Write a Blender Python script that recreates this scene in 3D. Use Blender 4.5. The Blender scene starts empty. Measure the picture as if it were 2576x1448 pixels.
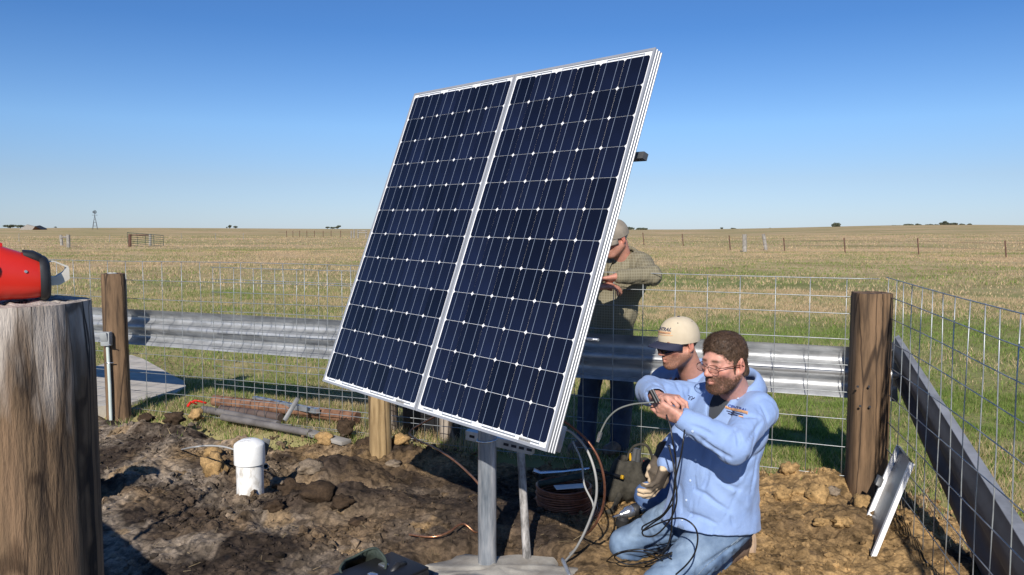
import bpy, bmesh, math, random
import numpy as np
from mathutils import Vector, Matrix, Quaternion
from mathutils.bvhtree import BVHTree

R = math.radians
rng = np.random.default_rng(7)
random.seed(7)
C = bpy.context.scene.collection
scene = bpy.context.scene

# ---------------------------------------------------------------- camera, sky, sun
PITCH = R(4.17)
CAMH = 1.6
cam_d = bpy.data.cameras.new('camera')
cam_d.sensor_width = 36.0
cam_d.lens = 28.0
cam_d.clip_start = 0.05
cam_d.clip_end = 12000
cam = bpy.data.objects.new('camera', cam_d)
cam.location = (0, 0, CAMH)
cam.rotation_euler = (math.pi/2 - PITCH, 0, 0)
C.objects.link(cam)
scene.camera = cam

SUN_EL, SUN_AZ = R(31.5), R(11.0)      # light travels 11 degrees right of the view, 31.5 down
world = bpy.data.worlds.new('World')
scene.world = world
world.use_nodes = True
wn = world.node_tree
wn.nodes.clear()
sky = wn.nodes.new('ShaderNodeTexSky')
sky.sky_type = 'NISHITA'
sky.sun_disc = False
sky.sun_elevation = SUN_EL
sky.sun_rotation = R(180) + SUN_AZ
sky.altitude = 500
sky.air_density = 1.0
sky.dust_density = 0.1
sky.ozone_density = 2.5
bg = wn.nodes.new('ShaderNodeBackground')
bg.inputs['Strength'].default_value = 0.07
wo = wn.nodes.new('ShaderNodeOutputWorld')
# the clear, dry prairie sky is a deeper blue than the model's: one tint by height, all round
stc = wn.nodes.new('ShaderNodeTexCoord')
ssep = wn.nodes.new('ShaderNodeSeparateXYZ')
wn.links.new(stc.outputs['Generated'], ssep.inputs[0])
srp = wn.nodes.new('ShaderNodeValToRGB')
srp.color_ramp.elements[1].position = 0.06
for k_, (p_, c_) in enumerate(((0.0, (.62, .79, 1.26)), (0.06, (.74, .83, 1.11)), (0.124, (.77, .99, 1.31)), (0.235, (.47, .80, 1.23)), (1.0, (.42, .76, 1.20)))):
    e_ = srp.color_ramp.elements[k_] if k_ < 2 else srp.color_ramp.elements.new(p_)
    e_.position = p_
    e_.color = (*c_, 1)
wn.links.new(ssep.outputs[2], srp.inputs['Fac'])
smx = wn.nodes.new('ShaderNodeMix')
smx.data_type = 'RGBA'
smx.blend_type = 'MULTIPLY'
smx.inputs['Factor'].default_value = 1.0
wn.links.new(sky.outputs[0], smx.inputs['A'])
wn.links.new(srp.outputs[0], smx.inputs['B'])
wn.links.new(smx.outputs['Result'], bg.inputs['Color'])
wn.links.new(bg.outputs[0], wo.inputs['Surface'])

sd = bpy.data.lights.new('sun', 'SUN')
sd.energy = 4.6
sd.angle = R(0.5)
sd.color = (1.0, 0.94, 0.85)
sun = bpy.data.objects.new('sun', sd)
SUN_DIR = Vector((math.sin(SUN_AZ)*math.cos(SUN_EL), math.cos(SUN_AZ)*math.cos(SUN_EL), -math.sin(SUN_EL)))
sun.rotation_euler = SUN_DIR.to_track_quat('-Z', 'Y').to_euler()
sun.location = (-3, -10, 12)
C.objects.link(sun)
scene.view_settings.view_transform = 'Standard'
scene.view_settings.look = 'None'
scene.view_settings.exposure = 0.30
scene.view_settings.gamma = 1.0
scene.view_settings.use_curve_mapping = False
scene.cycles.max_bounces = 6
scene.cycles.transparent_max_bounces = 8

# ---------------------------------------------------------------- measuring helpers
F = 2003.0     # the photograph measured at 2576 x 1448


def ray(u, v):
    a, b = (u-1288.0)/F, (v-724.0)/F
    return Vector((a, math.cos(PITCH)-b*math.sin(PITCH), -math.sin(PITCH)-b*math.cos(PITCH)))


def at(u, v, y):
    d = ray(u, v)
    return Vector((0, 0, CAMH)) + d*(y/d.y)


def gnd(u, v, z=0.0):
    d = ray(u, v)
    return Vector((0, 0, CAMH)) + d*((z-CAMH)/d.z)


# ---------------------------------------------------------------- noise
def _hash(ip, seed):
    h = np.full(ip.shape[0], (seed*374761393) & 0xffffffff, dtype=np.uint64)
    for k in range(ip.shape[1]):
        h = (h ^ (ip[:, k].astype(np.int64) & 0xffffffff).astype(np.uint64)) * np.uint64(2654435761)
        h &= np.uint64(0xffffffff)
        h ^= h >> np.uint64(15)
        h = (h * np.uint64(2246822519)) & np.uint64(0xffffffff)
        h ^= h >> np.uint64(13)
    return h.astype(np.float64)/4294967295.0


def vnoise(p, seed=0):
    p = np.asarray(p, dtype=np.float64)
    n, d = p.shape
    i = np.floor(p)
    f = p-i
    f = f*f*(3-2*f)
    out = np.zeros(n)
    for c in range(2**d):
        off = np.array([(c >> k) & 1 for k in range(d)])
        w = np.ones(n)
        for k in range(d):
            w = w*(f[:, k] if off[k] else 1-f[:, k])
        out += w*_hash(i+off, seed)
    return out*2-1


def fbm(p, octs=4, seed=0, gain=0.5, lac=2.03):
    p = np.asarray(p, dtype=np.float64)
    out = np.zeros(p.shape[0])
    a = 1.0
    for o in range(octs):
        out += a*vnoise(p, seed+o*17)
        p = p*lac+3.1
        a *= gain
    return out


# ---------------------------------------------------------------- materials
def mat(name, c1, c2=None, rough=0.6, metal=0.0, scale=8.0, stretch=(1, 1, 1), bump=0.0, bscale=None, detail=5.0,
        spec=0.5, coat=0.0, attr=None, sss=0.0, transl=0.0, pos=(0.35, 0.65), c3=None, sheen=0.0, bdist=0.01, attr_mul=False):
    m = bpy.data.materials.new(name)
    m.use_nodes = True
    nt = m.node_tree
    b = nt.nodes['Principled BSDF']
    b.inputs['Roughness'].default_value = rough
    b.inputs['Metallic'].default_value = metal
    b.inputs['Specular IOR Level'].default_value = spec
    b.inputs['Coat Weight'].default_value = coat
    b.inputs['Coat Roughness'].default_value = 0.04
    b.inputs['Sheen Weight'].default_value = sheen
    tc = nt.nodes.new('ShaderNodeTexCoord')
    mp = nt.nodes.new('ShaderNodeMapping')
    mp.inputs['Scale'].default_value = stretch
    nt.links.new(tc.outputs['Object'], mp.inputs['Vector'])
    col = None
    nz = None
    if c2 is not None:
        nz = nt.nodes.new('ShaderNodeTexNoise')
        nz.inputs['Scale'].default_value = scale
        nz.inputs['Detail'].default_value = detail
        nz.inputs['Roughness'].default_value = 0.6
        nt.links.new(mp.outputs[0], nz.inputs['Vector'])
        rp = nt.nodes.new('ShaderNodeValToRGB')
        rp.color_ramp.elements[0].position = pos[0]
        rp.color_ramp.elements[1].position = pos[1]
        rp.color_ramp.elements[0].color = (*c1, 1)
        rp.color_ramp.elements[1].color = (*c2, 1)
        if c3 is not None:
            e = rp.color_ramp.elements.new((pos[0]+pos[1])/2)
            e.color = (*c3, 1)
        nt.links.new(nz.outputs['Fac'], rp.inputs['Fac'])
        col = rp.outputs[0]
    if attr:
        at_ = nt.nodes.new('ShaderNodeVertexColor')
        at_.layer_name = attr
        if col is not None:
            mx = nt.nodes.new('ShaderNodeMix')
            mx.data_type = 'RGBA'
            mx.blend_type = 'MULTIPLY'
            mx.inputs['Factor'].default_value = 1.0
            nt.links.new(at_.outputs['Color'], mx.inputs['A'])
            nt.links.new(col, mx.inputs['B'])
            col = mx.outputs['Result']
        else:
            col = at_.outputs['Color']
    if col is None:
        b.inputs['Base Color'].default_value = (*c1, 1)
    else:
        nt.links.new(col, b.inputs['Base Color'])
    if sss:
        b.inputs['Subsurface Weight'].default_value = sss
        b.inputs['Subsurface Radius'].default_value = (0.012, 0.005, 0.003)
    if bump:
        n2 = nt.nodes.new('ShaderNodeTexNoise')
        n2.inputs['Scale'].default_value = bscale or scale
        n2.inputs['Detail'].default_value = 6
        n2.inputs['Roughness'].default_value = 0.65
        nt.links.new(mp.outputs[0], n2.inputs['Vector'])
        bp = nt.nodes.new('ShaderNodeBump')
        bp.inputs['Strength'].default_value = bump
        bp.inputs['Distance'].default_value = bdist
        nt.links.new(n2.outputs['Fac'], bp.inputs['Height'])
        nt.links.new(bp.outputs[0], b.inputs['Normal'])
    if transl:
        out = nt.nodes['Material Output']
        tr = nt.nodes.new('ShaderNodeBsdfTranslucent')
        ms = nt.nodes.new('ShaderNodeMixShader')
        ms.inputs[0].default_value = transl
        if col is None:
            tr.inputs['Color'].default_value = (*c1, 1)
        else:
            nt.links.new(col, tr.inputs['Color'])
        nt.links.new(b.outputs[0], ms.inputs[1])
        nt.links.new(tr.outputs[0], ms.inputs[2])
        nt.links.new(ms.outputs[0], out.inputs['Surface'])
    return m


def add_cracks(m, scale, zst, width, dark=.22, tilt=.06):
    """long drying cracks in wood: edges of cells stretched along the grain"""
    nt = m.node_tree
    b = nt.nodes['Principled BSDF']
    src = b.inputs['Base Color'].links[0].from_socket
    tc = nt.nodes.new('ShaderNodeTexCoord')
    mp = nt.nodes.new('ShaderNodeMapping')
    mp.inputs['Scale'].default_value = (1, 1, zst)
    mp.inputs['Rotation'].default_value = (tilt, 0, 0)
    nz = nt.nodes.new('ShaderNodeTexNoise')
    nz.inputs['Scale'].default_value = 5
    nz.inputs['Detail'].default_value = 4
    ad = nt.nodes.new('ShaderNodeVectorMath')
    ad.operation = 'MULTIPLY_ADD'
    ad.inputs[1].default_value = (.022, .022, .022)
    vo = nt.nodes.new('ShaderNodeTexVoronoi')
    vo.feature = 'DISTANCE_TO_EDGE'
    vo.inputs['Scale'].default_value = scale
    nt.links.new(tc.outputs['Object'], nz.inputs['Vector'])
    nt.links.new(nz.outputs['Color'], ad.inputs[0])
    nt.links.new(tc.outputs['Object'], ad.inputs[2])
    nt.links.new(ad.outputs[0], mp.inputs['Vector'])
    nt.links.new(mp.outputs[0], vo.inputs['Vector'])
    cr = nt.nodes.new('ShaderNodeValToRGB')
    cr.color_ramp.elements[0].position = width*.35
    cr.color_ramp.elements[1].position = width
    cr.color_ramp.elements[0].color = (dark, dark*.92, dark*.85, 1)
    cr.color_ramp.elements[1].color = (1, 1, 1, 1)
    nt.links.new(vo.outputs['Distance'], cr.inputs['Fac'])
    mx = nt.nodes.new('ShaderNodeMix')
    mx.data_type = 'RGBA'
    mx.blend_type = 'MULTIPLY'
    mx.inputs['Factor'].default_value = 1
    nt.links.new(src, mx.inputs['A'])
    nt.links.new(cr.outputs[0], mx.inputs['B'])
    nt.links.new(mx.outputs['Result'], b.inputs['Base Color'])
    return m


# ---------------------------------------------------------------- mesh helpers
class MB:
    """collects vertices and faces for ONE mesh"""
    def __init__(self):
        self.v, self.f, self.n = [], [], 0

    def add(self, V, Fs):
        V = [tuple(x) for x in V]
        self.v += V
        self.f += [tuple(i+self.n for i in f) for f in Fs]
        self.n += len(V)
        return self

    def box(self, c, s, M=None):
        c = Vector(c)
        M = M or Matrix.Identity(3)
        V = []
        for x in (-.5, .5):
            for y in (-.5, .5):
                for z in (-.5, .5):
                    V.append(c + M @ Vector((x*s[0], y*s[1], z*s[2])))
        return self.add(V, [(0, 1, 3, 2), (4, 6, 7, 5), (0, 4, 5, 1), (2, 3, 7, 6), (0, 2, 6, 4), (1, 5, 7, 3)])

    def bbox(self, c, s, M=None, bev=0.004):
        """box with bevelled edges"""
        c = Vector(c)
        M = M or Matrix.Identity(3)
        bm = bmesh.new()
        bmesh.ops.create_cube(bm, size=1.0)
        for v in bm.verts:
            v.co = Vector((v.co.x*s[0], v.co.y*s[1], v.co.z*s[2]))
        bmesh.ops.bevel(bm, geom=bm.edges[:], offset=min(bev, min(s)*.45), segments=2, affect='EDGES', profile=0.5)
        bm.verts.index_update()
        V = [c + M @ v.co for v in bm.verts]
        Fs = [[v.index for v in f.verts] for f in bm.faces]
        bm.free()
        return self.add(V, Fs)

    def tube(self, pts, r, n=8, caps=True, flat=1.0):
        P = [Vector(p) for p in pts]
        m = len(P)
        rr = r if hasattr(r, '__len__') else [r]*m
        V, Fs = [], []
        t = (P[1]-P[0]).normalized()
        up = Vector((0, 0, 1)) if abs(t.z) < .9 else Vector((1, 0, 0))
        nrm = (up - t*up.dot(t)).normalized()
        for i in range(m):
            if i == 0:
                t2 = P[1]-P[0]
            elif i == m-1:
                t2 = P[-1]-P[-2]
            else:
                t2 = P[i+1]-P[i-1]
            if t2.length < 1e-9:
                t2 = t
            t2 = t2.normalized()
            nrm = (nrm - t2*nrm.dot(t2))
            nrm = nrm.normalized() if nrm.length > 1e-6 else t2.orthogonal().normalized()
            bi = t2.cross(nrm)
            for k in range(n):
                a = 2*math.pi*k/n
                V.append(P[i] + nrm*(math.cos(a)*rr[i]) + bi*(math.sin(a)*rr[i]*flat))
        for i in range(m-1):
            for k in range(n):
                k2 = (k+1) % n
                Fs.append((i*n+k, i*n+k2, (i+1)*n+k2, (i+1)*n+k))
        if caps:
            Fs.append(tuple(range(n-1, -1, -1)))
            Fs.append(tuple((m-1)*n+k for k in range(n)))
        return self.add(V, Fs)

    def lathe(self, base, axis, prof, n=24, capa=True, capb=True):
        """prof: list of (radius, height along axis)"""
        base = Vector(base)
        ax = Vector(axis).normalized()
        e1 = ax.orthogonal().normalized()
        e2 = ax.cross(e1)
        V, Fs = [], []
        for r, h in prof:
            for k in range(n):
                a = 2*math.pi*k/n
                V.append(base + ax*h + e1*(r*math.cos(a)) + e2*(r*math.sin(a)))
        for i in range(len(prof)-1):
            for k in range(n):
                k2 = (k+1) % n
                Fs.append((i*n+k, i*n+k2, (i+1)*n+k2, (i+1)*n+k))
        if capa:
            Fs.append(tuple(range(n-1, -1, -1)))
        if capb:
            Fs.append(tuple((len(prof)-1)*n+k for k in range(n)))
        return self.add(V, Fs)

    def prism(self, poly, ex):
        """planar polygon (3D points) extruded by vector ex"""
        ex = Vector(ex)
        n = len(poly)
        V = [Vector(p) for p in poly] + [Vector(p)+ex for p in poly]
        Fs = [tuple(range(n-1, -1, -1)), tuple(range(n, 2*n))]
        Fs += [(i, (i+1) % n, n+(i+1) % n, n+i) for i in range(n)]
        return self.add(V, Fs)

    def sweep(self, prof, A, B, up=(0, 0, 1), caps=True):
        """profile of (height, depth) swept from A to B, depth towards cross(dir, up)"""
        A, B = Vector(A), Vector(B)
        up = Vector(up)
        side = (B-A).cross(up).normalized()
        n = len(prof)
        V = []
        for Q in (A, B):
            for h, d in prof:
                V.append(Q + up*h + side*d)
        Fs = [(i, (i+1) % n, n+(i+1) % n, n+i) for i in range(n)]
        if caps:
            Fs += [tuple(range(n-1, -1, -1)), tuple(range(n, 2*n))]
        return self.add(V, Fs)

    def blob(self, c, r, seed=0, amp=0.25, sub=2, sq=(1, 1, 1), freq=2.2):
        bm = bmesh.new()
        bmesh.ops.create_icosphere(bm, subdivisions=sub, radius=1.0)
        P = np.array([v.co[:] for v in bm.verts])
        k = 1 + amp*fbm(P*freq+seed*7.7, 3, seed)
        c = Vector(c)
        V = [c + Vector((p[0]*r*sq[0]*q, p[1]*r*sq[1]*q, p[2]*r*sq[2]*q)) for p, q in zip(P, k)]
        bm.verts.index_update()
        Fs = [[v.index for v in f.verts] for f in bm.faces]
        bm.free()
        return self.add(V, Fs)

    def build(self, name, m, parent=None, smooth=False):
        me = bpy.data.meshes.new(name)
        me.from_pydata([tuple(v) for v in self.v], [], self.f)
        me.materials.append(m)
        if smooth:
            me.polygons.foreach_set('use_smooth', [True]*len(me.polygons))
            if smooth != 'all':
                me.set_sharp_from_angle(angle=R(40))
        me.update()
        return link(name, me, parent)


def link(name, me, parent=None):
    o = bpy.data.objects.new(name, me)
    C.objects.link(o)
    if parent is not None:
        o.parent = parent
        o.matrix_parent_inverse = PW[parent.name].inverted()
    PW[o.name] = Matrix.Identity(4)
    return o


PW = {}


def np_mesh(name, V, Fq, m, parent=None, smooth=True, col=None, tri=False):
    V = np.asarray(V, dtype=np.float32)
    Fq = np.asarray(Fq, dtype=np.int32)
    me = bpy.data.meshes.new(name)
    k = Fq.shape[1]
    me.vertices.add(len(V))
    me.vertices.foreach_set('co', V.ravel())
    me.loops.add(Fq.size)
    me.loops.foreach_set('vertex_index', Fq.ravel())
    me.polygons.add(len(Fq))
    me.polygons.foreach_set('loop_start', np.arange(len(Fq), dtype=np.int32)*k)
    me.polygons.foreach_set('use_smooth', np.full(len(Fq), bool(smooth)))
    me.materials.append(m)
    if col is not None:
        ca = me.color_attributes.new('col', 'FLOAT_COLOR', 'POINT')
        c4 = np.ones((len(V), 4), dtype=np.float32)
        c4[:, :3] = col
        ca.data.foreach_set('color', c4.ravel())
    me.update(calc_edges=True)
    me.validate()
    return link(name, me, parent)


def tag(o, label=None, cat=None, group=None, kind=None):
    if label: o['label'] = label
    if cat: o['category'] = cat
    if group: o['group'] = group
    if kind: o['kind'] = kind
    return o


def thing(name, label, cat, loc=(0, 0, 0), group=None):
    o = bpy.data.objects.new(name, None)
    o.empty_display_size = 0.05
    C.objects.link(o)
    o.location = Vector(loc)
    PW[o.name] = Matrix.Translation(Vector(loc))
    return tag(o, label, cat, group)


def inst(o, parent, M):
    """copy of a piece sharing its mesh, placed by world matrix M"""
    c = o.copy()
    C.objects.link(c)
    c.parent = parent
    c.matrix_parent_inverse = PW[parent.name].inverted()
    c.matrix_basis = M
    PW[c.name] = M
    return c


def curve(pts, n=40):
    """Catmull-Rom through points"""
    P = [Vector(p) for p in pts]
    P = [P[0]*2-P[1]] + P + [P[-1]*2-P[-2]]
    out = []
    m = len(P)-3
    per = max(2, n//m)
    for i in range(m):
        p0, p1, p2, p3 = P[i:i+4]
        for k in range(per):
            t = k/per
            out.append(0.5*((2*p1)+(p2-p0)*t+(2*p0-5*p1+4*p2-p3)*t*t+(3*p1-p0-3*p2+p3)*t**3))
    out.append(P[-2])
    return out

# ---------------------------------------------------------------- layout of the pen
FL, FR = Vector((-3.4, 6.8, 0)), Vector((2.05, 4.6, 0))
fdir = (FR-FL).normalized()
fnor = Vector((-fdir.y, fdir.x, 0))           # away from the camera


def fence_pt(u, v):
    """point on the back fence plane seen at (u, v)"""
    d = ray(u, v)
    n = Vector((fdir.y, -fdir.x, 0))
    t = (FL - Vector((0, 0, CAMH))).dot(n)/d.dot(n)
    return Vector((0, 0, CAMH)) + d*t


def fence_s(u):
    return (fence_pt(u, 800)-FL).dot(fdir)


RA, RB = Vector((2.2, 4.62, 0)), Vector((0.53-0.36*0.6, -0.6, 0))   # right rail line
rdir = (RB-RA).normalized()

# ---------------------------------------------------------------- ground: pasture
def pasture_h(x, y):
    r = np.hypot(x, y)
    az = np.arctan2(x, y)
    # far swells: horizon about 1.6 m + elevation * r
    el = 0.0004 + 0.0052*np.exp(-((az-0.50)/0.17)**2) + 0.0016*np.exp(-((az+0.45)/0.2)**2) - 0.0008*np.exp(-((az-0.16)/0.12)**2)
    h = el*np.clip(r-60, 0, None)*np.where(r > 1200, np.clip(1200/r, 0, 1), 1.0)
    h = h + 0.0034*np.clip(r-60, 0, 600)*1.0
    rise = 1.52*np.clip((r-60)/420, 0, 1)**1.3
    h = np.where(r > 60, rise + el*np.clip(r-60, 0, 900), 0)
    h = h + 0.05*np.clip((r-8)/30, 0, 1)*fbm(np.stack([x/9, y/9], 1), 3, 5)*np.clip(1-(r-300)/400, 0, 1)
    h = h + 0.025*fbm(np.stack([x/1.1, y/1.1], 1), 3, 11)*np.clip(1-(r-30)/30, 0, 1)
    return h


def make_pasture():
    rs = np.concatenate([np.linspace(2.6, 12, 110), 12*np.power(5000/12, np.linspace(0, 1, 200)[1:])])
    azs = np.linspace(-1.15, 1.15, 420)
    RR, AA = np.meshgrid(rs, azs, indexing='ij')
    x, y = (RR*np.sin(AA)).ravel(), (RR*np.cos(AA)).ravel()
    z = pasture_h(x, y)
    # sinks under the dug soil of the pen
    z = z - 0.16*pen_mask(x, y)
    nr, na = RR.shape
    idx = np.arange(nr*na).reshape(nr, na)
    q = np.stack([idx[:-1, :-1], idx[:-1, 1:], idx[1:, 1:], idx[1:, :-1]], -1).reshape(-1, 4)[:, ::-1]
    m = mat_pasture()
    o = np_mesh('pasture', np.stack([x, y, z], 1), q, m)
    tag(o, 'open grazed prairie pasture of straw and green grass running to the horizon', None, None, 'structure')


def straw_mask(x, y):
    """1 = dry straw, 0 = green"""
    n = fbm(np.stack([x/6.5, y/4.0], 1), 4, 31)*0.46 + fbm(np.stack([x/1.2, y/0.9], 1), 3, 33)*0.22
    r = np.hypot(x, y)
    base = 0.12 + 0.46*np.clip((r-8)/14, 0, 1) + 0.12*np.clip((r-30)/60, 0, 1)
    # green strip in the swale beyond
    base = base - 0.30*np.exp(-((y-27-0.35*x)/3.0)**2)*np.clip((x+2)/6, 0, 1)
    base = base - 0.22*np.exp(-((y-55)/9)**2)*np.clip((-x-4)/8, 0, 1)
    return np.clip(base+n, 0, 1)


def mat_pasture():
    m = bpy.data.materials.new('pasture_grass_ground')
    m.use_nodes = True
    nt = m.node_tree
    b = nt.nodes['Principled BSDF']
    b.inputs['Roughness'].default_value = 0.95
    b.inputs['Specular IOR Level'].default_value = 0.1
    tc = nt.nodes.new('ShaderNodeTexCoord')
    def noise(scale, st, det=6):
        mp = nt.nodes.new('ShaderNodeMapping')
        mp.inputs['Scale'].default_value = st
        nt.links.new(tc.outputs['Object'], mp.inputs['Vector'])
        n = nt.nodes.new('ShaderNodeTexNoise')
        n.inputs['Scale'].default_value = scale
        n.inputs['Detail'].default_value = det
        n.inputs['Roughness'].default_value = 0.65
        nt.links.new(mp.outputs[0], n.inputs['Vector'])
        return n.outputs['Fac']
    def ramp(fac, stops):
        r = nt.nodes.new('ShaderNodeValToRGB')
        while len(r.color_ramp.elements) < len(stops):
            r.color_ramp.elements.new(0.5)
        for e, (p, c) in zip(r.color_ramp.elements, stops):
            e.position = p
            e.color = (*c, 1)
        nt.links.new(fac, r.inputs['Fac'])
        return r.outputs[0]
    def mix(f, a, b_, mode='MIX'):
        x = nt.nodes.new('ShaderNodeMix')
        x.data_type = 'RGBA'
        x.blend_type = mode
        if isinstance(f, float):
            x.inputs['Factor'].default_value = f
        else:
            nt.links.new(f, x.inputs['Factor'])
        nt.links.new(a, x.inputs['A'])
        nt.links.new(b_, x.inputs['B'])
        return x.outputs['Result']
    fine = ramp(noise(3.0, (1, 0.35, 1)), [(0.3, (0.40, 0.28, 0.155)), (0.5, (0.53, 0.385, 0.225)), (0.7, (0.61, 0.46, 0.285))])
    big = noise(0.05, (0.6, 1.2, 1), 8)
    green = ramp(noise(2.0, (1, 0.4, 1)), [(0.3, (0.165, 0.19, 0.062)), (0.7, (0.27, 0.28, 0.11))])
    fac0 = ramp(big, [(0.40, (0.05, 0.05, 0.05)), (0.60, (0.85, 0.85, 0.85))])
    # grazed greener round the pen, drier farther out
    ln = nt.nodes.new('ShaderNodeVectorMath')
    ln.operation = 'LENGTH'
    nt.links.new(tc.outputs['Object'], ln.inputs[0])
    mr = nt.nodes.new('ShaderNodeMapRange')
    mr.inputs['From Min'].default_value = 7
    mr.inputs['From Max'].default_value = 45
    mr.inputs['To Min'].default_value = .55
    mr.inputs['To Max'].default_value = -.12
    nt.links.new(ln.outputs['Value'], mr.inputs['Value'])
    ad = nt.nodes.new('ShaderNodeMath')
    ad.use_clamp = True
    nt.links.new(fac0, ad.inputs[0])
    nt.links.new(mr.outputs[0], ad.inputs[1])
    fac = ad.outputs[0]
    col = mix(fac, fine, green)
    mid = ramp(noise(0.4, (0.5, 1.2, 1), 6), [(0.35, (0.78, 0.76, 0.72)), (0.65, (1.1, 1.1, 1.1))])
    col = mix(1.0, col, mid, 'MULTIPLY')
    nt.links.new(col, b.inputs['Base Color'])
    bp = nt.nodes.new('ShaderNodeBump')
    bp.inputs['Strength'].default_value = 0.6
    bp.inputs['Distance'].default_value = 0.06
    nt.links.new(noise(9.0, (1, 1, 1)), bp.inputs['Height'])
    nt.links.new(bp.outputs[0], b.inputs['Normal'])
    return m


# signed distance (positive inside) to the dug-up area, roughly the pen
PEN = [(-6.5, 1.0), (-5.0, 7.2), (-3.5, 6.95), (-2.8, 6.45), (-2.1, 6.02), (-1.3, 5.85), (-.4, 5.75), (.5, 5.3), (1.3, 5.1), (2.0, 5.05), (2.5, 4.9), (2.62, 4.2),
       (2.3, 3.2), (1.9, 2.0), (1.2, .6), (.5, -1.5), (-6.5, -1.5)]


def pen_sd(x, y):
    n = len(PEN)
    d = np.full(x.shape, 1e9)
    ins = np.zeros(x.shape, bool)
    for i in range(n):
        ax, ay = PEN[i]
        bx, by = PEN[(i+1) % n]
        ex, ey = bx-ax, by-ay
        t = np.clip(((x-ax)*ex+(y-ay)*ey)/(ex*ex+ey*ey), 0, 1)
        d = np.minimum(d, np.hypot(x-ax-t*ex, y-ay-t*ey))
        c = ((ay > y) != (by > y)) & (x < (bx-ax)*(y-ay)/(by-ay+1e-12)+ax)
        ins ^= c
    return np.where(ins, d, -d)


def pen_mask(x, y):
    w = fbm(np.stack([x/.35, y/.35], 1), 3, 71)*.12
    return np.clip((pen_sd(x, y)+w)/0.22, 0, 1)


MOUNDS = []   # (x, y, sx, sy, h)
for u, v, sx, sy, h in ((790, 1282, .30, .15, .08), (905, 1290, .25, .16, .07), (690, 1300, .2, .1, .03), (830, 1195, .30, .16, .10), (545, 1180, .16, .1, .04),
                        (1010, 1150, .35, .2, .07), (880, 1120, .3, .15, .08), (420, 1085, .35, .2, .06), (700, 1120, .4, .12, .04),
                        (2050, 1240, .25, .2, .10), (1960, 1190, .4, .15, .06), (2130, 1330, .2, .2, .09), (1420, 1400, .2, .15, .05), (1100, 1330, .5, .25, .05),
                        (2290, 1330, .25, .3, .05), (470, 1360, .5, .2, .03), (640, 1400, .4, .2, .05)):
    g = gnd(u, v)
    MOUNDS.append((g.x, g.y, sx, sy, h))
PITS = []
for u, v, sx, sy, h in ((720, 1190, .12, .11, .10), (1080, 1250, .25, .12, .03), (600, 1225, .12, .1, .03), (1300, 1380, .14, .12, .05)):
    g = gnd(u, v)
    PITS.append((g.x, g.y, sx, sy, h))


def ridged(p, octs, seed):
    out = np.zeros(len(p)); a = 1.0
    for o in range(octs):
        out += a*(1-np.abs(vnoise(p, seed+o*13))*2)
        p = p*2.07+1.7; a *= .5
    return out


def soil_h(x, y, fine=True):
    p = np.stack([x, y], 1)
    sm = np.clip(1-np.hypot((x+.08)/.40, (y-3.62)/.25), 0, 1)      # smooth where the concrete lies
    calm = 1-np.clip(sm*4, 0, 1)
    h = 0.02 + 0.035*fbm(p/0.7, 3, 3)
    for mx, my, sx, sy, mh in MOUNDS:
        h = h + mh*np.exp(-((x-mx)/sx)**2-((y-my)/sy)**2)
    for mx, my, sx, sy, mh in PITS:
        h = h - mh*np.exp(-((x-mx)/sx)**2-((y-my)/sy)**2)
    if fine:
        rough = 0.55+0.45*np.clip(fbm(p/0.8, 2, 88)+.4, 0, 1.2)
        b = vnoise(p/.055, 21)
        b2 = vnoise(p/.11+5, 22)
        rid = 1-np.abs(vnoise(p/.075+.4*np.stack([b, b2], 1), 26))*2
        h = h + calm*rough*(0.024*np.maximum(b2, -0.2) + 0.016*np.maximum(b, -.3) + .010*np.maximum(rid, -.3) + 0.016*fbm(p/.16, 3, 23) + .0095*vnoise(p/.026, 24) + .0055*vnoise(p/.013, 25))
    return h*calm - .02*(1-calm)


def ground_z(x, y):
    a = np.array([x], float); b = np.array([y], float)
    return float(np.where(pen_mask(a, b) > .5, soil_h(a, b, False), pasture_h(a, b))[0])


def make_soil():
    # view-shaped grid: fine near the camera, coarser farther off; real ground heights
    xs = np.concatenate([np.linspace(-5.2, -3.3, 60)[:-1], np.linspace(-3.3, 2.5, 860), np.linspace(2.5, 2.9, 16)[1:]])
    ys = np.concatenate([np.linspace(-.4, 3.3, 60), np.linspace(3.3, 6.1, 520)[1:], np.linspace(6.1, 7.4, 90)[1:]])
    X, Y = np.meshgrid(xs, ys, indexing='ij')
    x, y = X.ravel(), Y.ravel()
    pm = pen_mask(x, y)
    z = soil_h(x, y)*pm + (1-pm)*(-0.14) + .0
    nx, ny = X.shape
    idx = np.arange(nx*ny).reshape(nx, ny)
    q = np.stack([idx[:-1, :-1], idx[1:, :-1], idx[1:, 1:], idx[:-1, 1:]], -1).reshape(-1, 4)
    keep = (pm[q].max(1) > 0.0)
    q = q[keep]
    used = np.zeros(nx*ny, bool); used[q.ravel()] = True
    remap = np.cumsum(used)-1
    q = remap[q]
    x, y, z = x[used], y[used], z[used]
    col = soil_col(x, y)
    o = np_mesh('dug_soil', np.stack([x, y, z], 1), q, M['soil'], col=col)
    tag(o, 'freshly dug bare soil of dark topsoil and ochre clay inside the fenced pen', None, None, 'structure')


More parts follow.
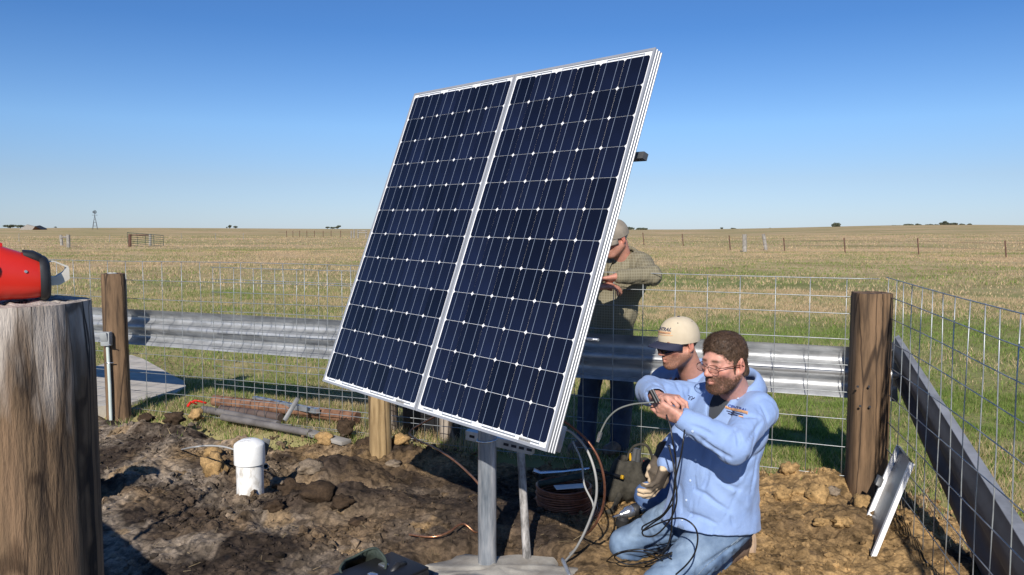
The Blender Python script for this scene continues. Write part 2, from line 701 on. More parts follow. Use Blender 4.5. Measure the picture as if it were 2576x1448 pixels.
def soil_col(x, y):
    p = np.stack([x, y], 1)
    dark = np.array([0.046, 0.034, 0.026]); grey = np.array([0.25, 0.205, 0.16]); clay = np.array([0.34, 0.222, 0.102]); mid = np.array([0.125, 0.090, 0.060])
    n1 = fbm(p/.45, 4, 41); n2 = fbm(p/.25+9, 4, 42); n3 = fbm(p/.07, 3, 43)
    wc = np.clip((x-0.15)/.5, 0, 1)*np.clip(1.15-(.9-x)*.0, 0, 1)           # clay to the right
    wc = np.maximum(wc*0.85, 0.42*np.exp(-((y-5.45)/.5)**2)*np.clip((x+3)/1, 0, 1))  # and along the fence
    wc = np.clip(wc + .55*n1*(.35+wc), 0, 1)
    wc = np.maximum(wc, .5*np.clip((n2-.6)*4, 0, 1))
    wg = np.clip(1.2*(n2*.9+.36) , 0, 1)*np.clip((-x-.2)/1.2, 0, 1)
    wd = np.clip(.45-n1*1.2, 0, 1)
    c = mid[None]*(1-wd[:, None]) + dark[None]*wd[:, None]
    c = c*(1-wg[:, None]) + grey[None]*wg[:, None]
    c = c*(1-wc[:, None]) + clay[None]*wc[:, None]
    for mx, my, sx, sy, mh in MOUNDS[:7]:          # turned-up topsoil is dark
        k = np.clip(1.4*np.exp(-((x-mx)/sx/1.1)**2-((y-my)/sy/1.1)**2)+n3*.25-.15, 0, 1)[:, None]
        c = c*(1-k)+dark[None]*k
    n4 = vnoise(p/.018, 48)
    c = c*(1+.30*n3[:, None]+.32*n4[:, None])
    c = c*np.where(vnoise(p/.035+3, 49) < -.42, .55, 1.0)[:, None]
    return np.clip(c, .012, 1)


M = {}
M['soil'] = mat('soil', (.72, .72, .72), (1.25, 1.22, 1.18), rough=.95, scale=90, bump=.8, bscale=150, attr='col', spec=.15, bdist=.006)
M['galv'] = mat('galvanised_steel', (.42, .44, .46), (.62, .64, .66), rough=.42, metal=.75, scale=14, bump=.05)
M['rail'] = mat('weathered_galvanised_rail', (.30, .31, .32), (.52, .53, .54), rough=.5, metal=.65, scale=6, stretch=(1, 1, 3), bump=.04, c3=(.43, .44, .45))
M['wire'] = mat('galvanised_wire', (.29, .31, .32), (.42, .44, .44), rough=.45, metal=.6, scale=30)
M['wood_brown'] = mat('treated_post_wood', (.055, .033, .018), (.20, .122, .066), rough=.85, scale=9, stretch=(3.2, 3.2, .32), bump=.5, bscale=16, c3=(.135, .082, .043))
M['wood_old'] = mat('weathered_grey_wood', (.10, .075, .055), (.34, .29, .24), rough=.9, scale=8, stretch=(3, 3, .35), bump=.5, bscale=18)
M['wood_near'] = None
M['wood_new'] = mat('new_round_post_wood', (.22, .145, .065), (.40, .28, .14), rough=.8, scale=8, stretch=(3, 3, .4), bump=.25, bscale=20)
M['concrete'] = mat('concrete', (.22, .20, .175), (.36, .34, .30), rough=.9, scale=9, bump=.3, bscale=40)
M['white_pvc'] = mat('white_plastic_pipe', (.72, .72, .70), (.84, .84, .82), rough=.35, scale=14, pos=(.25, .5))
M['pvc_grey'] = mat('grey_conduit_plastic', (.25, .27, .28), (.34, .36, .36), rough=.5, scale=7)
M['black'] = mat('black_plastic', (.012, .012, .014), rough=.45)
M['black_cable'] = mat('black_cable', (.012, .012, .013), rough=.4)
M['alu'] = mat('aluminium_frame', (.36, .37, .39), (.43, .44, .46), rough=.42, metal=.35, scale=4)
M['backsheet'] = mat('white_backsheet', (.86, .87, .88), rough=.25, coat=.6, spec=.5)
M['cell'] = mat('solar_cell_silicon', (.004, .005, .012), (.006, .009, .026), rough=.4, scale=2.2, coat=.3, spec=.15)
M['ribbon'] = mat('cell_ribbon', (.30, .36, .46), rough=.4, metal=.3)
M['busbar'] = mat('tinned_busbar', (.22, .24, .26), rough=.5, metal=.3)
M['copper'] = mat('bare_copper_wire', (.60, .27, .14), (.80, .42, .24), rough=.33, metal=.9, scale=60)
M['copper_dull'] = mat('dull_copper_wire', (.20, .085, .05), (.30, .13, .08), rough=.4, metal=.7, scale=40)
M['grey_cable'] = mat('grey_cable', (.34, .34, .33), rough=.5)
M['red'] = mat('red_plastic', (.58, .022, .014), (.66, .035, .018), rough=.33, scale=6, spec=.5)
M['rubber'] = mat('black_rubber', (.012, .012, .013), (.03, .03, .032), rough=.5, scale=20)
M['green_dark'] = mat('dark_green_canvas', (.02, .032, .026), (.045, .06, .05), rough=.8, scale=40, bump=.2)
M['bag'] = mat('olive_tool_bag_canvas', (.022, .020, .015), (.052, .047, .036), rough=.9, scale=25, bump=.35, bscale=60)
M['yellow'] = mat('yellow_plastic', (.62, .36, .02), rough=.4)
M['chrome'] = mat('bright_metal', (.7, .71, .73), rough=.22, metal=.9)
M['darkgrey'] = mat('dark_grey_metal', (.07, .075, .08), (.13, .13, .135), rough=.5, metal=.3, scale=12)
M['white_paint'] = mat('white_paint', (.78, .78, .76), rough=.5)
M['rust'] = mat('rusty_steel', (.12, .055, .03), (.25, .13, .075), rough=.85, scale=18, bump=.2)
M['green_gate'] = mat('green_gate_paint', (.025, .05, .04), rough=.6)
M['foliage_far'] = mat('far_foliage', (.05, .062, .04), (.11, .122, .08), rough=.95, scale=.35)  # lightened green, distance haze put into the colour
M['trunk_far'] = mat('far_trunk_bark', (.06, .045, .035), rough=.95)
M['far_wood'] = mat('silvered_wood', (.20, .185, .165), (.34, .32, .29), rough=.95, scale=5)
M['rust_post'] = mat('rusted_fence_post', (.09, .045, .032), (.13, .07, .05), rough=.9, scale=6)
M['ink'] = mat('dark_ink', (.03, .03, .035), rough=.8)

_nt = M['cell'].node_tree        # cells differ a little in tone from one to the next
_b = _nt.nodes['Principled BSDF']
_src = _b.inputs['Base Color'].links[0].from_socket
_oi = _nt.nodes.new('ShaderNodeObjectInfo')
_mr = _nt.nodes.new('ShaderNodeMapRange')
_mr.inputs['To Min'].default_value = .65
_mr.inputs['To Max'].default_value = 1.55
_nt.links.new(_oi.outputs['Random'], _mr.inputs['Value'])
_vm = _nt.nodes.new('ShaderNodeVectorMath')
_vm.operation = 'SCALE'
_nt.links.new(_src, _vm.inputs[0])
_nt.links.new(_mr.outputs[0], _vm.inputs['Scale'])
_nt.links.new(_vm.outputs[0], _b.inputs['Base Color'])
add_cracks(M['wood_brown'], 9, .07, .035, .30)
add_cracks(M['wood_old'], 9, .07, .05)
add_cracks(M['wood_new'], 5, .05, .03, .35)

make_pasture()
make_soil()
# ---------------------------------------------------------------- guard rails
def w_profile():
    pts = [(.156, 0), (.148, -.006), (.128, -.034), (.108, -.066), (.092, -.078), (.066, -.078), (.05, -.066), (.034, -.03), (.020, -.006), (.008, 0)]
    full = pts + [(-h, d) for h, d in reversed(pts)]
    t = .0035
    return full + [(h, d-t) for h, d in reversed(full)]


def guardrail(A, B, label, flip=False, name='guardrail'):
    m = MB()
    prof = w_profile()
    m.sweep(prof, A, B)
    o = m.build(name, M['rail'], smooth=True)
    tag(o, label, 'guardrail', 'galvanised guardrails round the pen')
    return o


off = fnor*0.16
rA = FL - fdir*2.6 + off + Vector((0, 0, .752))
rB = FR + fdir*0.20 + off + Vector((0, 0, .735))
back_rail = guardrail(rA, rB, 'long galvanised W-shaped guardrail behind the wire mesh along the back of the pen')
M['rail_shaded'] = mat('shade_darkened_rail', (.055, .060, .072), (.095, .102, .120), rough=.6, metal=.1, scale=5, bump=.05)  # rail metal darkened: shade of the inner face put into the colour


def sloped_rail():
    # the right-hand rail drops towards the camera and spreads as it leans outwards
    prof = w_profile()
    A, B = Vector((2.245, 4.74, 0)), Vector((1.845, 2.56, 0))
    side = (B-A).cross(Vector((0, 0, 1))).normalized()
    V = []
    ns = 25
    for f in np.linspace(0, 1, ns):
        Q = A.lerp(B, float(f)); zt_ = .955+(.24-.955)*f; zb_ = .632+(-.52-.632)*f
        k = (zt_-zb_)/.312
        for h, d in prof:
            V.append(Q + Vector((0, 0, (zt_+zb_)/2+h*k)) - side*(d*.45) + Vector((.05, 0, 0)) + Vector((.16*(.156-h)*k, 0, 0)))
    n = len(prof)
    Fs = [(j*n+i, j*n+(i+1) % n, (j+1)*n+(i+1) % n, (j+1)*n+i) for j in range(ns-1) for i in range(n)] + [tuple(range(n-1, -1, -1)), tuple(range((ns-1)*n, ns*n))]
    o = MB().add(V, Fs).build('guardrail', M['rail_shaded'], smooth=True)
    lip = MB()
    a_, b_ = Vector((2.295, 4.74, .957)), Vector((1.895, 2.56, .243))
    lip.add([a_, b_, b_+Vector((.06, .01, .012)), a_+Vector((.028, .01, .012))], [(0, 1, 2, 3)])
    shell_ = lip.build('added_sunlit_edge_strip', M['rail'], o)  # strip added in the plain rail metal for a sunlit top edge
    md = shell_.modifiers.new('thickness', 'SOLIDIFY'); md.thickness = .004
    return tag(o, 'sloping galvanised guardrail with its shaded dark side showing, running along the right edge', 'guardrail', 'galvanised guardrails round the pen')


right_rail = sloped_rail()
# the near left side of the pen stands outside the frame; its shadow falls across the soil
nl0, nl1 = Vector((-.78, 1.05, 0)), Vector((-2.75, 3.1, 0))
near_rail = guardrail(nl1+Vector((-.1, .1, .74)), nl0+Vector((-.05, .05, .74)), 'galvanised guardrail on the near left side of the pen behind the big weathered post')

# ---------------------------------------------------------------- posts
def post_round(base, r, h, name, label, m, group=None, lean=(0, 0), seed=0, n=28, squareness=0.0, taper=.96, top_tilt=0.0, rot=0.0, checks=4):
    """wooden post with uneven grain-ridged sides and a worn top"""
    base = Vector(base)
    nz = 30
    V, Fs = [], []
    A = np.linspace(0, 2*np.pi, n, endpoint=False)
    crk = [rng.uniform(0, 2*np.pi) for _ in range(checks)]
    for i in range(nz):
        f = i/(nz-1)
        z = -.35 + f*(h+.35)
        for a in A:
            ca, sa = math.cos(a), math.sin(a)
            sq = 1.0/max(abs(ca), abs(sa))
            k = (1-squareness) + squareness*min(sq, 1.30)
            rr = r*k*(1-(1-taper)*f)
            rr *= 1 + .012*float(vnoise([[ca*1.6+seed, sa*1.6, z*1.1]], seed)[0]) + .009*float(vnoise([[ca*9+seed, sa*9, z*1.5]], seed+3)[0])
            for c in crk:
                d = abs((a-c+np.pi) % (2*np.pi)-np.pi)
                if d < .09: rr -= .012*(r/.1)
            if i == nz-1:
                rr *= .965+.02*math.sin(a*5+seed)*math.sin(a*11)
            ang = a+rot
            V.append(base + Vector((rr*math.cos(ang)+lean[0]*z, rr*math.sin(ang)+lean[1]*z, z + (top_tilt*rr*math.cos(ang) if i == nz-1 else 0))))
    for i in range(nz-1):
        for k in range(n):
            k2 = (k+1) % n
            Fs.append((i*n+k, i*n+k2, (i+1)*n+k2, (i+1)*n+k))
    # top disc in rings
    top0 = (nz-1)*n
    cz = V[top0][2]
    cen = base + Vector((lean[0]*h, lean[1]*h, h-.004))
    rings = 4
    prev = top0
    for q in range(1, rings):
        st = len(V)
        for k in range(n):
            p = V[top0+k]
            w = 1-q/rings
            V.append(cen + (p-cen)*w + Vector((0, 0, .003*random.uniform(-1, 1)+.003)))
        for k in range(n):
            k2 = (k+1) % n
            Fs.append((prev+k, prev+k2, st+k2, st+k))
        prev = st
    V.append(cen)
    for k in range(n):
        Fs.append((prev+k, prev+(k+1) % n, len(V)-1))
    b = MB(); b.add(V, Fs)
    o = b.build(name, m, smooth=True)
    if label:
        tag(o, label, 'post', group)
    return o


def near_post_material():
    m = mat('near_weathered_post_wood', (.05, .031, .018), (.225, .14, .078), rough=.9, scale=20, stretch=(2.2, 2.2, .30), bump=.6, bscale=34, c3=(.165, .105, .058), bdist=.012)
    nt = m.node_tree
    b = nt.nodes['Principled BSDF']
    src = b.inputs['Base Color'].links[0].from_socket
    tc = nt.nodes.new('ShaderNodeTexCoord')
    sep = nt.nodes.new('ShaderNodeSeparateXYZ')
    nt.links.new(tc.outputs['Object'], sep.inputs[0])
    n = nt.nodes.new('ShaderNodeTexNoise'); n.inputs['Scale'].default_value = 14; n.inputs['Detail'].default_value = 6
    mp = nt.nodes.new('ShaderNodeMapping'); mp.inputs['Scale'].default_value = (2, 2, .5)
    nt.links.new(tc.outputs['Object'], mp.inputs[0]); nt.links.new(mp.outputs[0], n.inputs['Vector'])
    mul = nt.nodes.new('ShaderNodeMath'); mul.operation = 'MULTIPLY_ADD'; mul.inputs[1].default_value = .34; 
    nt.links.new(n.outputs['Fac'], mul.inputs[0]); nt.links.new(sep.outputs[2], mul.inputs[2])
    mr = nt.nodes.new('ShaderNodeMapRange'); mr.inputs['From Min'].default_value = 1.54; mr.inputs['From Max'].default_value = 1.66
    nt.links.new(mul.outputs[0], mr.inputs['Value'])
    grey = nt.nodes.new('ShaderNodeValToRGB')
    grey.color_ramp.elements[0].position = .3; grey.color_ramp.elements[1].position = .62
    grey.color_ramp.elements[0].color = (.16, .125, .10, 1); grey.color_ramp.elements[1].color = (.56, .49, .42, 1)
    nt.links.new(n.outputs['Fac'], grey.inputs['Fac'])
    mx = nt.nodes.new('ShaderNodeMix'); mx.data_type = 'RGBA'
    nt.links.new(mr.outputs[0], mx.inputs['Factor']); nt.links.new(src, mx.inputs['A']); nt.links.new(grey.outputs[0], mx.inputs['B'])
    nt.links.new(mx.outputs['Result'], b.inputs['Base Color'])
    add_cracks(m, 11, .05, .022, .12)
    add_cracks(m, 30, .06, .03, .45)
    return m


M['wood_near'] = near_post_material()
NP = Vector((-.684, 1.06, 0))
near_post = post_round(NP, .112, 1.503, 'wooden_post', 'big weathered round post in the left foreground with a red drill on top', M['wood_near'],
                       'wooden corner posts of the pen', seed=3, n=72, taper=.975, checks=0)
NP2 = post_round(nl1, .12, 1.24, 'wooden_post', 'wooden post at the near left corner of the pen', M['wood_old'], 'wooden corner posts of the pen', seed=9)
lp = gnd(300, 1046, .02)
left_post = post_round(lp, .098, 1.21, 'wooden_post', 'brown wooden post on the left carrying a grey junction box and conduit', M['wood_brown'],
                       'wooden corner posts of the pen', seed=5, squareness=.5, checks=3, rot=.4, lean=(-.006, 0))
rp = Vector((2.085, 4.60, 0))
right_post = post_round(rp, .104, 1.235, 'wooden_post', 'squared brown wooden corner post on the right with bolt holes', M['wood_brown'],
                        'wooden corner posts of the pen', seed=8, squareness=.75, n=40, checks=1, rot=-.12, taper=.97)
for du, dv in ((2185, 973), (2157, 973), (2163, 1022), (2187, 1024)):
    p = at(du, dv, 4.482)
    MB().lathe(p, (0, -1, 0), [(.007, 0), (.007, .004)], 8).build('bolt_hole', M['ink'], right_post)
sp = gnd(958, 1150, .03)
stub = post_round(sp, .078, .75, 'wooden_post', 'short pale round post standing just below the left solar panel', M['wood_new'], None, seed=4, taper=.98, checks=2, lean=(-.01, 0))
for (u, w_, h_, lab) in ((915, .15, .62, 'grey weathered rail post behind the mesh, left of the short pale post'),
                         (1078, .17, .62, 'grey weathered rail post behind the mesh, right of the short pale post')):
    q = FL + fdir*fence_s(u) + fnor*.34
    post_round((q.x, q.y, 0), w_/2, h_+.2, 'wooden_post', lab, M['wood_old'], 'grey posts holding up the back guardrail', seed=int(u) % 17, squareness=.5)

# ---------------------------------------------------------------- welded wire mesh
def wire_mesh(A, B, rows, pitch, label, zt=(0, 0), r=.0027, skew=.0, phase=0.0, side=0.0):
    """A, B ground ends; rows = heights of the horizontal wires; every wire a part"""
    A, B = Vector(A), Vector(B)
    d = (B-A); L = d.length; d.normalize()
    nrm = Vector((-d.y, d.x, 0))
    root = thing('wire_mesh_panel', label, 'fence panel', A, 'welded wire mesh panels round the pen')
    def zz(s, z): return z + zt[0] + (zt[1]-zt[0])*s/L
    lo, hi = min(rows), max(rows)
    n = int((L-phase)/pitch)+1
    for i in range(n):
        s = phase+i*pitch
        j = .004*math.sin(i*2.3)
        pts = [A+d*(s+j+skew*(z-lo)) + Vector((0, 0, zz(s, z))) + nrm*(side+.004+.004*math.sin(i*1.7+z*5)) for z in np.linspace(lo, hi, 6)]
        MB().tube(pts, r, 6).build('upright_wire', M['wire'], root, smooth='all')
    for k, z in enumerate(rows):
        pts = [A+d*s + Vector((0, 0, zz(s, z)+.004*math.sin(s*1.9+k))) + nrm*(side-.003+.004*math.sin(s*2.1)) for s in np.linspace(0, L, 14)]
        MB().tube(pts, r, 6).build('cross_wire', M['wire'], root, smooth='all')
    return root


rows6 = [.05, .21, .37, .53, .69, .85, 1.01, 1.17, 1.33]
rowsg = [.035, .17, .32, .475, .625, .78, .93, 1.085, 1.19, 1.29]
fo = fnor*.085
sB0, sB1, sC0, sC1 = fence_s(513), fence_s(1460), fence_s(1440), fence_s(2212)
wire_mesh(FL-fdir*1.9+fo, FL+fdir*fence_s(1060)+fo, rows6, .2075, 'wire mesh panel along the left part of the back fence, behind the white pipe', phase=.06)
wire_mesh(FL+fdir*sB0+fo*1.12, FL+fdir*sB1+fo*1.12, rowsg, .2075, 'second wire mesh panel overlapping the first one behind the solar panels', phase=.0, skew=.012)
wire_mesh(FL+fdir*sC0+fo*.95, FL+fdir*sC1+fo*.95, [.12, .30, .47, .63, .79, .945, 1.10, 1.205, 1.315], .2035, 'wire mesh panel of the back fence to the right of the solar panels', phase=.05)
ra, rb = Vector((2.185, 4.63, 0)), Vector((1.393, 1.2, 0))
wire_mesh(ra, rb, [.0, .15, .31, .47, .63, .79, .93, 1.06, 1.18, 1.29], .176, 'wire mesh panel running along the right side of the pen', zt=(.03, .02), phase=.02)
nm0, nm1 = nl1.lerp(nl0, .02), nl1.lerp(nl0, .97)
wire_mesh(nm0, nm1, rows6, .2075, 'wire mesh panel on the near left side of the pen')
sk = MB().tube([Vector((-2.16, 2.50, .55)), Vector((-2.18, 2.5, 1.0)), Vector((-2.22, 2.5, 1.38))], [.016, .015, .011], 8).build('wooden_stake', M['wood_old'])
tag(sk, 'thin wooden stake tied upright to the near left guardrail', 'stake')

# ---------------------------------------------------------------- solar panels
PC = Vector((-.199, 3.5266, 1.570))
paz, ptilt, proll = -0.83053, 1.20929, -0.0160
pr = Vector((math.cos(paz), math.sin(paz), 0)); pb = Vector((-math.sin(paz), math.cos(paz), 0))
pu = Vector((0, 0, 1))*math.sin(ptilt) + pb*math.cos(ptilt)
pr, pu = pr*math.cos(proll)+pu*math.sin(proll), pu*math.cos(proll)-pr*math.sin(proll)
pn = pr.cross(pu)
PM = Matrix((pr, pu, pn)).transposed()          # columns: right, up, front normal


def pw(x, y, z):
    return PC + PM @ Vector((x, y, z))


def pmat(x, y, z):
    m = PM.to_4x4(); m.translation = pw(x, y, z); return m


PW_, PH_, PD_ = .7965, 1.58, .046
cell_mesh = None
ribbon_mesh = None


def frame_bar(m, a, b, inward, dep=PD_, w=.0105):
    """one aluminium extrusion: front lip plus three ribs on the outside"""
    a, b, inward = Vector(a), Vector(b), Vector(inward)
    z = Vector((0, 0, 1))
    d = (b-a).normalized()
    o = -inward
    ge = .0022
    prof = [(0, 0), (0, w)] # (along o, along -z)
    # outline in (o, z): front lip, ribbed outer wall
    P = [(-w, .0), (0, .0), (0, -.004), (-ge, -.0055), (-ge, -.012), (0, -.0135), (0, -.0165), (-ge, -.018), (-ge, -.026), (0, -.0275), (0, -.0305), (-ge, -.032), (-ge, -.040), (0, -.0415), (0, -dep), (-.022, -dep), (-.022, -dep+.0018), (-.0048, -dep+.0018), (-.0048, -.0028), (-w, -.0028)]
    V = []
    for Q in (a, b):
        for po, pz in P:
            # mitre
            s = 1 if Q is a else -1
            V.append(Q + o*po + z*pz + d*(-po*s*1.0))
    n = len(P)
    Fs = [(i, (i+1) % n, n+(i+1) % n, n+i) for i in range(n)]
    m.add([pw(0, 0, 0)*0 + v for v in V], Fs)


def solar_panel(xc, label):
    global cell_mesh, ribbon_mesh
    root = thing('solar_panel', label, 'solar panel', pw(xc, -PH_/2, -.02), 'two solar panels side by side on the pole')
    W2, H2 = PW_/2, PH_/2
    # frame bars in panel space then to world
    def bar(a, b, inw):
        m = MB(); frame_bar(m, a, b, inw)
        m.v = [tuple(pw(xc+v[0], v[1], v[2])) for v in m.v]
        return m.build('frame_bar', M['alu'], root)
    bar((-W2, -H2, 0), (W2, -H2, 0), (0, 1, 0)); bar((W2, H2, 0), (-W2, H2, 0), (0, -1, 0))
    bar((W2, -H2, 0), (W2, H2, 0), (-1, 0, 0)); bar((-W2, H2, 0), (-W2, -H2, 0), (1, 0, 0))
    b = MB(); b.box((0, 0, 0), (PW_-.012, PH_-.012, .004))
    b.v = [tuple(pw(xc+v[0], v[1], v[2]-.0055)) for v in b.v]
    back = b.build('backsheet', M['backsheet'], root)
    pitch = .1272
    y0, x0 = -5.5*pitch, -2.5*pitch
    if cell_mesh is None:
        s, c = .0628, .0086
        q_ = [(s, s-c), (s-c*.42, s-c*.42), (s-c, s)]      # the clipped corner of a pseudo-square cell
        arc = []
        for k in range(4):
            ca, sa = math.cos(k*math.pi/2), math.sin(k*math.pi/2)
            arc += [(x*ca-y*sa, x*sa+y*ca) for x, y in q_]
        m = MB(); m.prism([(x, y, -.0006) for x, y in arc], (0, 0, .0011))
        cell_mesh = bpy.data.meshes.new('solar_cell'); cell_mesh.from_pydata(m.v, [], m.f); cell_mesh.materials.append(M['cell'])
        m = MB(); m.box((0, 0, 0), (.0015, 12*pitch+.018, .0006))
        ribbon_mesh = bpy.data.meshes.new('cell_ribbon'); ribbon_mesh.from_pydata(m.v, [], m.f); ribbon_mesh.materials.append(M['ribbon'])
    for i in range(6):
        for j in range(12):
            o = bpy.data.objects.new('solar_cell', cell_mesh)
            C.objects.link(o); o.parent = back
            o.matrix_basis = pmat(xc+x0+i*pitch, y0+j*pitch, -.0026)
        for k in (-.031, .031):
            o = bpy.data.objects.new('cell_ribbon', ribbon_mesh)
            C.objects.link(o); o.parent = back
            o.matrix_basis = pmat(xc+x0+i*pitch+k, 0, -.0014)
    yt, yb = 6*pitch+.0085, -6*pitch-.0085
    for (sgn, y) in ((1, yt), (-1, yb)):
        segs = [(-.38, -.02), (.0, .0)]
        pairs = ((0, 1), (2, 3), (4, 5)) if sgn > 0 else ((0, 0), (1, 2), (3, 4), (5, 5))
        for a, bb in pairs:
            m = MB(); m.box((0, 0, 0), ((bb-a)*pitch+.066, .005, .0007))
            xx = x0+(a+bb)/2*pitch
            m.v = [tuple(pw(xc+xx+v[0], y+v[1], v[2]-.0031)) for v in m.v]
            m.build('busbar', M['busbar'], back)
    # small type label by the lower right corner
    m = MB(); m.box((0, 0, 0), (.062, .012, .0006)); m.v = [tuple(pw(xc+.275+v[0], yb-.001+v[1], v[2]-.0022)) for v in m.v]
    lab = m.build('label', M['grey_cable'], back)
    m = MB()
    for k in range(16):
        m.box((-.027+k*.0036, -.001, .0006), (.0012+.0012*(k % 3 == 0), .005, .0003))
    m.v = [tuple(pw(xc+.275+v[0], yb-.001+v[1], v[2]-.0022)) for v in m.v]
    m.build('label_code', M['ink'], back)
    return root


solar_panel(-.4005, 'left solar panel of dark blue cells in a silver frame, above the short pale post')
solar_panel(.4005, 'right solar panel of dark blue cells in a silver frame, beside the kneeling men')

# ---------------------------------------------------------------- poles and concrete
px_, py_ = -.117, 3.66
pole = thing('steel_pole', 'thick galvanised steel pole holding up the solar panels', 'pole', (px_, py_, 0))
m = MB(); m.tube([(px_, py_, -.3), (px_, py_, .3), (px_+.004, py_, 1.0), (px_+.006, py_, 1.66)], .0435, 28)
M['pole'] = mat('galvanised_pole', (.15, .18, .215), (.74, .74, .74), rough=.42, metal=.6, scale=9, stretch=(3.2, 3.2, .40), bump=.08, c3=(.38, .41, .45), pos=(.3, .7))
m.build('shaft', M['pole'], pole, smooth=True)
zc = at(1222, 1112, 3.62).z
m = MB()
circ = [(px_+.048*math.cos(a), py_+.048*math.sin(a), zc+.004*math.cos(a)) for a in np.linspace(R(150), R(390), 24)]
m.tube([(circ[0][0]-.02, circ[0][1]+.12, zc+.02)]+circ+[(circ[-1][0]+.06, circ[-1][1]+.03, zc+.02)], .0048, 8)
m.build('u_bolt', M['chrome'], pole, smooth='all')
# horizontal slotted channel across the pole
ch = MB()
cA, cB = at(1180, 1090, 3.74), at(1345, 1128, 3.62)
ch.sweep([(.022, .0), (.022, .041), (-.022, .041), (-.022, 0)], cA, cB)
cho = ch.build('slotted_channel', M['galv'])
tag(cho, 'slotted steel channel bolted across the pole under the right panel', 'channel')
cd = (cB-cA).normalized(); cs = cd.cross(Vector((0, 0, 1))).normalized()
for k in range(4):
    q = cA.lerp(cB, .62+.115*k) + cs*.0414
    MB().bbox(q, (.026, .002, .013), Matrix((cd, cs, cd.cross(cs))).transposed(), bev=.0009).build('slot', M['ink'], cho)
q = cA.lerp(cB, .1) + cs*.0414
MB().bbox(q, (.026, .002, .013), Matrix((cd, cs, cd.cross(cs))).transposed(), bev=.0009).build('slot', M['ink'], cho)
# brackets, box and strut ends behind the panels
for x, lab in ((-.30, 'upright mounting rail behind the left panel'), (.33, 'upright mounting rail behind the right panel')):
    b = MB(); b.box((x, .0, -PD_-.024), (.041, 1.5, .041)); b.v = [tuple(pw(*v)) for v in b.v]
    tag(b.build('mounting_rail', M['galv']), lab, 'mounting rail', 'mounting rails behind the solar panels')
b = MB(); b.box((.297, .385, -PD_-.06), (1.0, .028, .028)); b.v = [tuple(pw(*v)) for v in b.v]
o_ = b.build('mounting_rail', M['darkgrey']); tag(o_, 'dark cross rail whose end sticks out past the upper right panel edge', 'mounting rail', 'mounting rails behind the solar panels')
b = MB(); b.box((.20, -.42, -PD_-.066), (1.04, .041, .041)); b.v = [tuple(pw(*v)) for v in b.v]
tag(b.build('mounting_rail', M['galv']), 'lower cross rail clamped to the pole behind both panels', 'mounting rail', 'mounting rails behind the solar panels')
b = MB(); b.tube([pw(.77, -.36, -.07), pw(.835, -.355, -.072)], .006, 8); tag(b.build('bolt', M['chrome'], smooth=True), 'long bolt end sticking out beside the right panel edge', 'bolt')
# junction box just behind the lower right corner
jb = MB(); jb.bbox((.705, -.735, -.100), (.07, .10, .08), bev=.006); jb.v = [tuple(pw(*v)) for v in jb.v]
jo = jb.build('junction_box', M['alu'], smooth=True); tag(jo, 'grey junction box behind the lower right corner of the right panel', 'box')

# second, thinner pole
tp0, tp1 = Vector(gnd(1326, 1412, .01)), at(1309, 1120, 3.82)
m = MB(); m.tube([tp0-Vector((0, 0, .25)), tp0, tp0.lerp(tp1, .5), tp1+(tp1-tp0)*.25], [.021, .021, .0195, .019], 16)
M['thin_pole'] = mat('weathered_grey_pole', (.11, .105, .10), (.46, .44, .425), rough=.75, scale=20, stretch=(2, 2, .6), bump=.25)
tag(m.build('pipe_pole', M['thin_pole'], smooth=True), 'thin weathered grey pole standing just right of the thick steel pole', 'pole')

# poured concrete round the pole foot
n = 44
V = []
A = np.linspace(0, 2*np.pi, n, endpoint=False)
rr = 1+.22*fbm(np.stack([np.cos(A)*2.2, np.sin(A)*2.2], 1), 3, 5)
for q, z in ((1.06, -.08), (1.0, .012), (.93, .028), (.6, .034), (.3, .036)):
    for a, k in zip(A, rr):
        V.append((px_+.06+.37*k*q*math.cos(a), py_-.06+.18*k*q*math.sin(a), z-.006+.008*math.sin(a*3+q*4)+.004*math.sin(a*7)))
V.append((px_+.05, py_-.05, .038))
Fs = [(i*n+k, i*n+(k+1) % n, (i+1)*n+(k+1) % n, (i+1)*n+k) for i in range(4) for k in range(n)] + [(4*n+k, 4*n+(k+1) % n, 5*n) for k in range(n)]
cf = MB().add(V, Fs).build('concrete_footing', M['concrete'], smooth=True)
tag(cf, 'rough poured concrete footing round the foot of the steel pole', None, None, 'structure')

M['slab'] = mat('pale_slab_concrete', (.40, .36, .30), (.54, .49, .42), rough=.9, scale=5, bump=.2, bscale=30)
# concrete slab beyond the left post
sl = [gnd(200, 935, .05), gnd(330, 893, .05), gnd(360, 903, .05), gnd(400, 925, .05), gnd(435, 945, .05), gnd(462, 958, .05), gnd(468, 972, .05), gnd(440, 990, .05), gnd(390, 998, .05), gnd(332, 1012, .05), gnd(200, 1030, .05)]
m = MB(); m.prism([tuple(p) for p in sl][::-1], (0, 0, -.12))
tag(m.build('concrete_slab', M['slab']), 'pale concrete slab beyond the left wooden post', None, None, 'structure')
